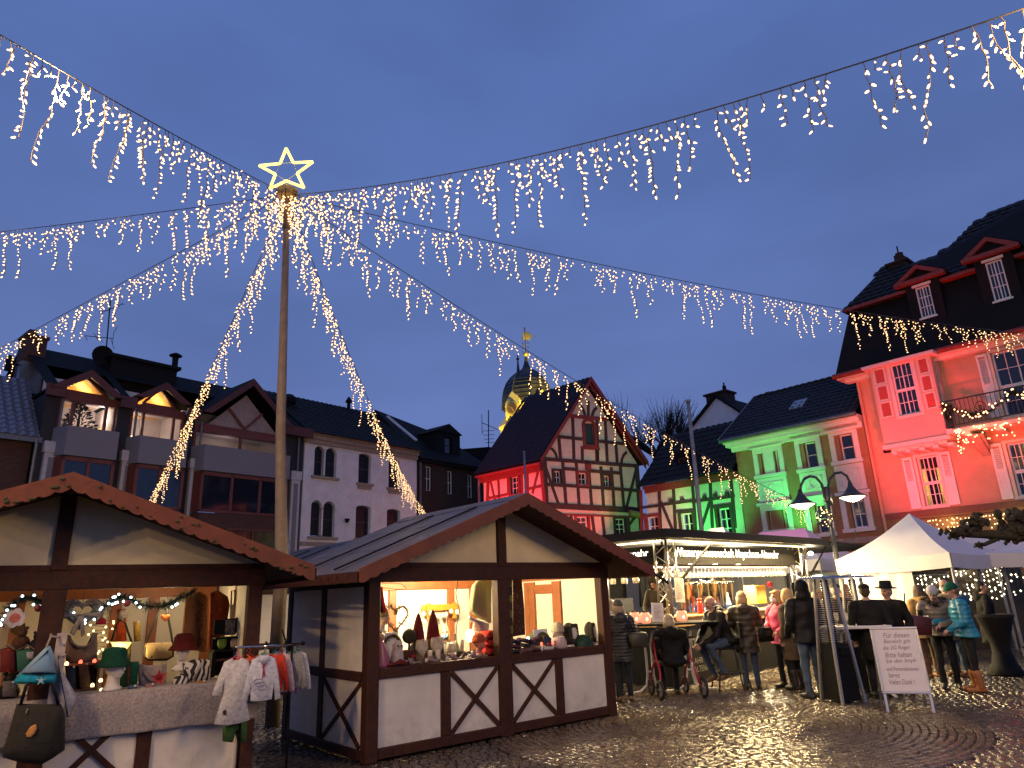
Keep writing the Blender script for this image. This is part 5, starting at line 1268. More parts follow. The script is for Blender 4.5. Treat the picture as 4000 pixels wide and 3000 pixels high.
ZB0,ZB1,ZT0,ZT1 = .82,.93,1.85,2.02
EL,EZ,RZ,FO,BK = .40,1.93,2.86,.55,.30
def inset(pts,k):
 n = len(pts); ar = sum(pts[i][0]*pts[(i+1) % n][1]-pts[(i+1) % n][0]*pts[i][1] for i in range(n)); sg = 1 if ar > 0 else -1; out = []
 for i in range(n):
  a,b_,c = Vector(pts[i-1]).to_3d(),Vector(pts[i]).to_3d(),Vector(pts[(i+1) % n]).to_3d()
  d0 = (b_-a).normalized(); d1_ = (c-b_).normalized(); n0 = Vector((-d0.y,d0.x,0)); n1 = Vector((-d1_.y,d1_.x,0)); m_ = (n0+n1)
  m_ = m_.normalized() if m_.length > 1e-4 else n0
  out.append((b_.x+m_.x*k*sg,b_.y+m_.y*k*sg))
 return out
def pillow(b,pts,t,y=0.0,k=.02,mi=0):
 """soft flat shape: outline in x-z, swollen by t"""
 i1 = inset(pts,k*.4); i2 = inset(pts,k)
 b.loft([[(p[0],y-t,p[1]) for p in i2],[(p[0],y-t*.65,p[1]) for p in i1],[(p[0],y,p[1]) for p in pts],[(p[0],y+t*.65,p[1]) for p in i1],[(p[0],y+t,p[1]) for p in i2]],mi)
 return b
def x_brace(parent,x0,x1,z0,z1,y=-.012,w_=.05,rel=None):
 for k,(A_,B_) in enumerate((((x0,z0),(x1,z1)),((x0,z1),(x1,z0)))):
  b = MB(); A3,B3 = Vector((A_[0],0,A_[1])),Vector((B_[0],0,B_[1])); d_ = (B3-A3).normalized(); nn = Vector((-d_.z,0,d_.x))*w_/2; yy = y-.006*k
  b.prism([A3-nn+Vector((0,yy,0)),B3-nn+Vector((0,yy,0)),B3+nn+Vector((0,yy,0)),A3+nn+Vector((0,yy,0))],(0,.03,0)); o = b.build('brace',m_hutw,parent)
  if rel is not None: o.matrix_local = rel
def hut(label,fr,opened=True,tilt=0.0,moss=False,closed_front=False,sx=1.0):
 Hh = thing('market_hut',label,'hut',fr.M @ Matrix.Diagonal((sx,1,1,1)))
 def part(name,m_,f,sm=False):
  b = MB(); f(b); return b.build(name,m_,Hh,sm)
 # front
 for x0,x1 in ((0,.15),(1.84,2.04),(W-.15,W)):
  part('post',m_hutw,lambda b: b.cbox(x0,-.03,0,x1,.10,ZT1-.005 if x0 else ZT1-.004,.008))
 for x0 in (.98,2.80): part('post',m_hutw,lambda b: b.cbox(x0,-.015,.13,x0+.13,.06,ZB0-.003,.006))
 part('sill_beam',m_hutw,lambda b: b.cbox(.153,-.022,ZB0,W-.153,.09,ZB1,.008))
 part('bottom_beam',m_hutw,lambda b: b.cbox(.153,-.022,.02,W-.153,.09,.128,.008))
 part('top_beam',m_hutw,lambda b: b.cbox(-.02,-.036,ZT0,W+.02,.10,ZT1,.008))
 for x0,x1 in ((.153,.977),(1.113,1.837),(2.043,2.797),(2.933,W-.153)):
  part('front_panel',m_panel,lambda b: b.box(x0,.012,.13,x1,.03,ZB0-.002))
 x_brace(Hh,1.13,1.82,.15,ZB0-.02,-.01); x_brace(Hh,2.06,2.78,.15,ZB0-.02,-.01)
 # gable
 sl = (RZ-EZ)/(W/2+EL)
 zr = lambda x: EZ+sl*(min(x,W-x)+EL)-.052
 part('gable_panel',m_cream2,lambda b: b.prism([(.05,.012,ZT1+.004),(1.88,.012,ZT1+.004),(1.88,.012,zr(1.88)),(.05,.012,zr(.05))],(0,.02,0)))
 part('gable_panel',m_cream2,lambda b: b.prism([(2.0,.012,ZT1+.004),(W-.05,.012,ZT1+.004),(W-.05,.012,zr(W-.05)),(2.0,.012,zr(2.0))],(0,.02,0)))
 part('gable_post',m_hutw,lambda b: b.cbox(1.87,-.03,ZT1+.002,2.01,.04,zr(W/2)-.012,.006))
 part('gable_rail',m_hutw,lambda b: b.box(.0,-.02,ZT1+.001,1.868,.008,ZT1+.05).box(2.012,-.02,ZT1+.001,W,.008,ZT1+.05))
 # sides and back
 for s_,xx in ((0,0.0),(1,W)):
  rel = Matrix.Translation((xx,D,0)) @ Matrix.Rotation(R_(-90),4,'Z') if s_ == 0 else Matrix.Translation((xx,0,0)) @ Matrix.Rotation(R_(90),4,'Z')
  def sp(name,m_,f):
   b = MB(); f(b); o = b.build(name,m_,Hh); o.matrix_local = rel; return o
  fx = D-.10 if s_ == 0 else D                                   # stops at the front post
  s0 = 0 if s_ == 0 else .10
  sp('post',m_hutw,lambda b: b.cbox(*( (0,-.01,0,.12,.09,ZT1-.02) if s_ == 0 else (D-.12,-.01,0,D,.09,ZT1-.02)),.008))
  xm_ = 1.05 if s_ == 0 else 1.1
  sp('post',m_hutw,lambda b: b.cbox(xm_,-.008,.12,xm_+.12,.06,ZT0-.04,.006))
  a0,a1 = (.123,fx-.003) if s_ == 0 else (.103,D-.123)
  for z0,z1,nm in ((.02,.12,'bottom_beam'),(ZB0-.02,ZB1-.03,'side_rail'),(ZT0-.04,ZT1-.01,'top_beam')): sp(nm,m_hutw,lambda b: b.cbox(a0,-.012,z0,a1,.06,z1,.006))
  for p0,p1 in ((a0+.002,xm_-.002),(xm_+.122,a1-.002)):
   for z0,z1 in ((.122,ZB0-.022),(ZB1-.028,ZT0-.042)): sp('side_panel',m_panel,lambda b: b.box(p0,.012,z0,p1,.028,z1))
  x_brace(Hh,xm_+.14,a1-.02,.14,ZB0-.04,-.006,.045,rel)
  sp('lining',m_inside,lambda b: b.box(.1,.062,.05,D-.1,.075,ZT1))
 part('back_wall',m_inside,lambda b: b.box(.08,D-.05,0,W-.08,D,ZT1))
 for x0 in (.35,1.5,2.55,2.98,W-.25): part('back_post',m_inwood,lambda b: b.cbox(x0,D-.10,.05,x0+.12,D-.052,ZT1,.006))
 part('back_rail',m_inwood,lambda b: b.cbox(.1,D-.112,ZT0-.06,W-.1,D-.053,ZT1-.05,.006))
 part('back_gable',m_cream2,lambda b: b.prism([(.05,D-.03,ZT1),(W-.05,D-.03,ZT1),(W-.05,D-.03,zr(W-.05)),(W/2,D-.03,zr(W/2)),(.05,D-.03,zr(.05))],(0,.02,0)))
 part('floor',m_hutw,lambda b: b.box(.1,.1,.03,W-.1,D-.1,.06))
 part('counter',m_hutw,lambda b: b.cbox(.15,.09,ZB1-.045,W-.15,.62,ZB1-.005,.006))
 if closed_front:
  for x0,x1 in ((.153,1.837),(2.043,W-.153)): part('shutter_panel',m_panel,lambda b: b.box(x0,.012,ZB1+.002,x1,.03,ZT0-.002))
 # roof
 for s_ in (0,1):
  X = (lambda x: x) if s_ == 0 else (lambda x: W-x)
  e_,r_ = X(-EL),W/2
  y0,y1 = -FO,D+BK
  b = MB(); th = .05
  b.add([(e_,y0,EZ-th),(r_,y0,RZ-th),(r_,y1,RZ-th),(e_,y1,EZ-th),(e_,y0,EZ-.012),(r_,y0,RZ-.012),(r_,y1,RZ-.012),(e_,y1,EZ-.012)],[(0,1,2,3),(4,5,6,7),(0,1,5,4),(1,2,6,5),(2,3,7,6),(3,0,4,7)])
  b.build('roof_boards',m_hutw,Hh)
  # felt in overlapping sheets
  nsh = 3
  for k in range(nsh):
   t0,t1 = k/nsh,(k+1)/nsh+(.015 if k < nsh-1 else 0); lift = .006+.007*(k+1)
   lp = lambda t: (e_+(r_-e_)*t,EZ+(RZ-EZ)*t)
   n_ = 14; rows_ = []
   for t in (t0,(t0+t1)/2,t1):
    x_,z_ = lp(t); rows_.append([(x_,y0-.03+(y1-y0+.06)*i/n_,z_+lift+(0 if t != t0 else -.006)+rs.uniform(-.004,.004)) for i in range(n_+1)])
   b = MB(); b.loft(rows_,closed=False); o = b.build('felt_sheet',m_felt,Hh,True)
  for yb in (.18,1.25):
   b = MB(); b.bar((e_+(r_-e_)*.03,yb,EZ+(RZ-EZ)*.03+.045),(e_+(r_-e_)*.9,yb+.05,EZ+(RZ-EZ)*.9+.045),.035,.018); b.build('roof_batten',m_slate,Hh)
  # scalloped fascia
  n_ = 19; b = MB()
  for i in range(n_):
   p0 = Vector((e_+(r_-e_)*i/n_,0,EZ+(RZ-EZ)*i/n_)); p1 = Vector((e_+(r_-e_)*(i+1)/n_,0,EZ+(RZ-EZ)*(i+1)/n_)); top = Vector((0,0,.05))
   low = [p0.lerp(p1,t)+Vector((0,0,-.092-.022*math.sin(pi*t))) for t in (0,.25,.5,.75,1)]
   b.prism([v+Vector((0,-FO-.035,0)) for v in [p0+top,*low,p1+top]],(0,.028,0))
  b.build('fascia',m_hutred,Hh)
  b = MB(); b.box(min(e_,X(-EL-.03)),y0,EZ-.09,max(e_,X(-EL-.03)),y1,EZ+.02); b.build('eaves_board',m_hutw,Hh)
 b = MB(); b.prism([(W/2-.16,-FO-.02,RZ-.03),(W/2,-FO-.02,RZ+.055),(W/2+.16,-FO-.02,RZ-.03),(W/2,-FO-.02,RZ+.03)],(0,FO+D+BK,0)); b.build('ridge_cap',m_felt,Hh)
 if moss:
  b = MB()
  for i in range(46):
   t = rs.random(); s_ = rs.choice((0,1)); x_ = -EL+(W/2+EL)*t; x_ = x_ if s_ == 0 else W-x_; z_ = EZ+(RZ-EZ)*t-.06+rs.uniform(-.05,.09); b.sph((x_,-FO-.04,z_),(rs.uniform(.008,.03),.012,rs.uniform(.008,.02)),6,4)
  b.build('moss',mat('dry_moss',(.04,.045,.015),.95,.4,40),Hh,kind='stuff')
 return Hh
F2 = Frame(gnd(1421,2987),gnd(2405,2792)-gnd(1421,2987))
hut2 = hut('middle hut with bright interior selling knitwear, gnomes and candles',F2,tilt=R_(-.0))
R1 = at(1025,2300,7.5); dh1 = hdir(6500,2135)
SX1 = .93
F1 = Frame(Vector((R1.x,R1.y,0))-dh1*W*SX1,dh1)
EZ,RZ = 1.97,2.79
hut1 = hut('foreground hut at left with bags and hats, mossy orange roof edge',F1,moss=True,sx=SX1)
EZ,RZ = 1.93,2.86
pk3 = atz(1392,2108,RZ+.05)
F3 = Frame(Vector((pk3.x,pk3.y,0))-F2.d*(W/2)+F2.n*FO,F2.d)
hut3 = hut('closed hut behind the pole, only roof and white wall showing',F3,closed_front=True)
# lamps inside the huts: a strip at the ridge of the middle hut, point lights without a fixture in the left hut
b = MB(); b.box(.6,.75,1.955,2.4,.82,1.985); b.build('strip_lamp',emit('strip_glow',(1,.82,.5),6),hut2)
lamp('hut_light',F2.wp(1.1,1.0,1.93),210,(1,.80,.46),.12,hut2); lamp('hut_light',F2.wp(2.0,1.1,1.93),170,(1,.80,.46),.12,hut2)
lamp('hut_light',F1.wp(2.45,1.5,1.2),34,(1,.66,.24),.08,hut1); lamp('hut_light',F1.wp(2.9,1.3,1.7),13,(1,.74,.42),.08,hut1); lamp('hut_light',F1.wp(1.3,1.3,1.3),4.5,(1,.55,.2),.08,hut1)
# ================================================================== wine stand
def text_mesh(s,mats,width=None,height=None,bold=0.0,depth=.004,shear=0.0,space=1.0,align='LEFT'):
 c = bpy.data.curves.new('lettering','FONT'); c.body = s; c.size = 1; c.offset = bold; c.extrude = .0; c.shear = shear; c.space_character = space; c.align_x = align; c.resolution_u = 3
 o = bpy.data.objects.new('lettering',c); COL.objects.link(o)
 dg = bpy.context.evaluated_depsgraph_get(); me = bpy.data.meshes.new_from_object(o.evaluated_get(dg)); bpy.data.objects.remove(o); bpy.data.curves.remove(c)
 me.materials.clear(); me.materials.append(mats)
 n = len(me.vertices); co = np.zeros(n*3,np.float32); me.vertices.foreach_get('co',co); co = co.reshape(-1,3)
 x0,x1,y0,y1 = co[:,0].min(),co[:,0].max(),co[:,1].min(),co[:,1].max()
 sx = (width/(x1-x0)) if width else 1; sy = (height/(y1-y0)) if height else sx
 if not width: sx = sy
 new = np.stack([(co[:,0]-x0)*sx,np.zeros(n),(co[:,1]-y0)*sy],1).astype(np.float32)
 me.vertices.foreach_set('co',new.ravel()); me.update(); me.name = 'lettering'
 return me
ST = Frame(at(2630,2700,12.8),hdir(4870,2210))
H = thing('wine_stand','black wine stand with lit lettering, glass rack and lattice trusses','stall',ST.M)
STAND = H
m_blk = mat('black_panel',(.0065,.006,.006),.6,.3,5,spec=.25)
m_oak = mat('light_oak',(.46,.28,.11),.5,.2,6,.08)
m_alu = mat('truss_aluminium',(.62,.60,.57),.32,.1,5,metal=.85)
LX,LY = 6.0,4.2
S_ = lambda x_,y_,out=0.0: ST.uv(*c7(x_,y_),out)
b = MB(); b.box(.25,.1,.02,LX,.16,1.0).box(.25,.16,.02,.31,LY,1.0); b.build('counter_front',m_blk,H)
b = MB(); b.box(.23,.08,1.0,LX,.2,1.14).box(.23,.2,1.0,.35,LY,1.14); b.build('counter_band',m_oak,H)
b = MB(); b.cbox(.2,.05,1.142,LX+.02,.62,1.18,.008).cbox(.2,.622,1.142,.75,LY,1.18,.008); b.build('counter_top',m_oak,H)
b = MB(); b.box(.36,.64,.86,LX,1.0,.9); b.build('work_shelf',m_oak,H)
b = MB(); b.box(-.45,-.45,2.53,LX+.35,LY+.2,2.62); b.build('roof',m_blk,H)
b = MB(); b.box(-.49,-.49,2.515,LX+.39,-.452,2.66).box(-.49,-.45,2.515,-.452,LY+.2,2.66); b.build('roof_edge',m_blk,H)
b = MB(); b.add([(LX+.4,-.48,2.56),(LX+2.6,-.9,2.44),(LX+2.6,2.6,2.44),(LX+.4,2.6,2.56),(LX+.4,-.48,2.62),(LX+2.6,-.9,2.50),(LX+2.6,2.6,2.50),(LX+.4,2.6,2.62)],[(0,1,2,3),(4,5,6,7),(0,1,5,4),(1,2,6,5),(2,3,7,6),(3,0,4,7)]); b.build('side_flap',m_blk,H)
b = MB(); b.box(.3,.12,2.10,LX,.17,2.44); b.build('sign_board',m_blk,H)
b = MB(); b.box(.3,.18,2.10,.35,LY,2.44); b.build('side_sign_board',m_blk,H)
m_letter = emit('lit_lettering',(1,.93,.80),2.2)
x0_,x1_ = S_(716,220)[0],S_(1530,250)[0]
me = text_mesh('Winzergenossenschaft Mayschoss-Altenahr',m_letter,x1_-x0_,.225,.010); o = put('lettering',me,H,(x0_,.112,2.185))
me = text_mesh('Winzergenossenschaft Mayschoss-Altenahr',m_letter,3.5,.165,.012); put('side_lettering',me,H,Matrix.Translation((.29,3.95,2.225)) @ Matrix.Rotation(R_(-90),4,'Z'))
me = text_mesh('Die ä',mat('silver_print',(.35,.33,.29),.6),.42,.17); put('front_lettering',me,H,(S_(842,920)[0],.095,.62))
me = text_mesh('AHR',mat('silver_print',(.35,.33,.29),.6),.3,.10); put('front_lettering',me,H,(S_(866,1080)[0],.095,.34))
me = text_mesh('ALTENA',mat('silver_print',(.35,.33,.29),.6),.5,.10); put('front_lettering',me,H,(S_(866,1130)[0],.095,.20))
m_strip = emit('warm_strip',(1,.80,.42),7)
b = MB(); b.box(.3,-.03,2.495,LX+.1,.01,2.515); b.build('light_strip',m_strip,H)
b = MB(); b.box(.14,.2,2.495,.18,LY,2.515); b.build('light_strip',m_strip,H)
b = MB(); b.box(.5,.32,2.045,LX-.3,.36,2.06); b.build('rack_light',emit('rack_strip',(1,.82,.48),6,True),H)
b = MB(); b.box(.38,.25,2.06,LX-.2,.62,2.10); b.build('glass_rack',m_oak,H)
b = MB(); b.box(.36,.7,2.0,.62,LY-.4,2.04); b.build('side_glass_rack',m_oak,H)
for k,x_ in enumerate((790,982,1162)):
 p_ = S_(x_,248,-.1); b = MB(); b.lathe([(.045,0),(.05,.012),(.02,.016)],(p_[0],.09,2.09),12); b.build('downlight',emit('spot_face',(1,.9,.7),3),H)
for k,(x_,y_) in enumerate(((.33,.12),(LX-.12,.12),(3.1,LY-.3))):
 b = MB(); a_ = .13
 cs = [(x_-a_,y_-a_),(x_+a_,y_-a_),(x_+a_,y_+a_),(x_-a_,y_+a_)]
 for X,Y in cs: b.tube([(X,Y,1.18 if k == 2 else 1.19),(X,Y,2.52)],.024,8)
 tr = b.build('truss',m_alu,H,True)
 for j in range(4):
  A_,B_ = cs[j],cs[(j+1) % 4]; z = 1.24; i = 0; b = MB()
  while z < 2.42:
   p_,q_ = (A_,B_) if i % 2 == 0 else (B_,A_); b.tube([(p_[0],p_[1],z),(q_[0],q_[1],z+.17)],.010,5); z += .17; i += 1
  b.build('lattice',m_alu,tr)
for (x0,y0),(x1,y1) in (((.2,.0),(-.25,.9)),((.5,.0),(1.35,-.3)),((LX-.25,.0),(LX-.5,-.3)),((LX+.02,.0),(LX+.5,-.35))):
 b = MB(); b.tube([(x0,y0,1.75),(x1,y1,2.5)],.018,6); b.tube([(x0,y0,1.75),(x0+(x1-x0)*.55,y0+(y1-y0)*.55,1.75+.75*.55)],.027,6); b.build('gas_strut',m_slate,H)
b = MB(); b.box(.4,LY-.1,.0,4.4,LY,2.5).box(.38,LY-1.9,1.5,.42,LY-.1,2.0); b.build('back_wall',m_blk,H)
b = MB(); b.box(.7,LY-.8,.3,1.9,LY-.12,1.55); b.build('steel_cooler',m_alu,H)
b = MB(); b.box(.75,LY-.75,1.56,1.35,LY-.2,2.0); b.build('white_box',m_white,H)
b = MB(); b.box(1.0,2.3,0,2.2,2.9,1.5); b.build('tall_fridge',m_blk,H)
# drapery tied back beside the urns
b = MB(); n_ = 16
b.loft([[(4.3+1.5*i/n_*(1-.75*t**1.5)+.0,LY-.6+.08*math.sin(i*1.9),2.45-1.2*t) for i in range(n_+1)] for t in (0,.3,.6,.85,1)],closed=False); b.build('black_drape',m_blk,H)
for x_,y_,p_ in ((1.2,.6,240),(2.9,.6,240),(4.6,.6,240),(.8,2.2,220)): lamp('stand_light',ST.wp(x_,y_+.3,1.92),p_*1.25,(1,.82,.50),.1,H)
o = lamp('strip_light',ST.wp(3.1,-.30,2.49),620,(1,.72,.32),.1,H,'AREA',ST.wp(3.1,-1.1,0),size=(5.4,.12))
o = lamp('strip_light',ST.wp(-.2,2.2,2.49),320,(1,.72,.32),.1,H,'AREA',ST.wp(-.9,2.2,0),size=(.12,3.6))
lamp('flap_light',ST.wp(LX+1.1,.3,2.3),45,(1,.8,.5),.06,H)
b = MB(); b.lathe([(.05,0),(.07,.05),(.03,.09)],(LX+1.1,.3,2.35),10); b.build('flap_lamp',emit('flap_glow',(1,.85,.6),8),H,True)
# glasses on the rack
gl = MB(); gl.lathe([(.036,0),(.034,-.004),(.006,-.01),(.004,-.075),(.018,-.09),(.036,-.13),(.038,-.16),(.030,-.205),(.028,-.205),(.035,-.16),(.033,-.13),(.012,-.095)],n=12,cap=False)
m_wglass = mat('wine_glass',(.80,.74,.60),.08,.05,5); m_wglass.node_tree.nodes['Principled BSDF'].inputs['Alpha'].default_value = .55
gme = gl.mesh('wine_glass',m_wglass,True)
for i in range(36):
 x_ = .62+i*.138
 o = put('wine_glass',gme,None,ST.M @ Matrix.Translation((x_,.31+.0*(i % 2),2.055)) @ Matrix.Rotation(rs.uniform(-.05,.05) if i < 29 else -.35,4,'Y'))
 tag(o,'clear wine glass hanging in the front rack over the bar','glass','wine glasses in front rack')
for i in range(16):
 o = put('wine_glass',gme,None,ST.M @ Matrix.Translation((.49+.1*(i % 2),.9+i*.14,1.995))); tag(o,'clear wine glass hanging in the side rack by middle hut','glass','wine glasses in side rack')
# urns and small things on the counter
m_steel = mat('polished_steel',(.62,.58,.52),.14,.1,3,metal=1.0,rvar=.06)
def on(fr,px,y,z):
 """local point at depth y and height z below the picture column px"""
 u,v = fr.uv(px,2400,-y); return (u,y,z)
urn_l = ('small steel urn at left end of the row behind counter','large steel urn, second of the row, with lid knob','large steel urn, third of the row','large steel urn just right of the rear truss','rightmost large steel urn beside blue bottle')
for k,(xa,xb) in enumerate(((725,757),(762,858),(862,940),(975,1048),(1052,1126))):
 p0,p1 = S_(xa,600,-.55)[0],S_(xb,600,-.55)[0]; r_ = (p1-p0)/2; h_ = .36 if k == 0 else .56
 TS = thing('urn',urn_l[k],'urn',ST.M @ Matrix.Translation(((p0+p1)/2,.55+r_*.2,1.182)),'steel urns')
 MB().lathe([(r_*.96,0),(r_*.96,.03),(r_*.92,.05),(r_*.92,h_-.03),(r_,h_-.02),(r_,h_)],n=20).build('body',m_steel,TS,True)
 MB().lathe([(r_*1.02,h_),(r_*.9,h_+.03),(r_*.3,h_+.05),(.03,h_+.055),(.03,h_+.08),(.01,h_+.09)],n=20).build('lid',m_steel,TS,True)
 MB().tube([(0,-r_*.9,.08),(0,-r_-.06,.08),(0,-r_-.06,.03)],.012,6).build('tap',m_blk,TS,True)
 b = MB()
 for s_ in (-1,1): b.tube([(s_*r_*.92,0,h_*.7),(s_*(r_+.05),0,h_*.72),(s_*(r_+.05),0,h_*.85),(s_*r_*.92,0,h_*.87)],.01,5)
 b.build('handles',m_blk,TS)
def counter_item(name,label,cat,px,y,z,group=None): return thing(name,label,cat,ST.M @ Matrix.Translation(on(ST,c7(px,0)[0],y,z)),group)
m_red = mat('red_plastic',(.60,.035,.02),.35,.1)
TS = counter_item('flask','red flask on counter before the urns','flask',880,.2,1.182); MB().lathe([(.05,0),(.055,.02),(.055,.2),(.045,.23)],n=14).build('body',m_red,TS,True); MB().lathe([(.047,.23),(.047,.28),(.02,.29)],n=14).build('cap',m_red,TS,True)
TS = counter_item('bottle','blue and white spray bottle right of the urns','bottle',1108,.3,1.182); MB().lathe([(.05,0),(.055,.02),(.055,.14),(.03,.24),(.02,.3)],n=12).build('body',m_white,TS,True); MB().lathe([(.0565,.03),(.0565,.13)],n=12,cap=False).build('label',mat('blue_label',(.03,.10,.4),.4),TS); MB().lathe([(.022,.3),(.022,.35),(.01,.37)],n=10).build('cap',m_white,TS)
TS = counter_item('bottle','small dark bottle between urns and olive coat','bottle',1150,.3,1.182); MB().lathe([(.03,0),(.033,.02),(.033,.12),(.012,.18),(.012,.22)],n=12).build('body',m_blk,TS,True); MB().lathe([(.0335,.03),(.0335,.1)],n=12,cap=False).build('label',m_white,TS)
TS = counter_item('paper_box','yellow cardboard box behind counter under lit tent roof','box',1330,.9,1.25); MB().cbox(-.24,-.15,0,.24,.15,.42,.01).build('carton',mat('yellow_card',(.75,.45,.06),.6),TS); MB().box(-.2,-.154,.1,.2,-.151,.3).build('print',mat('yellow_card2',(.8,.6,.2),.6),TS)
TS = counter_item('flower_pot','red poinsettia in a small pot on the bar shelf','flower',1450,.8,1.25); MB().lathe([(.06,0),(.08,.14),(.075,.14)],n=12).build('pot',m_white,TS,True)
b = MB(); rr = random.Random(2)
for i in range(24):
 a_ = rr.random()*6.28; t_ = rr.uniform(-.4,1.3); dv = Vector((math.cos(a_)*math.cos(t_),math.sin(a_)*math.cos(t_),math.sin(t_))); s_ = dv.cross(Vector((0,0,1))).normalized()*.03; c_ = Vector((0,0,.36)); b.add([c_+dv*.03,c_+dv*.08+s_,c_+dv*.15,c_+dv*.08-s_],[(0,1,2,3)])
b.build('petals',mat('poinsettia',(.6,.02,.03),.6),TS,kind='stuff'); MB().tube([(0,0,.13),(0,0,.42)],.012,5).build('stem',m_needle,TS)
# standing table with white tube legs, lanterns on it
tb0 = gnd(*c7(470,1335)); TB = Frame(tb0,ST.d*.25+Vector((1,0,0)))
H = thing('bar_table','black-topped standing table on white tube legs before wine stand','table',TB.M)
xa,xb = TB.uv(*c7(345,815))[0]-.05,TB.uv(*c7(960,800))[0]; zt = 1.08
MB().cbox(xa,-.35,zt,xb,.35,zt+.035,.01).build('tabletop',m_blk,H)
for x_ in (TB.uv(*c7(470,1000))[0],TB.uv(*c7(820,1000))[0]-.1):
 b = MB()
 for s_ in (-1,1): b.tube([(x_+s_*.34,-.05,zt),(x_+s_*.22,0,zt-.03),(x_+s_*.10,0,zt-.1),(x_+s_*.05,0,zt-.28),(x_+s_*.05,0,.3),(x_+s_*.08,0,.14),(x_+s_*.2,0,.05),(x_+s_*.45,0,.03)],.021,8)
 for z_ in (.35,.78): b.bar((x_-.05,0,z_),(x_+.05,0,z_),.03,.03)
 b.build('leg',m_white,H,True)
m_lant = emit('lantern_glass',(1.0,.36,.20),.9)
for k,(px_,dy) in enumerate(((432,-.12),(388,.14),(755,.1))):
 TS = thing('lantern',('pink glass candle lantern at front of the bar table','pink glass candle lantern behind the front one on bar table','pink glass candle lantern right of the blond seated woman')[k],'lantern',TB.M @ Matrix.Translation((TB.uv(*c7(px_,800))[0],dy,zt+.036)),'candle lanterns')
 MB().lathe([(.05,0),(.085,.015),(.095,.05),(.09,.14),(.065,.175),(.06,.18)],n=16).build('glass',m_lant,TS,True); MB().lathe([(.062,.178),(.066,.182),(.066,.2),(.06,.2)],n=16).build('rim',m_blk,TS,True)
 MB().lathe([(.012,.05),(.018,.07),(.006,.1)],(0,-.088,0),8).build('flame',emit('flame',(1,.75,.35),6),TS,True)
 lamp('lantern_light',TB.wp(TB.uv(*c7(px_,800))[0],dy,zt+.14),.8,(1,.5,.25),.05,TS)
TS = thing('menu_frame','white framed menu leaning on the bar table','sign',TB.M @ Matrix.Translation((TB.uv(*c7(568,780))[0],.12,zt+.04)) @ Matrix.Rotation(R_(-12),4,'X') @ Matrix.Rotation(R_(4),4,'Y'))
b = MB(); w_,h_ = .105,.32; b.box(-w_,-.01,0,w_,.01,.03).box(-w_,-.01,h_-.03,w_,.01,h_).box(-w_,-.01,.03,-w_+.03,.01,h_-.03).box(w_-.03,-.01,.03,w_,.01,h_-.03); b.build('frame',m_white,TS)
MB().box(-w_+.03,-.002,.03,w_-.03,.006,h_-.03).build('sheet',mat('menu_paper',(.72,.68,.58),.8),TS)
b = MB()
for i in range(7): b.box(-w_+.045,-.0045,.07+i*.03,w_-.05-.02*(i % 3),-.0025,.076+i*.03)
b.build('print',mat('grey_ink',(.25,.23,.2),.8),TS)
TS = thing('notice','white paper notice taped to the corner truss','paper',ST.M @ Matrix.Translation((.42,-.05,1.42)) @ Matrix.Rotation(R_(3),4,'Y'))
MB().box(-.15,-.004,0,.15,0,.42).build('sheet',mat('notice_paper',(.62,.56,.50),.8),TS)
b = MB()
for i in range(12): b.box(-.11,-.0065,.06+i*.028,.1-.05*(i % 4 == 0),-.0045,.068+i*.028)
b.build('print',mat('grey_ink',(.25,.23,.2),.8),TS)
for k,px_ in enumerate((330,372)):
 TS = thing('mug',('dark mug on counter right of the woman in beanie','dark mug beside glasses on side counter')[k],'mug',ST.M @ Matrix.Translation((.5,1.2+.5*k,1.182))); MB().lathe([(.035,0),(.04,.005),(.04,.09),(.036,.09),(.034,.01)],n=14).build('cup',m_blk,TS,True); MB().tube([(.04,0,.07),(.065,0,.06),(.06,0,.03),(.04,0,.02)],.006,5).build('handle',m_blk,TS)

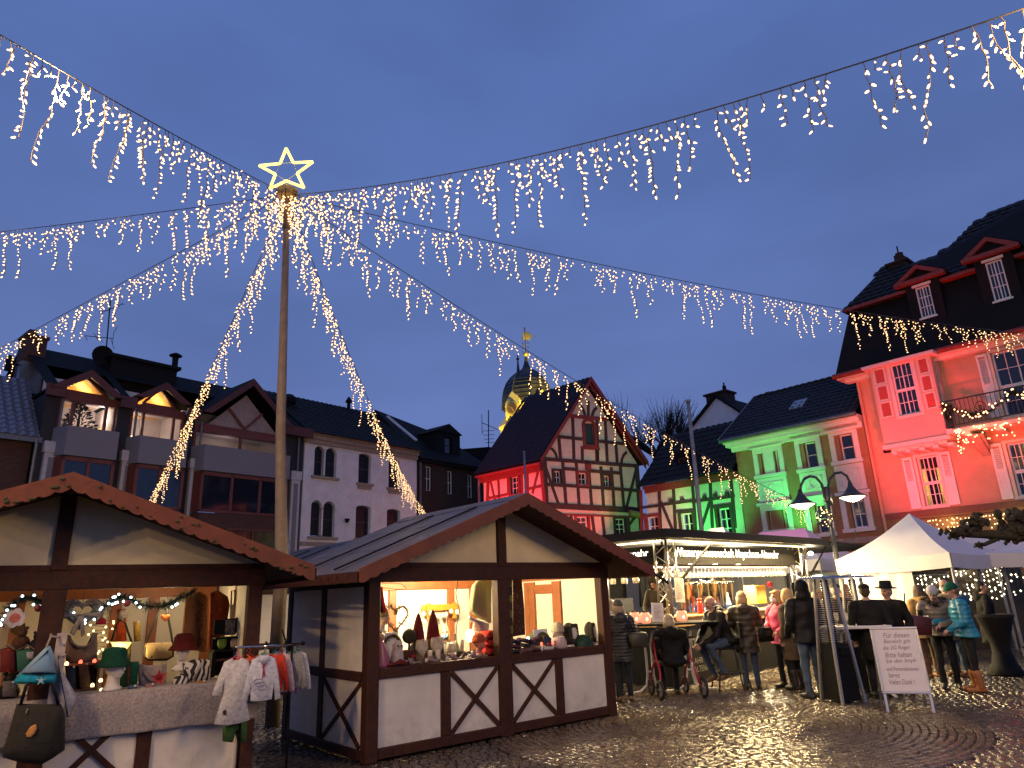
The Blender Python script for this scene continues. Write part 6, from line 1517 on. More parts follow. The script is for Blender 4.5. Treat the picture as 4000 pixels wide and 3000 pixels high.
# ================================================================== tents
m_canvas = mat('white_canvas',(.62,.60,.62),.75,.05,2,.1,30)
m_tframe = mat('tent_frame',(.45,.44,.43),.4,.1,metal=.5)
def tent(label,cs,peak,eave,val=.28,walls=(),m_=None,legs=True,ridge=None,group='white market tents'):
 """cs: four ground corners in order round the tent"""
 m_ = m_ or m_canvas
 c0 = sum((Vector((c[0],c[1],0)) for c in cs),Vector())/4
 Hh = thing('market_tent',label,'tent',c0); L_ = [Vector((c[0],c[1],0))-c0 for c in cs]
 for i in range(4):
  A_,B_ = L_[i],L_[(i+1) % 4]; b = MB(); n_,k_ = 10,8
  rows_ = []
  for j in range(k_+1):
   t = j/k_; row = []
   for q in range(n_+1):
    s_ = q/n_; base = A_.lerp(B_,s_)+Vector((0,0,eave)); top = Vector((0,0,peak)) if ridge is None else (Vector((0,0,peak))+(ridge[0].lerp(ridge[1],s_) if i % 2 == 0 and i == 0 else (ridge[1] if i == 1 else (ridge[1].lerp(ridge[0],s_) if i == 2 else ridge[0]))))
    p = base.lerp(top,t); sag = -.10*math.sin(pi*t)*(1-abs(2*s_-1)**3*.0)-.06*math.sin(pi*s_)*(1-t)
    p.z += sag*.9+.06*(1-t)*0; row.append(p)
   rows_.append(row)
  b.loft(rows_,closed=False); b.build('roof_panel',m_,Hh,True)
  n_ = 12; out = (A_+B_).normalized()*.02
  b = MB(); b.loft([[A_.lerp(B_,q/n_)+out+Vector((0,0,z_-.05*math.sin(pi*q/n_)*(1 if z_ < eave else 1)))+out*(.6*math.sin(q*2.1)) for q in range(n_+1)] for z_ in (eave+.01,eave-val)],closed=False); b.build('valance',m_,Hh,True)
  if i in walls:
   s0,s1 = walls[i] if isinstance(walls,dict) else (0,1); n_ = 18
   b = MB(); b.loft([[A_.lerp(B_,s0+(s1-s0)*q/n_)-out+out*(1.2*math.sin(q*1.7)) +Vector((0,0,z_)) for q in range(n_+1)] for z_ in (eave-.05,.08)],closed=False); b.build('side_wall',m_,Hh,True)
  if legs: MB().bar((A_.x*.985,A_.y*.985,0),(A_.x*.985,A_.y*.985,eave-.02),.045,.045).build('leg',m_tframe,Hh)
 return Hh
tF,tL,tR = at(3708,2157,14.5),at(3265,2190,16.4),at(3914,2165,16.0); tB = tL+tR-tF
tent('white peaked tent with lit roof right of the wine stand',[tL,tF,tR,tB],3.12,2.15,.28,{0: (0,.66)},group=None)
q = at(3775,2045,20.5); s_ = [Vector((-1.5,-1.4,0)),Vector((1.0,-1.9,0)),Vector((1.5,1.4,0)),Vector((-1.0,1.9,0))]
tent('white tent behind the peaked one, partly hidden by branch',[q+v for v in s_],q.z,2.25)
q = at(4160,2075,15.5); s_ = [Vector((-1.9,.3,0)),Vector((.4,-1.9,0)),Vector((1.9,-.3,0)),Vector((-.4,1.9,0))]
tent('white tent cut by right edge of picture',[q+v for v in s_],q.z+.15,2.15)
for k,(px_,py_,Y_,hw,lb,rg) in enumerate(((2800,2062,23.5,1.3,'bluish white tent roof behind wine stand before green lit annex',.25),(3055,2072,22.0,1.55,'pink lit tent roof behind the wine stand',.75))):
 q = at(px_,py_,Y_); dx,dy = RW.d*hw*1.15,RW.n*hw
 tent(lb,[q-dx-dy*1.0,q+dx-dy*1.0,q+dx+dy,q-dx+dy],q.z,2.3,.3,{2: (0,1)},m_canvas,ridge=(RW.d*-rg,RW.d*rg))
# clear-sided light curtain inside the white tent
m_star = emit('cool_star_bulb',(1.0,.86,.60),5)
LC = Frame(tB*.5+tR*.5+Vector((.0,.0,0)),Vector((1,-.05,0)))
def light_curtain(label,fr,x0,x1,z0,z1,n,seed):
 Hh = thing('light_curtain',label,'lights',fr.M); rr = random.Random(seed); b = MB()
 k = int((x1-x0)/.11)
 for i in range(k): b.tube([(x0+(i+.5)*(x1-x0)/k,0,z0),(x0+(i+.5)*(x1-x0)/k,0,z1)],.003,3)
 b.build('wires',m_wire,Hh)
 MB().box(x0,-.01,z1,x1,.01,z1+.02).build('rail',m_tframe,Hh)
 b = MB()
 for i in range(n):
  x_ = x0+(int(rr.random()*k)+.5)*(x1-x0)/k+rr.uniform(-.02,.02); z_ = rr.uniform(z0,z1); r_ = rr.uniform(.010,.015); b.sph((x_,-.02,z_),r_,6,4)
  for a_ in (0,pi/2): b.tube([(x_-r_*1.9*math.cos(a_),-.02,z_-r_*1.9*math.sin(a_)),(x_+r_*1.9*math.cos(a_),-.02,z_+r_*1.9*math.sin(a_))],.004,3)
 b.build('bulbs',m_star,Hh,kind='stuff')
 return Hh
LF = Frame(at(3720,2300,17.6),Vector((1,.1,0)))
u0 = LF.uv(*c8(872,500))[0]; u1 = LF.uv(*c8(1130,500))[0]; u2 = LF.uv(*c8(1165,500))[0]; u3 = LF.uv(*c8(1545,500))[0]
o = light_curtain('curtain of star lights left of the tent leg',LF,u0,u1,LF.uv(*c8(1000,620))[1],LF.uv(*c8(1000,455))[1],55,3)
o = light_curtain('curtain of star lights right of the tent leg',LF,u2,u3,LF.uv(*c8(1300,640))[1],LF.uv(*c8(1300,400))[1],85,4)
lamp('curtain_light',LF.wp((u2+u3)/2,-.4,1.9),12,(1,.8,.5),.2,o)
Hh = thing('tent_back_sheet','dark clear-plastic back sheet behind star lights','sheet',LF.M)
MB().box(u0-.3,.12,0,u1+.1,.14,2.3).build('left_sheet',mat('dark_plastic',(.06,.045,.02),.25,.3,3),Hh); MB().box(u1+.13,.12,0,u3+.5,.14,2.3).build('right_sheet',mat('dark_plastic',(.06,.045,.02),.25,.3,3),Hh)
# further lights right of the tent
LF2 = Frame(at(3960,2350,16.2),Vector((1,-.1,0)))
light_curtain('star lights behind the Christmas tree at right edge',LF2,-.25,.6,1.25,2.05,34,5)

# ================================================================== patio heaters, notice board, table behind
def heater(label,base,rz,h=1.72):
 Hh = thing('patio_heater',label,'heater',TR(base.x,base.y,0,rz),'pyramid patio heaters')
 hb,hm,ht,zm = .175,.135,.085,.80
 MB().loft([[(s*hb,t*hb,.03) for s,t in ((-1,-1),(1,-1),(1,1),(-1,1))],[(s*hm,t*hm,zm) for s,t in ((-1,-1),(1,-1),(1,1),(-1,1))]]).build('cabinet',m_blk,Hh)
 for s,t in ((-1,-1),(1,-1),(1,1),(-1,1)): MB().bar((s*(hb+.03),t*(hb+.03),0),(s*(ht+.01),t*(ht+.01),h),.035,.035).build('leg',m_alu,Hh)
 MB().lathe([(.06,zm),(.055,h-.02)],n=14).build('glass_tube',glass('heater_tube',(.9,.85,.8),.3),Hh,True)
 b = MB()
 for i in range(28):
  z = zm+.03+i*(h-zm-.06)/28; t = (z-zm)/(h-zm); r_ = hm+(ht-hm)*t-.005
  b.tube([(-r_,-r_,z),(r_,-r_,z)],.003,3).tube([(-r_,r_,z),(r_,r_,z)],.003,3).tube([(-r_,-r_,z),(-r_,r_,z)],.003,3).tube([(r_,-r_,z),(r_,r_,z)],.003,3)
 b.build('guard_wires',m_alu,Hh)
 MB().loft([[(s*.25,t*.25,h+.005) for s,t in ((-1,-1),(1,-1),(1,1),(-1,1))],[(s*.235,t*.235,h+.03) for s,t in ((-1,-1),(1,-1),(1,1),(-1,1))],[(s*.05,t*.05,h+.06) for s,t in ((-1,-1),(1,-1),(1,1),(-1,1))]]).build('reflector',mat('heater_top',(.35,.36,.42),.25,.1,3,metal=.9),Hh)
 MB().box(-.06,-hm-.045,zm-.16,.08,-hm-.02,zm-.06).build('control_panel',m_blk,Hh)
 return Hh
hb = gnd(*c8(385,1375)); heater('front pyramid heater left of the whiteboard',hb+Vector((0,.12,0)),R_(20))
heater('second pyramid heater standing behind the front one',at(*c8(505,1000),12.0)*1.0-Vector((0,0,at(*c8(505,1000),12.0).z)),R_(25))
BL,BR = gnd(*c8(672,1440)),gnd(*c8(1022,1446)); BF = Frame(BL,BR-BL)
Hh = thing('whiteboard','handwritten whiteboard sandwich sign standing on the wet cobbles','sign',BF.M)
wd = (BR-BL).length; lean = R_(-13); RL = Matrix.Rotation(lean,4,'X')
zb_,zt_ = .25,1.04; wb = wd/2
def lean_build(bm,name,m_): return bm.build(name,m_,Hh,M=RL)
b = MB(); b.box(.02,0,zb_,wd-.02,.012,zt_); lean_build(b,'board',mat('whiteboard',(.58,.55,.60),.3,.04,3))
b = MB(); b.cbox(-.01,-.012,zb_-.03,wd+.01,.02,zb_,.006).cbox(-.01,-.012,zt_,wd+.01,.02,zt_+.03,.006).cbox(-.01,-.012,zb_,.02,.02,zt_,.006).cbox(wd-.02,-.012,zb_,wd+.01,.02,zt_,.006); lean_build(b,'frame',m_alu)
for x_ in (.015,wd-.015): lean_build(MB().bar((x_,.005,0),(x_,.005,zb_-.03),.03,.025),'leg',m_alu)
for x_ in (.015,wd-.015): MB().bar((x_,.62,0),(x_,.27,1.0),.03,.025).build('rear_leg',m_alu,Hh)
MB().add([(.03,.53,.27),(wd-.03,.53,.27),(wd-.03,.30,.95),(.03,.30,.95),(.03,.545,.27),(wd-.03,.545,.27),(wd-.03,.315,.95),(.03,.315,.95)],[(0,1,2,3),(4,5,6,7),(0,1,5,4),(1,2,6,5),(2,3,7,6),(3,0,4,7)]).build('rear_board',mat('whiteboard_back',(.3,.28,.28),.5),Hh)
ink = mat('faded_marker',(.22,.19,.24),.7)
for k,(s,x_,w_) in enumerate((('Für diesen',.17,.42),('Bereich gilt',.16,.43),('die 2G Regel',.13,.43),('Bitte halten',.14,.42),('Sie den Impf-',.13,.49),('und Personalausweis',.12,.50),('bereit',.13,.18),('Vielen Dank !',.12,.40))):
 me = text_mesh(s,ink,w_*wd/.68*.93,(.066 if k != 5 else .052),.004,shear=.25); o = put('writing',me,Hh,RL @ Matrix.Translation((x_*wd/.68,-.0025,(.925-k*.0845))) @ Matrix.Rotation(R_(rs.uniform(-2,1)),4,'Y'))
# white-legged bar table by the heaters and black-cloth table by the tent
bt = at(*c8(480,1000),11.4); bt.z = 0
Hh = thing('bar_table','white-topped standing table between the two heaters','table',(bt.x,bt.y,0)); zt2 = at(*c8(440,815),11.4).z
MB().cbox(-.5,-.32,zt2-.04,.4,.32,zt2,.01).build('tabletop',m_white,Hh)
for x_ in (-.3,.25):
 b = MB()
 for s_ in (-1,1): b.tube([(x_,s_*.3,zt2-.04),(x_,s_*.12,zt2-.1),(x_,s_*.05,zt2-.3),(x_,s_*.05,.25),(x_,s_*.12,.08),(x_,s_*.36,.03)],.02,8)
 b.build('leg',m_white,Hh,True)
for k,dx in enumerate((-.28,-.18)):
 TS = thing('tumbler',('clear glass on the table beside front heater tube','second clear glass on table between heaters')[k],'glass',(bt.x+dx,bt.y-.1*k,zt2+.001)); MB().lathe([(.028,0),(.03,.01),(.006,.02),(.006,.06),(.03,.09),(.036,.14),(.03,.19)],n=12,cap=False).build('bowl',m_wglass,TS,True); MB().lathe([(.03,.0),(.028,.006)],n=12).build('foot',m_wglass,TS)
ct = at(*e5(1330,1130),13.2); ct.z = 0
Hh = thing('standing_table','round standing table in black stretch cloth by the tent','table',ct); zc = at(*e5(1330,605),13.2).z
MB().lathe([(.30,zc),(.31,zc-.02),(.28,zc-.06),(.16,zc*.55),(.14,zc*.4),(.2,.18),(.28,.02),(.26,0)],n=20).build('cloth',mat('black_cloth',(.015,.014,.015),.85,.3,12),Hh,True); MB().lathe([(.29,zc+.001),(.29,zc+.015)],n=20).build('tabletop',m_blk,Hh)
# ================================================================== plane tree bough and Christmas tree at the right
pt = at(4330,2080,9.6);
Hh = thing('plane_tree','pollarded plane tree bough with knobbly ends entering at right','tree',(pt.x,pt.y,0))
m_bark2 = mat('knobbly_bark',(.020,.017,.010),.9,.5,14,.7,40)
lt = lambda x_,y_,Y_=9.6: at(*c8(x_,y_),Y_)-Vector((pt.x,pt.y,0))
b = MB(); b.tube([(0,0,0),(.05,0,1.6),(0,0,pt.z+.1),(.2,.1,pt.z+1.2)],[.2,.17,.15,.1],10)
b.tube([(0,0,pt.z-.1),lt(1640,165),lt(1500,165),lt(1360,160),lt(1250,160),lt(1150,150)],[.10,.085,.07,.055,.045,.03],9)
b.tube([lt(1500,165),lt(1440,205),lt(1370,235),lt(1310,240)],[.04,.03,.025,.03],7); b.tube([lt(1330,160),lt(1320,110),lt(1310,60)],[.05,.05,.06],8); b.tube([lt(1560,165),lt(1590,110),lt(1640,60)],[.06,.07,.1],8)
b.tube([lt(1540,175),lt(1550,205)],[.03,.04],7); b.build('trunk',m_bark2,Hh,True)
b = MB(); rr = random.Random(8)
for x_,y_,n_,r_ in ((1130,155,14,.07),(1190,145,16,.08),(1250,120,16,.075),(1310,55,20,.09),(1335,90,12,.07),(1315,240,8,.045),(1550,200,8,.05),(1600,90,26,.13),(1650,60,26,.14),(1450,195,8,.05),(1580,150,14,.1),(1480,150,10,.06)):
 for i in range(n_): p_ = lt(x_,y_)+Vector((rr.gauss(0,r_*.6),rr.gauss(0,r_*.6),rr.gauss(0,r_*.6))); b.sph(p_,(rr.uniform(.25,.6)*r_,rr.uniform(.25,.6)*r_,rr.uniform(.25,.6)*r_),7,5)
b.build('crown',m_bark2,Hh)
xt = at(4290,2640,11.6); xt.z = 0
Hh = thing('christmas_tree','decorated fir with red baubles at the right edge','tree',xt)
fir(Hh,(0,0,.1),2.25,.75,1500)
for k in range(5):
 a_ = -2.4+k*.35; z_ = (.85,1.1,1.5,1.75,1.3)[k]; r_ = .72*(1-z_/2.5); MB().sph((r_*math.cos(a_),r_*math.sin(a_),z_),.045,10,8).build('bauble',mat('red_bauble',(.4,.02,.02),.2,.1),Hh,True)
# ================================================================== people
m_skin = mat('skin',(.52,.30,.21),.55,.12,20)
m_lip = mat('lips',(.36,.12,.10),.5); m_eye = mat('eyes',(.03,.022,.02),.3)
def cloth(name,c,r=.8): return mat(name,c,r,.28,9,.35,22,spec=.25)
m_jean = cloth('blue_denim',(.055,.085,.14)); m_blackt = cloth('black_trousers',(.013,.013,.016)); m_shoe = mat('dark_shoes',(.02,.018,.016),.5)
def _ring(c,ax,ay,n=14): return [c+ax*math.cos(2*pi*i/n)+ay*math.sin(2*pi*i/n) for i in range(n)]
class Body:
 """primitives that are fused into one continuous skin; every primitive carries the name of its material"""
 def __init__(s): s.p = []
 def cap(s,a,b,r0,r1,tag,fl=1.0): s.p.append(('cap',Vector(a),Vector(b),r0,r1,tag,s.X.copy() if hasattr(s,'X') else Matrix()))
 def ell(s,c,r,tag): s.p.append(('ell',Vector(c),Vector(r),0,0,tag,s.X.copy() if hasattr(s,'X') else Matrix()))
 def loft(s,rows,tag): s.p.append(('loft',rows,None,0,0,tag,s.X.copy() if hasattr(s,'X') else Matrix()))
 def mb(s):
  b = MB()
  for k,a,q,r0,r1,tag,X in s.p:
   if k == 'cap':
    d = q-a; L_ = d.length; d = d.normalized() if L_ > 1e-6 else Vector((0,0,1)); u = d.orthogonal().normalized(); v = d.cross(u); rings = []
    for t in (-1.5,-1.0,-.5): rings.append(_ring(a+d*(r0*math.sin(t)),u*max(r0*math.cos(t),.0008),v*max(r0*math.cos(t),.0008)))
    rings.append(_ring(a,u*r0,v*r0)); rings.append(_ring(q,u*r1,v*r1))
    for t in (.5,1.0,1.5): rings.append(_ring(q+d*(r1*math.sin(t)),u*max(r1*math.cos(t),.0008),v*max(r1*math.cos(t),.0008)))
   elif k == 'ell':
    rings = [_ring(a+Vector((0,0,q.z*math.sin(t))),Vector((q.x*max(math.cos(t),.01),0,0)),Vector((0,q.y*max(math.cos(t),.01),0))) for t in np.linspace(-1.55,1.55,11)]
   else:
    rings = [_ring(Vector((cx,cy_,z)),Vector((rx,0,0)),Vector((0,ry,0)),20) for (z,rx,ry,cx,cy_) in a]
   b.loft([[X @ p for p in r_] for r_ in rings])
  return b
 def tags(s,pts):
  best = np.full(len(pts),1e9); idx = np.zeros(len(pts),int); names = []
  for k,a,q,r0,r1,tag,X in s.p:
   if tag not in names: names.append(tag)
   Xi = np.array(X.inverted()); P_ = pts@Xi[:3,:3].T+Xi[:3,3]
   if k == 'cap':
    a_,d = np.array(a),np.array(q-a); L2 = max(d@d,1e-9); t = np.clip(((P_-a_)@d)/L2,0,1); dist = np.linalg.norm(P_-a_-t[:,None]*d,axis=1)-(r0+(r1-r0)*t)
   elif k == 'ell':
    r_ = np.array(q); dist = (np.linalg.norm((P_-np.array(a))/r_,axis=1)-1)*r_.min()
   else:
    A = np.array(a); o = np.argsort(A[:,0]); A = A[o]; z = P_[:,2]; zc = np.clip(z,A[0,0],A[-1,0])
    rx,ry,cx,cy_ = [np.interp(zc,A[:,0],A[:,i]) for i in (1,2,3,4)]
    dist = (np.sqrt(((P_[:,0]-cx)/rx)**2+((P_[:,1]-cy_)/ry)**2)-1)*np.minimum(rx,ry); dist = np.maximum(dist,np.abs(z-zc)-.0)
   m_ = dist < best; best[m_] = dist[m_]; idx[m_] = names.index(tag)
  return idx,names
 def build(s,name,mats,parent,voxel=.0095,smooth=3,wrinkle=0.0,seed=0):
  me = s.mb().mesh(name,m_skin); bm = bmesh.new(); bm.from_mesh(me); bmesh.ops.recalc_face_normals(bm,faces=bm.faces); bm.to_mesh(me); bm.free()
  o = bpy.data.objects.new(name,me); COL.objects.link(o)
  m_ = o.modifiers.new('r','REMESH'); m_.mode = 'VOXEL'; m_.voxel_size = voxel
  if smooth: q = o.modifiers.new('s','SMOOTH'); q.factor = .5; q.iterations = smooth
  dg = bpy.context.evaluated_depsgraph_get(); out = bpy.data.meshes.new_from_object(o.evaluated_get(dg)); bpy.data.objects.remove(o); bpy.data.meshes.remove(me)
  out.name = name; n = len(out.polygons); ce = np.zeros(n*3,np.float32); out.polygons.foreach_get('center',ce); ce = ce.reshape(-1,3).astype(float)
  idx,names = s.tags(ce); out.materials.clear()
  for t in names: out.materials.append(mats[t])
  out.polygons.foreach_set('material_index',idx.astype(np.int32)); out.polygons.foreach_set('use_smooth',np.ones(n,bool))
  if wrinkle:
   nv = len(out.vertices); co = np.zeros(nv*3,np.float32); no = np.zeros(nv*3,np.float32); out.vertices.foreach_get('co',co); out.vertices.foreach_get('normal',no)
   co = co.reshape(-1,3); no = no.reshape(-1,3); x_,y_,z_ = co[:,0]+seed,co[:,1],co[:,2]
   w_ = np.sin(z_*31+np.sin(x_*13)*2+y_*9)*.5+np.sin(z_*17+x_*23+np.sin(y_*19)*1.5)*.5
   body = np.clip((1.40-z_)/.06,0,1)*np.clip((z_-.16)/.06,0,1)
   co += no*(w_*wrinkle*body)[:,None]; out.vertices.foreach_set('co',co.ravel())
  out.update(); ob = put(name,out,parent); return ob
def hand(B,wrist,elbow,curl=.6,side=1,tag='skin',grip=None):
 d = (Vector(wrist)-Vector(elbow)).normalized(); w_ = Vector(wrist)
 s_ = d.cross(Vector((0,0,1)));  s_ = s_.normalized() if s_.length > .15 else Vector((1,0,0))
 nrm = s_.cross(d).normalized()                                      # back of the hand
 B.cap(w_,w_+d*.055+s_*.014,.026,.024,tag); B.cap(w_+d*.01-s_*.01,w_+d*.06-s_*.016,.024,.022,tag)
 for k,(o,L_) in enumerate(((-.030,.064),(-.010,.075),(.011,.072),(.031,.055))):
  p0 = w_+d*.070+s_*o; d1_ = (d*math.cos(curl*.6)-nrm*math.sin(curl*.6)).normalized(); p1 = p0+d1_*L_*.5; d2_ = (d*math.cos(curl*1.7)-nrm*math.sin(curl*1.7)).normalized(); p2 = p1+d2_*L_*.5
  B.cap(p0,p1,.0105,.0098,tag); B.cap(p1,p2,.0098,.0088,tag)
 t0 = w_+d*.022+s_*side*.034; t1 = t0+(d*.6+s_*side*.75-nrm*.25).normalized()*.036; t2 = t1+(d*.9+s_*side*.2-nrm*.4).normalized()*.030
 B.cap(t0,t1,.0125,.0115,tag); B.cap(t1,t2,.0115,.0095,tag)
def person(label,pos,yaw,H=1.70,coat=None,pants=None,shoes=None,hair='short',m_hair=None,hat=None,m_hat=None,hem=.80,bulk=1.0,lean=0.0,head=(0,0),armL=None,armR=None,legs='stand',collar=None,hood=None,mask=False,hands=(True,True),flare=1.0,seat=.48,boots=None,voxel=.0095,wr=.009):
 """faces local -y; armX=(elbow, wrist) in body coordinates for a 1.70 m figure"""
 P_ = thing('person',label,'person',Matrix.Translation((pos[0],pos[1],pos[2] if len(pos) > 2 else 0)) @ Matrix.Rotation(yaw,4,'Z') @ Matrix.Scale(H/1.70*.94,4))
 coat = coat or cloth('black_coat',(.008,.008,.009)); pants = pants or m_blackt; shoes = shoes or m_shoe; B = Body(); k = bulk
 sit = legs != 'stand'; dz = 0 if not sit else seat-.86+.06
 XL = Matrix.Translation((0,0,dz))
 pivot = Vector((0,0,.92)); XU = XL @ Matrix.Translation(pivot) @ Matrix.Rotation(lean,4,'X') @ Matrix.Translation(-pivot)
 XH = XU @ Matrix.Translation((0,0,1.46)) @ Matrix.Rotation(head[0],4,'Z') @ Matrix.Rotation(head[1],4,'X') @ Matrix.Translation((0,0,-1.46))
 B.X = XU
 B.loft([(.90,.168*k,.125*k,0,.005),(1.02,.162*k,.118*k,0,.0),(1.12,.166*k,.118*k,0,.0),(1.24,.182*k,.125*k,0,.0),(1.33,.186*k,.118*k,0,.005),(1.40,.15*k,.095*k,0,.012),(1.445,.085,.075,0,.012)],'coat')
 for s_ in (-1,1): B.cap((s_*.06,.012,1.41),(s_*.175*k,.008,1.375),.055,.062*k,'coat')
 if not sit:
  B.X = XL
  B.loft([(hem,.178*k*flare,.150*k*flare,0,.005),((hem+.95)/2,.176*k,.140*k,0,.005),(.97,.166*k,.124*k,0,.002)],'coat')
 else:
  B.X = XL; B.ell((0,.02,.90),(.19*k,.165*k,.11),'coat')
 B.X = XH
 B.cap((0,.012,1.40),(0,.0,1.50),.058,.052,'skin')
 B.ell((0,.004,1.605),(.076,.094,.098),'skin'); B.ell((0,-.028,1.55),(.058,.066,.078),'skin'); B.ell((0,-.062,1.505),(.028,.024,.020),'skin')
 B.cap((0,-.088,1.600),(0,-.109,1.562),.011,.0155,'skin'); B.cap((-.03,-.084,1.617),(.03,-.084,1.617),.011,.011,'skin')
 for s_ in (-1,1):
  B.ell((s_*.080,.012,1.585),(.012,.022,.032),'skin'); B.ell((s_*.030,-.0895,1.595),(.0125,.0075,.0085),'eye'); B.ell((s_*.036,-.075,1.558),(.022,.018,.02),'skin')
 B.cap((-.017,-.0915,1.533),(.017,-.0915,1.533),.0095,.0095,'lip')
 # arms
 for s_,a_,hh in ((-1,armR,hands[0]),(1,armL,hands[1])):
  sh = Vector((s_*.178*k,.01,1.365)); el,wr_ = a_ if a_ else ((s_*(.235*k),.045,1.10),(s_*(.215*k),-.04,.875))
  el,wr_ = Vector(el),Vector(wr_); B.X = XU; B.cap(sh,el,.066*k,.054*k,'coat'); B.cap(el,wr_,.053*k,.042*k,'coat')
  if hh: hand(B,wr_+(wr_-el).normalized()*.02,el,.7,-s_,'glove' if hh == 'glove' else 'skin')
 # legs
 B.X = Matrix()
 for s_ in (-1,1):
  if not sit: hp,kn,an,toe = Vector((s_*.090,.0,.90)),Vector((s_*.098,-.02,.48)),Vector((s_*.105,.015,.09)),Vector((s_*.125,-.165,.035))
  elif legs == 'sit': hp,kn,an,toe = Vector((s_*.095,.02,seat+.09)),Vector((s_*.13,-.42,seat+.08)),Vector((s_*.12,-.40,.09)),Vector((s_*.13,-.56,.035))
  elif legs == 'stool':
   hp = Vector((s_*.095,.0,seat+.09)); kn = Vector((s_*.12,-.43,seat-.02+(.05 if s_ > 0 else 0))); an = Vector((s_*.10,-.16+(.0 if s_ > 0 else -.08),.26+(.03 if s_ > 0 else 0))); toe = an+Vector((0,-.14,-.10))
  elif legs == 'step': hp,kn,an,toe = Vector((s_*.090,.0,.90)),Vector((s_*.098,-.02-s_*.10,.48)),Vector((s_*.105,.015-s_*.16,.09)),Vector((s_*.125,-.165-s_*.16,.035))
  B.cap(hp,kn,.088,.064,'pants'); B.cap(kn,an,.062,.052,'pants')
  if boots: B.cap(kn.lerp(an,.45),an,.066,.060,'shoe')
  dv = (toe-an); dv.z = 0; dv = dv.normalized() if dv.length > 1e-3 else Vector((0,-1,0)); heel = an-dv*.05; heel.z = toe.z+.008 if an.z < .15 else an.z-.055
  B.cap(heel,toe,.043,.036,'shoe'); B.cap(an,heel.lerp(toe,.35)+Vector((0,0,.02)),.05,.045,'shoe')
 mats = dict(coat=coat,skin=m_skin,eye=m_eye,lip=m_lip,pants=pants,shoe=shoes,glove=m_shoe)
 B.build('body',mats,P_,voxel,3,wr,seed=abs(pos[0])*7)
 # hair, hats, hoods
 m_hair = m_hair or mat('brown_hair',(.06,.035,.02),.6,.4,60)
 q = Body(); q.X = XH
 if hair == 'short': q.ell((0,.018,1.625),(.084,.094,.086),'h'); q.ell((0,.045,1.575),(.078,.062,.08),'h')
 elif hair == 'bob': q.ell((0,.018,1.628),(.094,.102,.094),'h'); q.ell((0,.052,1.545),(.100,.070,.115),'h'); q.ell((-.082,.0,1.54),(.028,.055,.10),'h'); q.ell((.082,.0,1.54),(.028,.055,.10),'h'); q.cap((-.05,-.07,1.672),(.05,-.07,1.672),.024,.024,'h')
 elif hair == 'long': q.ell((0,.018,1.625),(.090,.100,.092),'h'); q.ell((0,.065,1.50),(.095,.062,.16),'h'); q.ell((-.085,.015,1.52),(.025,.05,.12),'h'); q.ell((.085,.015,1.52),(.025,.05,.12),'h')
 elif hair == 'curly':
  rr = random.Random(3)
  for i in range(38): a_ = rr.random()*6.28; t_ = rr.uniform(-.5,1.4); q.ell((.085*math.cos(a_)*math.cos(t_),.03+.085*math.sin(a_)*math.cos(t_)*(1 if math.sin(a_) > 0 else .6),1.605+.095*math.sin(t_)),(.03,.03,.03),'h')
 elif hair == 'fringe': q.ell((0,.05,1.572),(.084,.056,.05),'h')
 if q.p:
  q.build('hair',dict(h=m_hair),P_,.011,2)
 m_hat = m_hat or cloth('black_coat',(.008,.008,.009))
 if hat == 'beanie':
  q = Body(); q.X = XH; q.ell((0,.012,1.645),(.091,.107,.085),'t'); q.loft([(1.605,.094,.112,0,.012),(1.65,.094,.112,0,.012)],'t'); q.build('beanie',dict(t=m_hat),P_,.010,2)
 elif hat == 'brim':
  b = MB(); b.lathe([(.155,0),(.165,.006),(.16,.014),(.10,.022),(.094,.03),(.09,.10),(.082,.125),(.04,.118),(.01,.117)],(0,.01,1.64),24,0,1,1.15); o = b.build('hat',m_hat,P_,True); o.matrix_local = XH @ Matrix.Translation((0,0,1.64)) @ Matrix.Rotation(R_(-4),4,'X') @ Matrix.Translation((0,0,-1.64))
  b = MB(); b.lathe([(.0965,.03),(.0945,.055)],(0,.01,1.64),24,0,1,1.15,cap=False); o = b.build('hat_band',m_blk,P_); o.matrix_local = XH
 elif hat == 'cap':
  q = Body(); q.X = XH; q.ell((0,.008,1.65),(.090,.108,.062),'t'); q.ell((0,-.10,1.635),(.075,.07,.012),'t'); q.build('cap',dict(t=m_hat),P_,.010,2)
 if hood == 'up':
  q = Body(); q.X = XH; q.ell((0,.030,1.61),(.112,.110,.130),'t'); q.ell((0,.05,1.49),(.13,.10,.11),'t'); q.cap((-.08,-.045,1.66),(.08,-.045,1.66),.04,.04,'t')
  for s_ in (-1,1): q.cap((s_*.095,-.04,1.66),(s_*.085,-.035,1.50),.028,.03,'t')
  q.build('hood',dict(t=coat),P_,.011,3)
 elif hood == 'down':
  q = Body(); q.X = XU
  q.ell((0,.115,1.40),(.135,.07,.10),'t')
  for a_ in np.linspace(-.3,pi+.3,9): q.cap((.105*math.cos(a_),.03+.085*math.sin(a_),1.435),(.115*math.cos(a_+.35),.03+.09*math.sin(a_+.35),1.43),.042,.042,'t')
  q.build('hood',dict(t=collar or coat),P_,.011,3)
 if mask:
  q = Body(); q.X = XH; q.ell((0,-.062,1.535),(.062,.052,.052),'t'); q.build('face_mask',dict(t=m_white if mask is True else mask),P_,.009,2)
 return P_
def fur(parent,ring,r_,m_,n=500,seed=1,name='fur_collar'):
 needle_tube(ring,r_,n,seed,w_=.006).build(name,m_,parent,kind='stuff')
m_blond = mat('blond_hair',(.46,.30,.13),.55,.3,70); m_gblond = mat('grey_blond_hair',(.40,.31,.20),.55,.3,70); m_whiteh = mat('white_hair',(.62,.56,.48),.6,.2,70)
AW = pi                                                               # yaw of someone seen from behind
G2 = lambda f,x_,y_: gnd(*f(x_,y_))
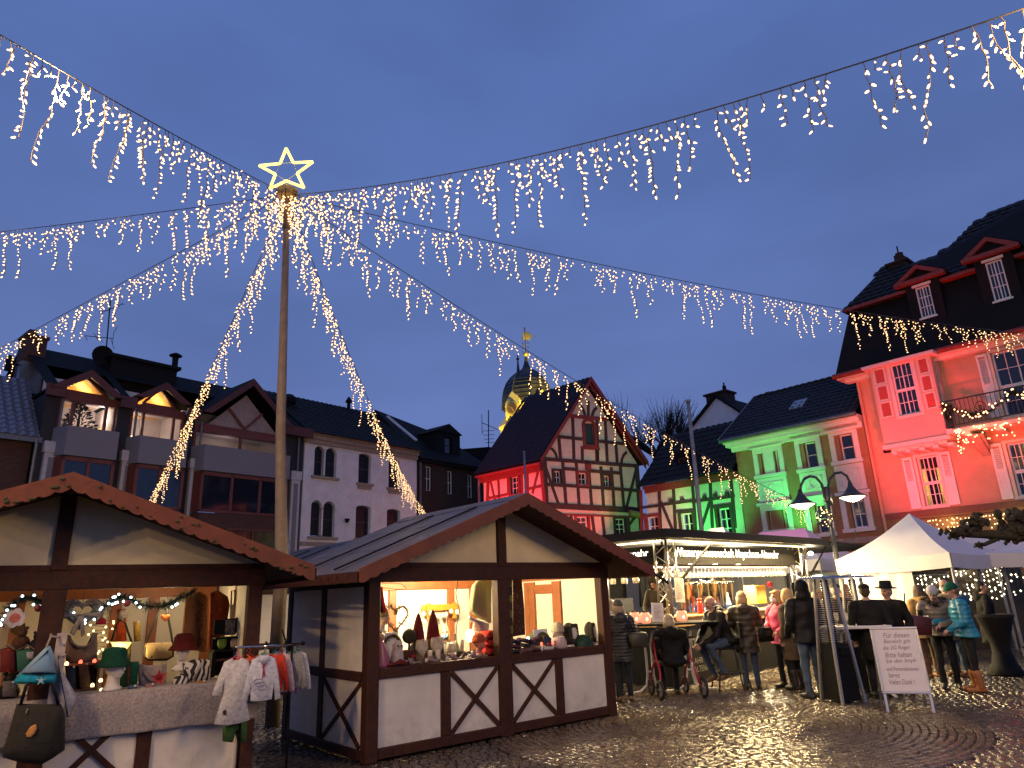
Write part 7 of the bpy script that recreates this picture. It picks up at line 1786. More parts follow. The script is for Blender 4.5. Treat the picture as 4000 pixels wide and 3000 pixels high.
puff_dark = quilt('dark_puffer',(.018,.018,.024),.5,5.5)
# -- woman at the left end of the bar
p_ = G2(c7,288,1385)
person('woman in grey beanie and long dark puffer coat, back turned, beside middle hut',p_,AW+.15,1.60,puff_dark,cloth('dark_jeans',(.02,.025,.035)),mat('brown_shoes',(.12,.07,.04),.6),'bob',m_gblond,'beanie',cloth('grey_knit',(.11,.10,.095)),.66,1.16,hood='down',armR=((-.27,.02,1.12),(-.20,-.12,.96)),armL=((.27,.03,1.10),(.25,-.02,.88)))
TS = thing('shoulder_bag','dark shoulder bag hanging at hip of the woman in beanie','bag',Matrix.Translation((p_.x+.27,p_.y-.08,.78)) @ Matrix.Rotation(.3,4,'Z'))
b = MB(); pillow(b,[(-.15,0),(.15,0),(.17,.2),(.13,.24),(-.13,.24),(-.17,.2)],.05,0,.03); b.build('pouch',mat('olive_leather',(.05,.045,.03),.5),TS,True); MB().tube([(-.13,0,.22),(-.16,.06,.5),(-.24,.1,.62)],.01,5).build('strap',m_blk,TS);
p_ = at(*c7(168,700),12.5); p_.z = 0
person('light-haired person in pale scarf half hidden behind the woman in beanie',p_,AW-.5,1.62,cloth('black_coat',(.008,.008,.009)),None,None,'bob',m_gblond,None,None,.7,1.15,hood='down',collar=cloth('white_knit',(.50,.48,.48)))
# -- barman leaning over, hooded
q_ = ST.loc(at(*c7(520,500),13.9)); p_ = ST.wp(q_.x,q_.y,0)
p2 = at(*c7(590,700),13.75); p2.z = .30
person('barman in hooded olive parka leaning over the side counter',p2,R_(-38),1.74,cloth('olive_parka',(.045,.040,.026)),None,None,'short',None,None,None,.75,1.15,lean=.38,head=(0,.15),hood='up',armR=((-.26,-.14,1.16),(-.20,-.38,1.06)),armL=((.26,-.14,1.16),(.20,-.36,1.00)))
# -- seated woman on the rollator, back turned
p3 = G2(c7,705,1365)+Vector((.0,.12,0))
pw = person('grey-blond woman in black fur-trimmed coat sitting on the rollator, back turned',p3,AW+.05,1.62,cloth('black_coat',(.008,.008,.009)),None,None,'bob',m_gblond,None,None,.8,1.25,lean=.10,legs='sit',seat=.50,hood='down',armR=((-.29,-.08,1.10),(-.20,-.26,.98)),armL=((.29,-.08,1.10),(.20,-.26,.98)))
fur(pw,[(-.15,.0,1.12),(-.16,.10,1.08),(-.06,.17,1.02),(.06,.17,1.02),(.16,.10,1.08),(.15,.0,1.12)],.07,mat('dark_fur',(.035,.026,.018),.9,.5,60),900,4)
# rollator
R0 = Frame(p3,Vector((1,.15,0)))
Hh = thing('rollator','red rollator with black spoked wheels under the seated woman','rollator',R0.M)
m_tyre = mat('black_rubber',(.012,.012,.012),.7); m_rred = mat('red_tube',(.42,.02,.03),.3,.1)
for k,(x_,y_,r_) in enumerate(((-.34,-.24,.15),(.37,-.24,.15),(-.28,.38,.13),(.31,.38,.13))):
 b = MB(); n_ = 22
 b.loft([[(x_+dx,y_+rr_2*math.cos(t),r_+rr_2*math.sin(t)) for t in np.linspace(0,2*pi,n_,endpoint=False)] for dx,rr_2 in ((-.02,r_-.028),(-.022,r_-.01),(0,r_),(.022,r_-.01),(.02,r_-.028))],cap=False); wh = b.build('wheel',m_tyre,Hh,True)
 b = MB(); b.tube([(x_-.025,y_,r_),(x_+.025,y_,r_)],.022,10)
 for i in range(6): t = i*pi/3; b.bar((x_,y_,r_),(x_,y_+(r_-.025)*math.cos(t),r_+(r_-.025)*math.sin(t)),.014,.02)
 b.build('spokes',mat('grey_hub',(.22,.22,.23),.4),wh)
b = MB()
for s_ in (-1,1):
 x_ = s_*.29; b.tube([(x_*1.12,-.24,.17),(x_,-.14,.42),(x_,.0,.62),(x_,.05,.86),(x_,-.06,.90)],.017,8); b.tube([(x_,.38,.13),(x_,.25,.40),(x_,.05,.56)],.017,8)
b.tube([(-.29,-.02,.50),(.29,-.02,.50)],.015,8).tube([(-.29,.2,.48),(.29,.2,.48)],.015,8); b.build('frame',m_rred,Hh,True)
MB().cbox(-.26,-.06,.50,.26,.24,.545,.015).build('seat',m_tyre,Hh)
for s_ in (-1,1): MB().tube([(s_*.29,-.06,.90),(s_*.29,-.2,.90)],.022,8).build('grip',m_tyre,Hh,True)
MB().bar((.295,-.17,.22),(.27,-.1,.52),.03,.012).build('reflector',m_white,Hh)
# -- man on the bar stool
p4 = G2(c7,1120,1310); p4 = p4+Vector((.08,.25,0))
jk = cloth('black_softshell',(.008,.008,.010),.6)
person('white-haired man in black jacket and jeans leaning on the bar table',p4,R_(-72),1.76,jk,m_jean,mat('brown_shoes',(.12,.07,.04),.6),'fringe',m_whiteh,None,None,.85,1.15,lean=.42,head=(0,-.30),legs='stool',seat=.70,hood='down',armR=((-.20,-.30,1.14),(-.05,-.52,1.10)),armL=((.22,-.28,1.12),(.04,-.50,1.06)))
SF4 = Frame(p4,Vector((1,0,0)))
Hh = thing('bar_stool','dark bar stool with backrest under the white-haired man','stool',SF4.M)
MB().cbox(-.2,-.2,.64,.2,.2,.68,.015).build('seat',m_blk,Hh); b = MB(); b.cbox(.19,-.2,.80,.23,.2,1.08,.015); b.build('backrest',m_blk,Hh)
for s_,t_ in ((-1,-1),(1,-1),(1,1),(-1,1)): MB().tube([(s_*.16,t_*.16,.65),(s_*.27,t_*.24,0)],.013,6).build('leg',m_iron,Hh,True)
for t_ in (-1,1): MB().bar((.19,t_*.17,.66),(.215,t_*.17,.85),.02,.02).build('back_post',m_iron,Hh)
b = MB(); b.tube([(-.2,-.2,.27),(.2,-.2,.27),(.2,.2,.27),(-.2,.2,.27),(-.2,-.2,.27)],.009,5); b.build('foot_ring',m_iron,Hh)
# -- olive quilted coat
p5 = G2(c7,1290,1285)
person('blond woman in long olive quilted coat standing at the counter, back turned',p5,AW-.1,1.66,quilt('olive_quilted',(.046,.037,.022),.5,3.2),m_jean,None,'bob',m_blond,None,None,.62,1.22,flare=1.05,hood='down',armR=((-.27,-.05,1.12),(-.20,-.30,1.08)),armL=((.27,-.05,1.12),(.20,-.30,1.08)))
# -- pink jacket
p6 = G2(c7,1570,1280)
person('blond woman in bright pink jacket with face mask, turned left',p6,R_(-62),1.66,cloth('pink_jacket',(.62,.075,.17),.6),m_blackt,None,'bob',m_blond,None,None,.76,1.12,flare=1.12,hood='down',mask=True,armR=((-.26,.0,1.12),(-.16,-.20,1.04)),armL=((.27,-.02,1.10),(.14,-.22,.98)))
TS = thing('handbag','black handbag hanging before the pink jacket','bag',Matrix.Translation((p6.x-.30,p6.y-.12,.74)) @ Matrix.Rotation(.4,4,'Z'))
b = MB(); pillow(b,[(-.14,0),(.14,0),(.15,.16),(.10,.24),(-.10,.24),(-.15,.16)],.06,0,.03); b.build('pouch',m_blk,TS,True); MB().tube([(-.1,0,.22),(.02,-.03,.42),(.22,-.04,.62)],.010,5).build('strap',m_blk,TS); MB().box(-.04,-.066,.1,.06,-.058,.18).build('pocket_flap',m_shoe,TS)
# -- tan coat
p7_ = at(*c7(1600,900),12.35); p7_.z = 0
person('blond person in long tan coat and dark boots behind the pink jacket',p7_,AW+.6,1.68,cloth('tan_coat',(.12,.085,.05)),m_blackt,m_shoe,'bob',m_blond,None,None,.50,1.1,boots=True)
# -- black hooded man
p8 = G2(c7,1790,1365)
person('tall man in black hooded jacket and jeans seen from behind, left of heater',p8,AW+.25,1.80,jk,m_jean,mat('dark_trainers',(.03,.03,.035),.5),'short',mat('dark_hair',(.012,.01,.009),.6),None,None,.80,1.25,hood='up',armR=((-.28,-.02,1.10),(-.20,-.18,.98)),armL=((.29,.0,1.08),(.24,-.14,.90)),hands=(False,False))
# -- people behind the heaters
p_ = at(*c7(1840,900),12.4); p_.z = 0
person('curly blond woman in beige puffer behind the front heater',p_,AW+.9,1.64,quilt('beige_puffer',(.24,.19,.13),.5,4.5),m_blackt,None,'curly',m_blond,None,None,.62,1.15)
p_ = at(*c7(2000,900),12.8); p_.z = 0
person('man in flat cap and dark brown coat between the heaters',p_,AW-.4,1.74,cloth('brown_coat',(.03,.02,.013)),m_blackt,None,'short',m_whiteh,'cap',cloth('grey_tweed',(.06,.05,.04)),.6,1.12)
p_ = at(*c7(2075,900),13.3); p_.z = 0
person('brown-haired woman facing left between the two heaters',p_,R_(-70),1.72,cloth('black_coat',(.008,.008,.009)),m_blackt,None,'long',mat('light_brown_hair',(.22,.12,.05),.55,.3,60),None,None,.7,1.1)
p_ = at(*c8(585,1000),11.3); p_.z = 0
p11 = p_
person('man in dark cap and dark coat, back turned, behind the whiteboard',p_,AW-.35,1.72,cloth('charcoal_coat',(.010,.0095,.010)),m_blackt,None,'short',None,'cap',cloth('black_felt',(.012,.012,.013)),.55,1.2)
p_ = at(*c8(745,1000),11.6); p_.z = 0
person('man in wide-brimmed black hat and glasses facing left behind whiteboard',p_,R_(-58),1.70,cloth('black_coat',(.008,.008,.009)),m_blackt,None,'short',m_whiteh,'brim',cloth('black_felt',(.012,.012,.013)),.6,1.2)
TS = thing('shoulder_bag','dark red shoulder bag right of the man in hat','bag',Matrix.Translation((p_.x+.33,p_.y-.1,.82)) @ Matrix.Rotation(.1,4,'Z') @ Matrix.Rotation(.12,4,'Y'))
b = MB(); pillow(b,[(-.2,0),(.2,.02),(.22,.26),(.16,.3),(-.16,.3),(-.2,.26)],.06,0,.03); b.build('pouch',mat('oxblood_leather',(.085,.015,.022),.5),TS,True); MB().tube([(-.15,0,.28),(-.2,-.02,.5),(-.18,0,.62)],.01,5).build('strap',m_blk,TS)
# -- group by the tent
p_ = G2(e5,520,1350);
person('brown-haired person in yellow hooded coat, back turned, near tent',p_,AW+.1,1.66,cloth('yellow_coat',(.42,.26,.09)),cloth('tan_trousers',(.16,.09,.045)),mat('tan_boots',(.20,.085,.03),.6),'long',mat('brown_hair',(.06,.035,.02),.6),None,None,.72,1.14,hood='down',boots=True)
p_ = G2(e5,725,1480); p14 = p_
pw = person('woman in white beanie and grey puffer jacket with dark fur collar',p_,R_(-28),1.66,quilt('grey_puffer',(.19,.16,.14),.5,4.2),m_blackt,m_shoe,'short',None,'beanie',cloth('white_knit',(.50,.48,.48)),.86,1.18,lean=.16,head=(-.2,.38),hood='down',collar=mat('dark_fur',(.035,.026,.018),.9,.5,60),armR=((-.28,-.10,1.14),(-.20,-.36,1.08)),armL=((.28,-.12,1.12),(.02,-.27,1.08)))
fur(pw,[(-.12,-.10,1.40),(-.15,.02,1.44),(-.08,.12,1.46),(.08,.12,1.46),(.15,.02,1.44),(.12,-.10,1.40),(.0,-.19,1.36),(-.12,-.10,1.40)],.075,mat('dark_fur',(.035,.026,.018),.9,.5,60),1100,6)
TS = thing('serving_tray','small white tray held by the woman in grey puffer','tray',Matrix.Translation((p14.x-.40,p14.y-.24,1.085))); MB().lathe([(.10,0),(.11,.006),(.11,.014),(.10,.010)],n=18).build('plate',m_white,TS,True); MB().lathe([(.108,.010),(.113,.017)],n=18,cap=False).build('rim',m_white,TS)
TS = thing('cup','black cup on the small white tray','cup',Matrix.Translation((p14.x-.40,p14.y-.24,1.10))); MB().lathe([(.036,0),(.042,.09),(.039,.09),(.034,.01)],n=14).build('cup',m_blk,TS,True); MB().tube([(.04,0,.07),(.062,0,.06),(.058,0,.03),(.038,0,.02)],.006,5).build('handle',m_blk,TS)
p_ = G2(e5,850,1330)
person('bald man in white face mask and grey coat behind the teal jacket',p_,R_(-75),1.74,cloth('grey_wool',(.085,.075,.065)),m_jean,mat('tan_boots',(.20,.085,.03),.6),'fringe',mat('brown_hair',(.06,.035,.02),.6),None,None,.62,1.15,mask=True,head=(.3,0))
p_ = G2(e5,1040,1515)
pw = person('person in green beanie and bright teal puffer jacket, turned left',p_,R_(-105),1.68,quilt('teal_puffer',(.02,.22,.36),.42,4.2),cloth('black_trousers',(.013,.013,.016)),mat('orange_boots',(.34,.13,.04),.6),'short',mat('light_brown_hair',(.22,.12,.05),.55),'beanie',cloth('green_knit',(.012,.10,.055)),.84,1.24,lean=.10,head=(0,.2),hood='down',collar=cloth('teal_lining',(.015,.10,.17)),boots=True,armR=((-.27,-.14,1.12),(-.16,-.38,1.10)),armL=((.28,-.05,1.10),(.2,-.28,1.0)))
p_ = G2(e5,1290,1290)
person('dark-haired person in long black coat by the black standing table',p_,R_(70),1.68,cloth('black_coat',(.008,.008,.009)),m_blackt,None,'short',mat('dark_hair',(.012,.01,.009),.6),None,None,.55,1.18,hood='down')
# -- vendor sitting in the middle hut
q_ = F2.uv(*d3(1225,1100),-1.45)
person('blond vendor in blue face mask inside the middle hut',F2.wp(q_[0],1.45,.06),R_(20),1.62,cloth('vendor_cardigan',(.10,.09,.08)),m_blackt,None,'long',m_blond,None,None,.8,1.05,legs='sit',seat=.46,mask=mat('blue_mask',(.20,.36,.55),.8))
# ================================================================== goods in the left hut
def lp(fr,f,x_,y_,dep):
 u,v = fr.uv(*f(x_,y_),-dep); return Vector((u,dep,v))
def outline(fr,f,pts,dep): return [(lp(fr,f,x_,y_,dep).x,lp(fr,f,x_,y_,dep).z) for x_,y_ in pts]
def soft(parent_fr,f,pts,dep,t,name,label,cat,m_,part='body',k=.02,group=None):
 """a hanging or standing soft thing whose outline is seen in the photo, swollen to its thickness"""
 o = outline(parent_fr,f,pts,dep); cx = sum(p[0] for p in o)/len(o); z0 = min(p[1] for p in o)
 T_ = thing(name,label,cat,parent_fr.M @ Matrix.Translation((cx,dep,z0)),group)
 b = MB(); pillow(b,[(p[0]-cx,p[1]-z0) for p in o],t,0,k); b.build(part,m_,T_,True); T_['_c'] = 0; del T_['_c']
 T_.empty_display_size = .1
 return T_,(lambda x_,y_,d_=0.0: (lambda q: Vector((q.x-cx,d_,q.z-z0)))(lp(parent_fr,f,x_,y_,dep)))
m_felt_ = lambda n,c: mat(n,c,.9,.3,25,.4,60,spec=.2)
# counter cloth
T_ = thing('counter_cloth','grey speckled cloth draped over the counter of left hut','cloth',F1.M)
zc0 = .585; b = MB(); n_ = 60
b.loft([[(.2+3.45*i/n_,y_+(.012*math.sin(i*.55)+.008*math.sin(i*1.31))*w_,z_) for i in range(n_+1)] for y_,z_,w_ in ((.5,ZB1+.012,0),(-.02,ZB1+.012,0),(-.048,ZB1-.01,.3),(-.052,ZB1-.15,.8),(-.056,zc0,1.3))],closed=False); b.build('cloth',pattern('speckled_felt','noise',(.22,.19,.19),(.33,.29,.29),45,.95),T_,True)
b = MB(); b.loft([[(.2+3.45*i/n_,-.058+(.012*math.sin(i*.55)+.008*math.sin(i*1.31))*1.3,z_) for i in range(n_+1)] for z_ in (zc0,zc0+.012)],closed=False); b.build('hem',m_felt_('cloth_hem',(.2,.18,.18)),T_)
# fir garland with cold lights under the beam
T_ = thing('fir_garland','fir garland with white lights under the beam of left hut','garland',F1.M)
gpts = [lp(F1,c2,x_,y_,.16) for x_,y_ in ((0,440),(60,330),(130,270),(215,245),(290,275),(330,300),(450,340),(600,400),(690,390),(750,320),(820,260),(900,240),(980,280),(1060,310),(1160,315),(1240,280),(1320,240),(1400,200))]
needle_tube(gpts,.085,2600,5,w_=.006).build('needles',mat('garland_needles',(.015,.060,.038),.7,.4,30),T_,kind='stuff')
b = MB(); rr = random.Random(9)
for i in range(34):
 t_ = rr.random()*(len(gpts)-1); k = min(int(t_),len(gpts)-2); c_ = gpts[k].lerp(gpts[k+1],t_-k)+Vector((0,-.075,rr.uniform(-.05,.04))); b.sph(c_,.0105,6,4)
b.build('bulbs',emit('cold_bulb',(.75,.9,1.0),9),T_,kind='stuff')
for x_,y_ in ((275,325),(915,290)): MB().sph(lp(F1,c2,x_,y_,.06),.03,10,8).build('bauble',mat('matt_red',(.25,.03,.03),.6),T_,True)
lamp('garland_light',F1.wp(*(lp(F1,c2,900,330,.3))),1.0,(.8,.92,1),.1,T_)
# string of warm fairy lights on the back wall
T_ = thing('fairy_lights','warm fairy lights on the yellow back wall of left hut','lights',F1.M)
b = MB(); q = MB(); last = None
for i in range(22):
 p = lp(F1,d1,1240+rr.uniform(-.1,1)*330,600+i*26,D-.22); p = Vector((p.x,D-.16,p.z)); q.sph(p,.010,6,4)
 if last is not None: b.tube([last,p],.003,3)
 last = p
b.build('wire',m_wire,T_); q.build('bulbs',emit('fairy_bulb',(1,.68,.25),8),T_,kind='stuff')
# woven heart with bow
T_ = thing('wicker_heart','large grey wicker heart with bow hanging in the left hut','decoration',F1.M @ Matrix.Translation(lp(F1,d1,1110,620,.12)))
def heart(s,n=44): return [(s*math.sin(t)**3,s*(13*math.cos(t)-5*math.cos(2*t)-2*math.cos(3*t)-math.cos(4*t))/17) for t in np.linspace(0,2*pi,n,endpoint=False)]
b = MB(); rr = random.Random(12)
for j in range(9):
 pts = [(x_*(1+rr.uniform(-.03,.03))*(.55+.06*j),rr.uniform(-.03,.03),z_*(.55+.06*j)*.95+.08) for x_,z_ in heart(.16)]; b.tube(pts+[pts[0]],.008,4)
for j in range(90):
 t0 = rr.random()*6.28; t1 = t0+rr.uniform(.3,1.0); f_ = lambda t,s: (s*.16*math.sin(t)**3,rr.uniform(-.04,.0),s*.16*(13*math.cos(t)-5*math.cos(2*t)-2*math.cos(3*t)-math.cos(4*t))/17*.95+.08); b.tube([f_(t0,.6),f_((t0+t1)/2,.85),f_(t1,1.05)],.005,3)
b.build('wicker',mat('grey_wicker',(.22,.19,.17),.9,.3,30),T_)
b = MB(); pillow(b,[(-.17,.02),(-.02,.05),(.02,.05),(.17,.02),(.16,.075),(.02,.065),(-.02,.065),(-.16,.08)],.015,-.06,.008); pillow(b,[(-.02,.05),(.02,.05),(.05,-.12),(.02,-.14),(0,-.02),(-.04,-.13),(-.07,-.10)],.01,-.06,.006); b.build('bow',m_felt_('grey_ribbon',(.26,.23,.21)),T_,True)
MB().tube([(0,0,.15),(0,0,.34)],.003,4).build('cord',m_wire,T_)
# bags on the back wall
T_,Q = soft(F1,c2,[(785,565),(950,565),(940,700),(775,712)],1.55,.04,'shoulder_bag','olive shoulder bag with pointed cream flap hanging in the left hut','bag',m_felt_('olive_felt',(.13,.11,.04)))
b = MB(); b.prism([Q(792,566,-.045),Q(950,566,-.045),Q(866,672,-.045)],(0,.012,0)); b.build('flap',m_felt_('cream_flap',(.55,.46,.28)),T_)
b = MB(); b.tube([Q(800,570),Q(840,440),Q(868,410),Q(900,430),Q(948,570)],.012,5); b.build('strap',m_blk,T_)
T_,Q = soft(F1,c2,[(1050,575),(1235,568),(1245,600),(1238,668),(1200,690),(1060,692),(1040,670),(1043,600)],1.5,.05,'shoulder_bag','cream crossbody bag with leaf print and dark edge hanging in left hut','bag',pattern('leaf_print','spots',(.16,.07,.03),(.50,.38,.20),14,.8,.22))
b = MB(); b.tube([Q(1046,600,-.02),Q(1040,675,-.02),Q(1065,695,-.02),Q(1200,693,-.02),Q(1242,670,-.02),Q(1248,600,-.02)],.014,6); b.build('piping',m_shoe,T_)
b = MB(); b.tube([Q(1052,580),Q(1130,380),Q(1165,320),Q(1200,330),Q(1235,520),Q(1245,590)],.013,5); b.build('strap',m_shoe,T_)
T_,Q = soft(F1,c2,[(842,330),(905,330),(912,560),(838,562)],1.8,.012,'scarf','orange red scarf with pompom hanging on back wall of left hut','scarf',m_felt_('orange_red_felt',(.42,.06,.015)))
MB().sph(Q(880,372,-.05),(.06,.04,.06),12,8).build('pompom',mat('grey_wool_ball',(.40,.34,.32),.95,.5,60,.6),T_,True)
T_,Q = soft(F1,c2,[(1340,235),(1385,215),(1440,205),(1480,225),(1500,245),(1492,420),(1480,640),(1420,630),(1300,628),(1310,500),(1325,340)],.75,.05,'dress','leopard print dress hanging in the left hut','dress',pattern('leopard','spots',(.05,.015,.008),(.50,.17,.05),34,.8,.26))
b = MB(); needle_tube([Q(1420,230,-.05),Q(1425,350,-.06),Q(1430,480,-.06),Q(1420,620,-.055)],.09,800,8,w_=.004).build('fringe',mat('fringe_tan',(.36,.17,.06),.8),T_,kind='stuff')
b = MB(); b.tube([Q(1415,205),Q(1415,180)],.004,4); b.build('hanger',m_wire,T_)
T_,Q = soft(F1,c2,[(1510,215),(1570,195),(1640,240),(1655,300),(1600,640),(1530,660),(1495,600)],1.1,.03,'dress','rust red dress behind the leopard print one','dress',m_felt_('rust_red',(.20,.05,.02)))
MB().tube([Q(1560,200),Q(1565,160)],.004,4).build('hanger',m_wire,T_)
T_,Q = soft(F1,c2,[(1655,300),(1800,290),(1800,400),(1655,405)],1.0,.03,'tote_bag','cream tote with autumn leaf print by right post of left hut','bag',pattern('autumn_leaf','spots',(.30,.06,.02),(.42,.34,.24),12,.8,.25))
MB().tube([Q(1665,300),Q(1668,200),Q(1690,195),Q(1695,300)],.01,5).build('strap',m_felt_('cream_flap',(.55,.46,.28)),T_)
for k,(xa,xb,ya,yb,mm,lb) in enumerate(((1545,1612,415,505,m_blk,'black framed picture under the autumn leaf tote'),(1615,1695,405,510,pattern('pic_a','noise',(.10,.09,.07),(.30,.27,.22),30),'pale framed picture beside black one in left hut'),(1700,1800,395,495,pattern('pic_b','noise',(.08,.08,.07),(.26,.25,.21),24),'grey leaf picture by right post of left hut'))):
 a_,c_ = lp(F1,c2,xa,yb,.8),lp(F1,c2,xb,ya,.8); T_ = thing('picture',lb,'picture',F1.M @ Matrix.Translation(((a_.x+c_.x)/2,.8,a_.z))); w_,h_ = (c_.x-a_.x)/2,c_.z-a_.z
 MB().box(-w_,-.008,0,w_,.008,h_).build('panel',mm,T_); b = MB(); b.box(-w_-.012,-.012,-.012,w_+.012,.012,0).box(-w_-.012,-.012,h_,w_+.012,.012,h_+.012).box(-w_-.012,-.012,0,-w_,.012,h_).box(w_,-.012,0,w_+.012,.012,h_); b.build('frame',m_blk,T_)
a_,c_ = lp(F1,c2,1545,640,.7),lp(F1,c2,1765,525,.7)
T_ = thing('display_box','dark display box with green trinket at right of left hut','box',F1.M @ Matrix.Translation((a_.x,.7,a_.z))); w_,h_ = c_.x-a_.x,c_.z-a_.z
b = MB(); b.box(0,0,0,w_,.2,.015).box(0,0,h_-.015,w_,.2,h_).box(0,.185,.015,w_,.2,h_-.015).box(w_-.015,0,.015,w_,.185,h_-.015); b.build('case',m_blk,T_); MB().sph((.08,.06,.09),(.05,.03,.07),10,8).build('trinket',mat('lime',(.25,.42,.05),.5),T_,True); MB().sph((.21,.06,.08),(.045,.03,.06),10,8).build('face_trinket',mat('pale_trinket',(.5,.35,.25),.5),T_,True)
T_ = thing('side_table','dark side shelf under the display box in left hut','shelf',F1.M @ Matrix.Translation((a_.x,.7,ZB1))); b = MB(); b.box(-.02,0,0,.02,.25,a_.z-ZB1-.002).box(w_-.02,0,0,w_+.02,.25,a_.z-ZB1-.002).box(.02,.2,0,w_-.02,.22,a_.z-ZB1-.002); b.build('frame',m_blk,T_); MB().box(.02,0,.16,w_-.02,.2,.18).build('board',m_brown,T_)
# mannequin heads
def dummy_head(fr,base,yaw,label,hat,m_h,m_f=None,s=1.0,hood_=False):
 T_ = thing('mannequin_head',label,'mannequin',fr.M @ Matrix.Translation(base) @ Matrix.Rotation(yaw,4,'Z') @ Matrix.Scale(s,4))
 B = Body(); B.X = Matrix.Translation((0,0,-1.385))
 B.loft([(1.385,.10,.075,0,0),(1.40,.10,.075,0,0),(1.43,.06,.055,0,.005)],'s'); B.cap((0,.01,1.42),(0,.0,1.50),.052,.048,'s'); B.ell((0,.004,1.605),(.074,.092,.098),'s'); B.ell((0,-.028,1.55),(.055,.064,.076),'s'); B.ell((0,-.062,1.505),(.026,.022,.018),'s'); B.cap((0,-.088,1.600),(0,-.108,1.562),.010,.0145,'s'); B.cap((-.017,-.091,1.533),(.017,-.091,1.533),.0085,.0085,'s'); B.cap((-.03,-.084,1.617),(.03,-.084,1.617),.010,.010,'s')
 B.build('head',dict(s=m_f or mat('foam_white',(.68,.62,.58),.7,.06)),T_,.008,2)
 if hat == 'bell': b = MB(); b.lathe([(.145,-.04),(.15,-.03),(.115,.015),(.102,.03),(.10,.09),(.075,.125),(.02,.135)],(0,.01,.245),20,0,1,1.1); b.build('hat',m_h,T_,True)
 elif hat == 'beanie':
  q = Body(); q.ell((0,.012,.262),(.092,.108,.10),'t'); q.loft([(.215,.096,.112,0,.012),(.255,.096,.112,0,.012)],'t'); q.build('hat',dict(t=m_h),T_,.010,2)
 elif hat == 'hood':
  q = Body(); q.ell((0,.04,.215),(.115,.10,.135),'t'); q.ell((0,.05,.08),(.14,.11,.09),'t')
  for s_ in (-1,1): q.cap((s_*.09,-.045,.27),(s_*.085,-.05,.10),.028,.032,'t')
  q.cap((-.07,-.05,.30),(.07,-.05,.30),.032,.032,'t'); q.cap((-.06,-.06,.07),(.06,-.06,.07),.04,.04,'t'); q.build('snood',dict(t=m_h),T_,.010,2)
 return T_
zc = ZB1+.014
dummy_head(F1,(lp(F1,c2,800,940,.16).x,.16,zc),R_(48),'white mannequin head in dark green hat on left hut counter','bell',m_felt_('dark_green_felt',(.008,.055,.032)),s=1.0)
dummy_head(F1,(lp(F1,c2,1300,800,.5).x,.5,zc+.10),R_(-20),'white mannequin head in dark red hat behind the zebra bag','bell',m_felt_('dark_red_felt',(.10,.012,.010)),s=.95)
def tote(label,pts,dep,m_,strap=None,m_s=None,t=.05):
 T_,Q = soft(F1,c2,pts,dep,t,'tote_bag',label,'bag',m_)
 if strap: MB().tube([Q(*p,-t-.012) for p in strap],.013,6).build('strap',m_s or m_shoe,T_,True)
 return T_,Q
tote('dark green tote with brown straps behind the green hat',[(870,712),(1000,706),(985,900),(860,912)],.42,m_felt_('tote_green',(.012,.085,.045)),[(915,880),(925,730),(945,712)],m_felt_('strap_rust',(.18,.05,.03)))
T_,Q = tote('pinkish canvas tote with curved strap beside red flower',[(992,722),(1060,735),(1150,730),(1205,715),(1195,890),(1000,905)],.45,m_felt_('pale_canvas',(.36,.28,.24)),[(1025,730),(1035,790),(1075,840),(1115,845),(1150,800),(1165,725)],m_felt_('strap_grey',(.28,.22,.20)))
T_ = thing('felt_flower','red felt flower lying on counter before pinkish tote','flower',F1.M @ Matrix.Translation((lp(F1,c2,1140,850,.25).x,.22,zc+.07)))
b = MB()
for i in range(11): a_ = i*.571; r_ = .085 if i % 2 else .06; b.prism([(0,0,0),(r_*.5*math.cos(a_-.25),-.02,r_*.5*math.sin(a_-.25)),(r_*math.cos(a_),-.035,r_*math.sin(a_)),(r_*.5*math.cos(a_+.25),-.02,r_*.5*math.sin(a_+.25))],(0,.008,0))
b.build('petals',m_felt_('felt_red',(.45,.02,.03)),T_); MB().sph((0,-.02,0),.016,8,6).build('centre',m_felt_('felt_dark',(.2,.02,.02)),T_,True)
m_zeb = pattern('zebra_print','zebra',(.02,.018,.018),(.55,.50,.48),5.5,.8,.5)
tote('zebra striped tote with pale straps on left hut counter',[(1312,720),(1400,690),(1515,690),(1510,870),(1330,885)],.36,m_zeb,[(1385,830),(1430,745),(1455,700)],m_felt_('pale_strap',(.42,.37,.35)),.06)
T_,Q = soft(F1,c2,[(1240,890),(1250,830),(1300,790),(1350,810),(1370,860),(1355,895)],.22,.06,'pouch','small zebra striped pouch before the zebra tote','bag',m_zeb); MB().tube([Q(1290,795,-.05),Q(1320,800,-.06),Q(1350,815,-.05)],.006,5).build('zip',m_shoe,T_)
# crate with bag at the left, ornaments, baby things
a_,c_ = lp(F1,c2,455,955,.3),lp(F1,c2,725,725,.3)
T_ = thing('wooden_crate','brown wooden shelf crate left of the green hat','crate',F1.M @ Matrix.Translation((a_.x,.3,zc))); w_,h_ = c_.x-a_.x,c_.z-zc
b = MB(); b.box(0,0,0,w_,.28,.018).box(0,0,0.019,.018,.28,h_).box(w_-.018,0,.019,w_,.28,h_).box(.018,.262,.019,w_-.018,.28,h_); b.build('carcass',m_brown,T_); MB().box(-.01,-.01,h_+.001,w_+.01,.29,h_+.02).build('top_board',m_inwood,T_)
T_,Q = soft(F1,c2,[(460,520),(500,515),(545,590),(620,595),(665,505),(705,500),(700,680),(720,715),(480,722),(465,640)],.42,.06,'handbag','brown patchwork handbag on the wooden crate','bag',pattern('patchwork','spots',(.06,.045,.035),(.17,.10,.07),9,.8,.35))
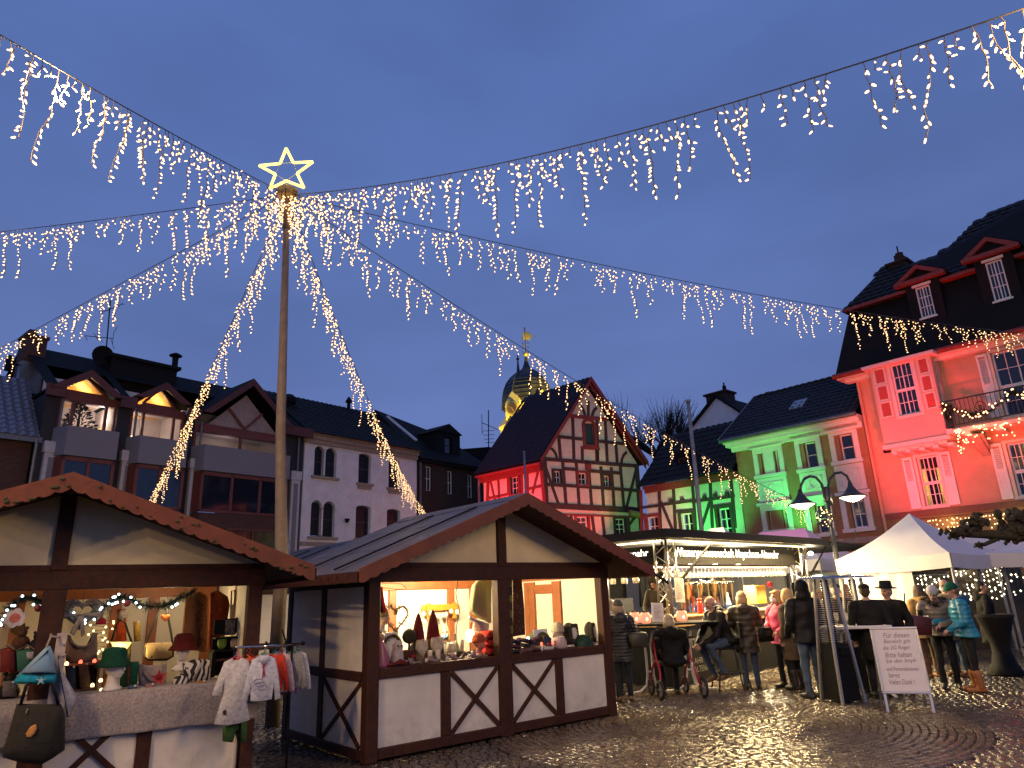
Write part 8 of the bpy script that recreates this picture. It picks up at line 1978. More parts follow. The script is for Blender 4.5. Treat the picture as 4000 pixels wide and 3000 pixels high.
MB().tube([Q(500,520,-.06),Q(515,570,-.07),Q(560,600,-.07),Q(620,598,-.07),Q(660,560,-.07),Q(668,510,-.06)],.012,6).build('handle',m_felt_('grey_strap2',(.20,.17,.15)),T_,True); MB().box(*Q(575,566,-.068)[:2],Q(575,566)[2],Q(608,562)[0],-.064,Q(575,556)[2]).build('tag',m_white,T_)
for k,(x_,y_) in enumerate(((480,725),(580,712),(680,705),(665,880),(725,845),(730,915))):
 T_ = thing('tea_light',('warm light at left of the crate top','red light in middle of the crate top','red light at right of the crate top','warm light in front of crate','warm light beside the green hat','bright warm light at foot of the mannequin')[k],'light',F1.M @ Matrix.Translation(lp(F1,c2,x_,y_,.2))); MB().sph((0,0,0),(.016,.016,.02),8,6).build('glow',emit('tea_red',(1,.12,.06),3) if k in (1,2) else emit('tea_warm',(1,.62,.2),6),T_,True); MB().lathe([(.018,-.02),(.02,-.012)],n=10).build('cup',m_shoe,T_)
T_ = thing('crochet_star','white crochet snowflake with pink centre hanging at left','decoration',F1.M @ Matrix.Translation(lp(F1,d1,205,580,.06)))
b = MB()
for i in range(6): t = i*pi/3+.3; b.lathe([(.002,-.008),(.034,-.006),(.034,.006),(.002,.008)],(.052*math.cos(t),.052*math.sin(t),0),10)
b.build('petals',m_felt_('crochet_white',(.58,.52,.50)),T_,M=Matrix.Rotation(R_(90),4,'X')); MB().lathe([(.002,-.012),(.042,-.01),(.042,.01),(.002,.012)],n=12).build('centre',m_felt_('crochet_pink',(.55,.16,.13)),T_,M=Matrix.Rotation(R_(90),4,'X')); MB().tube([(0,0,.05),(0,0,.3)],.002,3).build('thread',m_wire,T_)
for k,(x_,y_,mm,lb) in enumerate(((1395,625,'felt_red','small red house ornament hanging beside wicker heart'),(0,0,'',''))):
 if not mm: continue
 T_ = thing('house_ornament',lb,'decoration',F1.M @ Matrix.Translation(lp(F1,d1,x_,y_,.5))); b = MB(); pillow(b,[(-.045,-.03),(.045,-.03),(.045,.01),(0,.045),(-.045,.01)],.014,0,.006); b.build('house',m_felt_(mm,(.45,.02,.03)),T_,True); MB().tube([(0,0,.04),(0,0,.3)],.002,3).build('thread',m_wire,T_)
T_ = thing('heart_ornament','orange heart ornament on bag strap in left hut','decoration',F1.M @ Matrix.Translation(lp(F1,c2,1190,392,1.3))); b = MB(); pillow(b,[(x_*.05/.16,z_*.05/.16) for x_,z_ in heart(.16,20)],.012,0,.006); b.build('heart',m_felt_('orange_heart',(.6,.16,.04)),T_,True); MB().tube([(0,0,.03),(0,0,.25)],.002,3).build('thread',m_wire,T_)
for k,(pts,mm,lb) in enumerate((([(0,620),(60,605),(115,625),(120,790),(0,785)],pattern('red_floral','spots',(.42,.05,.03),(.20,.03,.02),18,.8,.3),'red patterned fabric bag at left edge of left hut'),([(115,625),(200,612),(285,620),(280,790),(120,790)],pattern('green_dots','spots',(.40,.07,.05),(.05,.16,.10),16,.8,.2),'green dotted fabric bag beside red patterned one'),([(75,460),(180,430),(190,480),(130,525),(80,500)],m_felt_('caramel',(.26,.12,.04)),'caramel felt slipper hanging at left of left hut'))):
 T_,Q = soft(F1,c2,pts,.3,.05,'fabric_bag' if k < 2 else 'slipper',lb,'bag' if k < 2 else 'slipper',mm); xx = [p[0] for p in pts]; MB().tube([Q(min(xx)+20,pts[1][1]+10,-.05),Q((min(xx)+max(xx))/2,pts[1][1]-25,-.05),Q(max(xx)-20,pts[1][1]+10,-.05)],.008,5).build('strap',m_felt_('cord_beige',(.3,.25,.2)),T_)
T_ = thing('shelf_board','wooden shelf board across left bay of the left hut','shelf',F1.M @ Matrix.Translation((0,.3,lp(F1,c2,80,795,.3).z))); MB().box(.2,-.05,-.02,1.45,.25,0).build('board',m_inwood,T_)
for x_ in (.25,1.4): MB().box(x_,0,-.02-(lp(F1,c2,80,795,.3).z-.02-zc),x_+.03,.2,-.021).build('upright',m_inwood,T_)
for k,(x_,y_,r_,mm,lb) in enumerate(((60,930,.09,m_blk,'dark knitted ball under the shelf board at left'),(265,900,.075,m_felt_('pale_canvas',(.36,.28,.24)),'pale plush toy under the turquoise bag'),(150,570,.07,m_felt_('brown_plush',(.14,.06,.03)),'brown plush toy on the shelf board'),(265,585,.06,m_felt_('dark_plush',(.05,.04,.035)),'dark plush toy beside the turquoise bag'))):
 T_ = thing('plush_toy',lb,'toy',F1.M @ Matrix.Translation(lp(F1,c2,x_,y_,.28))); MB().sph((0,0,0),(r_,r_*.8,r_*.9),12,8).build('body',mm,T_,True); MB().sph((0,-.02,r_*1.2),r_*.6,12,8).build('head',mm,T_,True)
 for s_ in (-1,1): MB().sph((s_*r_*.45,-.01,r_*1.75),r_*.22,8,6).build('ear',mm,T_,True)
# display upright with hanging bags in front of the counter
T_ = thing('peg_post','pale wooden peg post in front of the left hut','rack',F1.M); a_,c_ = lp(F1,d1,765,1460,-.12),lp(F1,d1,750,790,-.12)
b = MB(); b.cbox(a_.x-.04,-.14,.62,a_.x+.04,-.10,c_.z,.006); b.build('upright',mat('limed_wood',(.48,.40,.36),.7,.2,8),T_)
for x_,y_ in ((880,930),(900,1085)): q_ = lp(F1,d1,x_,y_,-.2); MB().tube([(a_.x+.03,-.12,q_.z-.02),(q_.x,-.2,q_.z)],.009,6).build('peg',mat('limed_wood',(.48,.40,.36),.7),T_,True)
q_ = lp(F1,d1,700,800,-.2); MB().tube([(a_.x,-.12,c_.z-.04),(q_.x,-.22,c_.z-.02)],.009,6).build('peg',mat('limed_wood',(.48,.40,.36),.7),T_,True)
T_,Q = soft(F1,d1,[(275,1335),(640,970),(690,960),(740,1060),(785,1340)],-.24,.10,'drawstring_bag','light blue flowered drawstring bag with turquoise base','bag',pattern('blue_floral','spots',(.50,.20,.25),(.26,.42,.56),30,.85,.16),k=.05)
b = MB(); o_ = [Q(x_,y_) for x_,y_ in ((275,1338),(785,1342),(770,1490),(185,1490),(205,1420))]; pillow(b,[(p.x,p.z) for p in o_],.11,0,.04); b.build('base',m_felt_('turquoise',(.012,.22,.34)),T_,True)
MB().tube([Q(640,970,-.05),Q(690,860,-.03),Q(705,800,-.0)],.009,5).build('cord',m_felt_('cord_beige',(.3,.25,.2)),T_)
b = MB(); c_ = Q(570,1425,-.118)
for i in range(5):
 t0 = i*2*pi/5+pi/2; b.prism([c_,c_+Vector((.013*math.cos(t0-.6),0,.013*math.sin(t0-.6))),c_+Vector((.04*math.cos(t0),0,.04*math.sin(t0))),c_+Vector((.013*math.cos(t0+.6),0,.013*math.sin(t0+.6)))],(0,.004,0))
b.build('star_patch',m_felt_('pale_star',(.30,.48,.55)),T_)
T_,Q = soft(F1,c2,[(420,690),(440,760),(510,880),(560,960),(560,990),(500,1105),(480,1110),(470,1010),(445,1115),(430,1000),(418,820)],-.2,.04,'cloth_bag','grey white printed cloth hanging beside the peg post','cloth',pattern('grey_print','noise',(.26,.25,.28),(.40,.38,.42),20)); MB().tube([Q(420,690),Q(425,665)],.006,4).build('loop',m_wire,T_)
T_,Q = soft(F1,c2,[(120,1012),(440,1016),(468,1090),(466,1345),(380,1405),(300,1450),(160,1440),(20,1400),(8,1355),(40,1290)],-.3,.11,'shopping_bag','large black felt bag with orange leaf patch hanging in front','bag',mat('black_felt_bag',(.020,.017,.013),.95,.35,20,.4,60),k=.06)
b = MB(); pillow(b,[(lambda p: (p.x,p.z))(Q(x_,y_)) for x_,y_ in ((195,1235),(190,1210),(225,1160),(262,1145),(270,1175),(255,1210),(225,1240))],.006,-.125,.01); b.build('leaf_patch',m_felt_('orange_patch',(.52,.24,.08)),T_,True)
MB().tube([Q(150,1015,-.03),Q(190,880,-.05),Q(280,800,.0),Q(380,870,-.05),Q(420,1015,-.03)],.014,6).build('handle',m_blk,T_,True)
b = MB(); pillow(b,[(lambda p: (p.x,p.z))(Q(x_,y_)) for x_,y_ in ((185,1060),(200,1030),(210,1045),(195,1075))],.004,-.115,.004); b.build('tag',m_felt_('olive_tag',(.2,.2,.12)),T_)
# further stock crowding the left hut
for k,(pts,dep,mm,nm,lb) in enumerate((
 ([(340,640),(440,630),(450,720),(345,730)],.34,m_felt_('plum',(.10,.03,.05)),'knit_hat','plum knitted hat behind the peg post'),
 ([(560,720),(640,715),(660,900),(570,910)],.33,m_felt_('umber',(.10,.055,.03)),'fabric_pouch','umber fabric pouch inside the wooden crate'),
 ([(470,740),(545,735),(550,920),(480,925)],.33,m_felt_('dark_navy',(.02,.025,.05)),'fabric_pouch','navy fabric pouch at left inside the wooden crate'),
 ([(960,420),(1010,415),(1015,560),(965,565)],1.75,m_felt_('mustard',(.40,.26,.05)),'scarf','mustard scarf on back wall between two bags'),
 ([(1050,870),(1110,860),(1120,905),(1045,912)],.16,m_felt_('dusty_rose',(.30,.14,.14)),'purse','dusty rose purse lying before the pinkish tote'),
 ([(920,880),(985,872),(990,912),(918,918)],.14,m_felt_('slate_blue',(.06,.08,.13)),'purse','slate blue purse lying before the dark green tote'),
 ([(1400,850),(1480,838),(1490,872),(1402,888)],.12,m_felt_('caramel',(.26,.12,.04)),'purse','caramel purse lying before the zebra tote'),
 ([(20,850),(110,845),(120,960),(15,965)],.2,m_felt_('grey_felt2',(.14,.12,.11)),'felt_slippers','grey felt slippers under the shelf board at left'),
 ([(190,640),(250,635),(255,690),(192,695)],.22,m_felt_('crochet_white',(.58,.52,.50)),'bootees','white baby bootees on the shelf board'))):
 T_,Q = soft(F1,c2,pts,dep,.04,nm,lb,nm.split('_')[-1],mm); MB().box(*(Q(pts[1][0]-22,pts[1][1]+14,-.046)),*(Q(pts[1][0]-6,pts[1][1]+2,-.043))).build('price_tag',m_white,T_)
# ================================================================== clothes rack with children's clothes
RK = Frame(F1.wp(W-.42,-.28,0),hdir(4600,2250));
T_ = thing('clothes_rack','chrome clothes rail with black legs between the two huts','rack',RK.M)
rA,rB = RK.uv(*d2(1000,668)),RK.uv(*d2(1660,800)); zr_ = RK.uv(*d2(1040,662))[1]; xl,xr = rA[0]-.05,RK.uv(*d2(1665,700))[0]
MB().tube([(xl,0,zr_),(xr,0,zr_-.02)],.013,8).build('rail',m_steel,T_,True)
for x_ in (xl,xr): MB().sph((x_,0,zr_-.01),.022,8,6).build('end_cap',m_blk,T_,True)
for x_ in (xl+.12,xr-.12): MB().tube([(x_,0,zr_),(x_,0,.02)],.012,8).build('upright',m_blk,T_,True);
b = MB()
for x_ in (xl+.12,xr-.12): b.tube([(x_,-.22,.02),(x_,.22,.02)],.013,6)
b.build('foot',m_blk,T_)
m_hang = [mat('hanger_pink',(.55,.05,.16),.4),mat('hanger_blue',(.05,.16,.30),.4),mat('hanger_orange',(.60,.12,.03),.4),mat('hanger_red',(.5,.02,.04),.4),mat('hanger_lime',(.25,.32,.05),.4),mat('hanger_teal',(.03,.24,.26),.4)]
def hanger(parent,p,m_,w_=.16):
 b = MB(); b.tube([p+Vector((0,0,.07)),p+Vector((.018,0,.055)),p+Vector((.014,0,.03)),p+Vector((0,0,.015)),p],.006,5); b.tube([p,p+Vector((-w_*.6,0,-.05)),p+Vector((-w_,0,-.09)),p+Vector((-w_*.85,0,-.11)),p+Vector((w_*.85,0,-.11)),p+Vector((w_,0,-.09)),p+Vector((w_*.6,0,-.05)),p],.008,5); return b.build('hanger',m_,parent,True)
def garment(label,cat,x_,yaw,m_,kind,s,hg,drop=.09,y=0.0):
 G_ = thing('childs_'+cat.replace(' ','_'),label,cat,RK.M @ Matrix.Translation((x_,y,zr_-.055-drop*0)) @ Matrix.Rotation(yaw,4,'Z') @ Matrix.Scale(s,4),'clothes on the rail')
 top = [(-.055,-.045),(-.03,-.075),(.03,-.075),(.055,-.045),(.15,-.085)]
 if kind == 'dress': rest_ = [(.235,-.36),(.255,-.50),(.155,-.51),(.14,-.34),(.13,-.45),(.22,-.80),(.10,-.83),(-.06,-.84),(-.22,-.80),(-.13,-.45),(-.14,-.34),(-.165,-.49),(-.27,-.47),(-.235,-.34),(-.15,-.085)]
 else: rest_ = [(.20,-.26),(.235,-.46),(.25,-.60),(.17,-.62),(.15,-.40),(.145,-.52),(.14,-.60),(0,-.62),(-.14,-.60),(-.145,-.52),(-.15,-.40),(-.175,-.60),(-.25,-.58),(-.235,-.44),(-.20,-.26),(-.15,-.085)]
 b = MB(); pillow(b,top+rest_,.026,0,.018); b.build('cloth',m_,G_,True)
 hanger(G_,Vector((0,0,-.02)),hg)
 if kind == 'hoodie':
  b = MB(); pillow(b,[(-.09,-.10),(-.05,-.03),(0,-.05),(.05,-.03),(.09,-.10),(.05,-.13),(0,-.17),(-.05,-.13)],.05,.0,.02); b.build('hood',m_,G_,True)
  b = MB(); b.tube([(-.02,-.04,-.13),(.0,-.036,-.22),(-.01,-.034,-.33)],.006,4).tube([(.03,-.04,-.13),(.0,-.036,-.2),(.02,-.034,-.30)],.006,4); b.build('cord',m_felt_('felt_red',(.45,.02,.03)),G_)
  b = MB()
  for k in range(3): b.tube([(-.06+.06*math.cos(t)+.03*k,-.030,-.36-.04*k+.03*math.sin(t)) for t in np.linspace(0,5.5,12)],.003,3)
  b.build('print',mat('blue_ink',(.14,.15,.28),.8),G_)
 elif kind == 'dress':
  b = MB(); pillow(b,[(-.13,-.66),(-.10,-.64),(-.08,-.67),(-.09,-.71),(-.12,-.70)],.004,-.03,.004); b.build('patch',m_shoe,G_)
 return G_
kx = lambda x_: RK.uv(*d2(x_,700))[0]
m_cw = m_felt_('cotton_white',(.60,.57,.55))
garment('long white child dress at the front of the clothes rail','dress',kx(955),R_(-12),m_cw,'dress',.74,m_hang[0],y=-.05)
garment('white child hoodie with red cord on the clothes rail','hoodie',kx(1200),R_(-16),m_felt_('cotton_cool',(.58,.58,.66)),'hoodie',.72,m_hang[1],y=-.12)
specs = [(1090,'orange red child jumper behind white hoodie',(.50,.07,.03),2,-.9),(1150,'dark red child jumper behind the white hoodie',(.26,.02,.03),3,-.95),(1330,'pale pink child top right of hoodie',(.55,.26,.28),4,-.75),(1400,'red child trousers suit with pink top on the rail',(.55,.05,.03),5,-.8),(1470,'pink white child top near the end of rail',(.58,.40,.42),0,-.75),(1540,'lilac child top near end of the rail',(.34,.24,.34),1,-.7),(1590,'grey child shirt second from the end of rail',(.24,.24,.25),4,-.75),(1640,'white child shirt at far end of the rail',(.60,.56,.54),5,-.7)]
for k,(x_,lb,c_,h_,yw) in enumerate(specs): garment(lb,'shirt',kx(x_)-.02,yw,m_felt_('cotton_%d' % k,c_),'top',.62+.04*(k % 3),m_hang[h_],y=.04*(k % 3))
T_,Q = soft(RK,d2,[(845,1375),(1000,1385),(1075,1380),(1065,1660),(990,1655),(960,1500),(925,1659),(835,1650)],.06,.05,'childs_trousers','green child trousers hanging below the white dress','trousers',m_felt_('moss_green',(.06,.13,.04))); MB().tube([Q(850,1376,-.05),Q(960,1372,-.056),Q(1072,1380,-.05)],.012,5).build('waistband',m_felt_('moss_dark',(.03,.08,.03)),T_)
# cut fir boughs by the pole
q_ = at(1150,2480,10.2); T_ = thing('fir_boughs','cut fir branches leaning behind the clothes rail','branches',(q_.x,q_.y,0)); rr = random.Random(3); b = MB(); st = MB()
for i in range(16):
 a_ = rr.uniform(-1.2,1.2); p0 = Vector((rr.uniform(-.2,.2),0,.5)); p1 = Vector((math.sin(a_)*.6,rr.uniform(-.3,.2),1.0+rr.uniform(-.1,.35))); st.tube([p0,p1],.012,5)
 nb = needle_tube([p0,p0.lerp(p1,.5),p1],.07,110,i,w_=.006); b.add(nb.v,nb.f)
st.build('stems',m_bark,T_); b.build('needles',m_needle,T_,kind='stuff')
# ================================================================== goods in the middle hut
zc = ZB1-.003
def base2(x_,dep): return F2.uv(*d3(x_,1400),-dep)[0]
# gnomes
for k,(x_,dep,s_,lb) in enumerate(((825,.30,1.0,'tall gnome in dark red pointed hat, left of the two'),(1060,.30,1.06,'tall gnome in dark red pointed hat, right of the two'))):
 T_ = thing('gnome',lb,'figure',F2.M @ Matrix.Translation((base2(x_,dep),dep,zc)) @ Matrix.Scale(s_,4),'tall gnomes')
 MB().lathe([(.085,0),(.10,.03),(.095,.12),(.075,.22),(.06,.28)],n=16).build('body',m_felt_('gnome_coat',(.26,.17,.09)),T_,True)
 MB().lathe([(.082,.235),(.080,.25),(.065,.36),(.045,.46),(.022,.53),(.004,.56)],n=16).build('hat',m_felt_('wine_red',(.14,.016,.016)),T_,True)
 b = MB(); pillow(b,[(-.075,.255),(.075,.255),(.085,.15),(.05,.10),(.0,.05),(-.06,.11),(-.09,.16)],.025,-.085,.02); b.build('beard',m_felt_('wool_beard',(.56,.47,.34)),T_,True); MB().sph((0,-.10,.245),.018,8,6).build('nose',m_skin,T_,True)
 for q in (-1,1): MB().tube([(q*.08,0,.21),(q*.115,-.02,.13),(q*.11,-.04,.06)],[.022,.02,.016],7).build('arm',m_felt_('grey_felt2',(.14,.12,.11)),T_,True)
# candles
for k,(x_,y_,dep,r_,h_,lb) in enumerate(((1010,1260,.16,.030,.13,'cream candle between the gnomes'),(1135,1270,.12,.030,.135,'cream candle right of the gnomes'),(1330,1150,.34,.042,.12,'wide cream candle in fir wreath'),(1515,1180,.36,.028,.15,'tall cream candle before the lamp'))):
 T_ = thing('candle',lb,'candle',F2.M @ Matrix.Translation((base2(x_,dep),dep,zc+(.0 if k < 2 else .06)))); MB().lathe([(r_,0),(r_,h_-.006),(r_-.006,h_),(.004,h_-.004)],n=14).build('wax',mat('candle_wax',(.70,.60,.44),.5,.05),T_,True); MB().tube([(0,0,h_-.004),(.002,0,h_+.014)],.002,4).build('wick',m_blk,T_)
for k,(x_,dep,lb) in enumerate(((1340,.34,'small fir wreath round the wide candle'),(1600,.36,'dark fir wreath round the tall candle'))):
 T_ = thing('fir_wreath',lb,'wreath',F2.M @ Matrix.Translation((base2(x_,dep),dep,zc+.035))); ring = [(.13*math.cos(t),.09*math.sin(t),0) for t in np.linspace(0,2*pi,14)]; needle_tube(ring,.05,500,k,w_=.004).build('needles',m_needle,T_,kind='stuff'); MB().sph((0.0,-.10,.02),.018,8,6).build('bauble',m_white,T_,True); MB().tube(ring,.02,5).build('ring',m_brown,T_)
# angel, fur wreath, owl, reindeer
T_ = thing('angel_figure','pink glitter angel figure at left end of middle hut counter','figure',F2.M @ Matrix.Translation((base2(225,.16),.16,zc))); MB().lathe([(.11,0),(.11,.02),(.08,.16),(.04,.27),(.03,.29)],n=14).build('dress',mat('pink_glitter',(.40,.10,.15),.3,.5,90),T_,True); MB().sph((0,-.01,.325),.045,12,8).build('head',m_skin,T_,True); MB().sph((0,.012,.34),(.05,.045,.045),12,8).build('hair',mat('dark_hair',(.012,.01,.009),.6),T_,True); MB().tube([(.04*math.cos(t),0,.40+.008*math.sin(t)) for t in np.linspace(0,2*pi,12)],.004,4).build('halo',m_white,T_)
T_ = thing('fur_wreath','dark brown furry wreath behind the pink angel','wreath',F2.M @ Matrix.Translation((base2(400,.34),.34,zc+.17))); ring = [(.12*math.cos(t),0,.15*math.sin(t)) for t in np.linspace(0,2*pi,18)]; needle_tube(ring,.065,1100,5,w_=.004).build('fur',mat('brown_fur',(.07,.045,.025),.9,.4,50),T_,kind='stuff'); MB().tube(ring,.03,6).build('ring',m_brown,T_)
T_ = thing('owl_figure','white furry owl figure beside the dark wreath','figure',F2.M @ Matrix.Translation((base2(490,.12),.12,zc))); MB().lathe([(.06,0),(.078,.05),(.07,.14),(.055,.19),(.06,.23),(.03,.27),(.01,.275)],n=14).build('body',mat('white_fur',(.56,.48,.48),.95,.3,60,.6),T_,True)
for q in (-1,1): MB().sph((q*.022,-.056,.215),.012,8,6).build('eye',m_eye,T_,True)
MB().lathe([(.01,0),(.002,.02)],(0,-.066,.19),6).build('beak',m_oak,T_)
T_ = thing('red_ribbon','dark red knotted ribbon on counter edge of the middle hut','ribbon',F2.M @ Matrix.Translation((base2(520,-.0),.03,zc+.02))); b = MB(); pillow(b,[(-.12,-.01),(-.02,.0),(.12,-.02),(.11,.03),(.03,.06),(-.02,.03),(-.11,.02)],.03,0,.012); b.build('ribbon',m_felt_('wine_red',(.14,.016,.016)),T_,True); MB().sph((.0,-.02,.02),(.03,.02,.025),8,6).build('knot',m_felt_('wine_red',(.14,.016,.016)),T_,True)
T_ = thing('ball_tree','dark ball topiary with wire star left of gnomes','decoration',F2.M @ Matrix.Translation((base2(680,.26),.26,zc))); MB().sph((0,0,.30),.085,14,10).build('ball',mat('dark_moss',(.035,.03,.015),.95,.5,50,.6),T_,True); MB().lathe([(.07,0),(.08,.14),(.07,.15)],n=12).build('pot',m_felt_('pot_brown',(.09,.035,.02)),T_,True); MB().tube([(0,0,.14),(0,0,.24)],.014,6).build('stem',m_brown,T_)
b = MB(); pts = [((.045 if i % 2 else .02)*math.cos(i*pi/5-.3),0,.415+(.045 if i % 2 else .02)*math.sin(i*pi/5-.3)) for i in range(10)]; b.tube([*map(Vector,pts),Vector(pts[0])],.004,4); b.build('wire_star',m_iron,T_); b = MB(); pillow(b,[(x_*.03/.16,.08+z_*.03/.16) for x_,z_ in heart(.16,14)],.006,-.082,.003); b.build('heart_patch',m_felt_('felt_red',(.45,.02,.03)),T_)
rr = random.Random(31)
for k in range(16):
 x_ = 640+k*82+rr.uniform(-20,20); dep = .07+.04*(k % 2); nm,mm,lb = [('star_ornament',m_white,'small white star'),('glass_votive',mat('mauve_glass',(.20,.12,.14),.2),'mauve votive glass'),('bow_ornament',mat('grey_ribbon',(.26,.23,.21),.9),'grey bow'),('cone_ornament',m_brown,'brown cone')][k % 4]
 near = ('before the owl','before the topiary','below topiary pot','before left gnome','under left gnome beard','left of the first candle','before the first candle','between two cream candles','before second candle','right of second candle','before the wide candle','right of the wide candle','before the tall candle','right of tall candle','before the red knit hat','at right end by the centre post')[k]
 T_ = thing(nm,lb+' '+near,'ornament',F2.M @ Matrix.Translation((base2(x_,dep),dep,zc)))
 if k % 4 == 0:
  pts = [((.032 if i % 2 else .014)*math.cos(i*pi/5),(.032 if i % 2 else .014)*math.sin(i*pi/5)) for i in range(10)]; b = MB(); pillow(b,[(p[0],p[1]+.034) for p in pts],.008,0,.004); b.build('star',mm,T_); MB().lathe([(.014,0),(.012,.006)],n=8).build('foot',m_brown,T_)
 elif k % 4 == 1: MB().lathe([(.028,0),(.034,.01),(.034,.07),(.030,.07),(.028,.01)],n=12).build('cup',mm,T_,True); MB().lathe([(.024,.012),(.024,.03)],n=10).build('tealight',m_white,T_)
 elif k % 4 == 2: b = MB(); pillow(b,[(-.05,0),(0,.012),(.05,0),(.05,.04),(0,.024),(-.05,.04)],.012,0,.006); b.build('loops',mm,T_,True); MB().sph((0,-.01,.018),.011,8,6).build('knot',mm,T_,True)
 else: MB().lathe([(.012,0),(.026,.015),(.024,.03),(.012,.05),(.002,.06)],n=10).build('scales',mm,T_,True); MB().lathe([(.027,.012),(.028,.018)],n=10,cap=False).build('rim',m_oak,T_)
# dolls, lamp, red heap at the centre post
dummy_head(F2,(base2(240,.42),.42,zc+.36),R_(40),'mannequin head in green knit hat at left of middle hut','beanie',pattern('green_knit2','noise',(.16,.17,.05),(.34,.30,.16),30),mat('beige_head',(.50,.34,.25),.6),.85)
T_ = thing('display_box','white display box under the head in green knit hat','box',F2.M @ Matrix.Translation((base2(250,.42),.42,zc))); MB().cbox(-.15,-.1,0,.15,.12,.355,.01).build('box',m_white,T_); MB().lathe([(.02,0),(.015,.008)],n=8).build('knob',m_zinc,T_,M=Matrix.Translation((-.05,-.1,.2)) @ Matrix.Rotation(R_(90),4,'X'))
dummy_head(F2,(base2(1790,.2),.2,zc),R_(20),'doll head in rust red knit hat by centre post','beanie',m_felt_('rust_knit',(.34,.07,.03)),mat('doll_face',(.45,.16,.13),.5),.80)
T_ = thing('red_knitwear','red knitted bag heap right of the doll head','knitwear',F2.M @ Matrix.Translation((base2(1950,.25),.25,zc)));
b = MB()
for z_,w_,c_ in ((0,.12,0),(.10,.11,.02),(.2,.10,-.01)): pillow(b,[(-w_+c_,z_),(w_+c_,z_),(w_+c_-.02,z_+.10),(-w_+c_+.02,z_+.10)],.10,0,.03)
b.build('folds',m_felt_('bright_red_knit',(.55,.04,.025)),T_,True); MB().tube([(.10*math.cos(t),-.06,.22+.05*math.sin(t)) for t in np.linspace(0,5,12)],.010,5).build('cord',m_felt_('cord_beige',(.3,.25,.2)),T_)
T_ = thing('table_lamp','small lit table lamp inside the middle hut','lamp',F2.M @ Matrix.Translation((base2(1650,.55),.55,zc))); MB().lathe([(.04,.16),(.065,.20),(.06,.27),(.035,.31)],n=14).build('shade',emit('small_shade',(1,.62,.22),7),T_,True); MB().lathe([(.05,0),(.015,.02),(.012,.16)],n=10).build('foot',m_brown,T_,True); lamp('table_lamp_light',F2.wp(base2(1650,.5),.5,zc+.24),2.0,(1,.6,.25),.05,T_)
# hanging heart wreath, coat rack with light balls, sweater, scarves, red stocking
p_ = lp(F2,d3,470,730,.55); T_ = thing('heart_wreath','open heart wreath of dry leaves hanging in the middle hut','wreath',F2.M @ Matrix.Translation(p_)); hp_ = [(x_*.17/.16,z_*.18/.16) for x_,z_ in heart(.16,34)]; rr = random.Random(6); b = MB()
for i in range(230):
 t_ = rr.random()*34; k = int(t_) % 34; x_,z_ = hp_[k]; c_ = Vector((x_+rr.uniform(-.02,.02),rr.uniform(-.02,.02),z_+rr.uniform(-.02,.02))); a_ = rr.random()*6.28; dv = Vector((math.cos(a_),rr.uniform(-.5,.5),math.sin(a_)))*.022; s_ = Vector((-math.sin(a_),0,math.cos(a_)))*.012; b.add([c_,c_+dv*.5+s_,c_+dv,c_+dv*.5-s_],[(0,1,2,3)])
b.build('dry_leaves',mat('dry_leaf',(.20,.16,.09),.9,.5,40),T_,kind='stuff'); MB().tube([Vector((x_,0,z_)) for x_,z_ in hp_]+[Vector((hp_[0][0],0,hp_[0][1]))],.008,5).build('ring',m_brown,T_); MB().tube([(0,0,.12),(0,0,.62)],.003,4).build('cord',m_wire,T_)
a_,c_ = lp(F2,d3,880,640,D-.12),lp(F2,d3,1460,560,D-.12); T_ = thing('coat_rack','ochre wooden coat rack on back wall of the middle hut','rack',F2.M @ Matrix.Translation((a_.x,D-.13,a_.z))); w_ = c_.x-a_.x; m_och = mat('ochre_wood',(.52,.26,.03),.5,.15); MB().cbox(0,0,0,w_,.02,.09,.004).build('board',m_och,T_)
for f_ in (.16,.86): MB().cbox(w_*f_-.035,-.03,-.13,w_*f_+.035,-.001,.11,.006).build('hook',m_och,T_)
T_ = thing('ball_lights','string of pale ball lights under the ochre coat rack','lights',F2.M); b = MB(); q = MB(); last = None
for x_,y_ in ((930,810),(912,680),(1020,670),(1080,700),(1178,725),(1265,690),(1345,640),(1440,650)):
 p_ = lp(F2,d3,x_,y_,D-.2); p_ = Vector((p_.x,D-.2,p_.z)); MB().sph(p_,(.034,.034,.042),10,8).build('ball',mat('frosted_ball',(.72,.66,.58),.4),T_,True)
 if last is not None: b.tube([last+Vector((0,0,.05)),(last+p_)/2+Vector((0,0,.03)),p_+Vector((0,0,.05))],.004,4)
 last = p_
b.build('wire',m_wire,T_)
m_knitg = pattern('cable_knit','zebra',(.36,.38,.20),(.44,.46,.26),5,.95,.5,(3.0,1,.5),.5)
T_,Q = soft(F2,d3,[(1690,215),(1760,150),(1850,135),(1965,160),(1960,830),(1880,790),(1760,740),(1640,640),(1650,450)],.50,.05,'jumper','pale green cable-knit jumper hanging left of the centre post','jumper',m_knitg,k=.03)
MB().tube([Q(1850,140,0),Q(1852,90,0)],.004,4).build('hanger',m_wire,T_)
b = MB(); pillow(b,[(lambda p: (p.x,p.z))(Q(x_,y_)) for x_,y_ in ((1640,700),(1760,760),(1960,830),(1950,960),(1840,985),(1700,960),(1720,820),(1650,800))],.03,.03,.02); b.build('shirt',m_cw,T_,True)
T_,Q = soft(F2,d3,[(95,260),(210,245),(250,400),(300,640),(255,680),(180,600),(100,560)],.25,.04,'stocking','black and red Christmas stocking at left of middle hut','stocking',m_felt_('black_felt2',(.02,.016,.018)))
b = MB(); pillow(b,[(lambda p: (p.x,p.z))(Q(x_,y_)) for x_,y_ in ((195,250),(232,245),(265,420),(300,640),(255,680),(225,560),(205,400))],.045,-.012,.015); b.build('red_side',m_felt_('felt_red2',(.5,.02,.03)),T_,True)
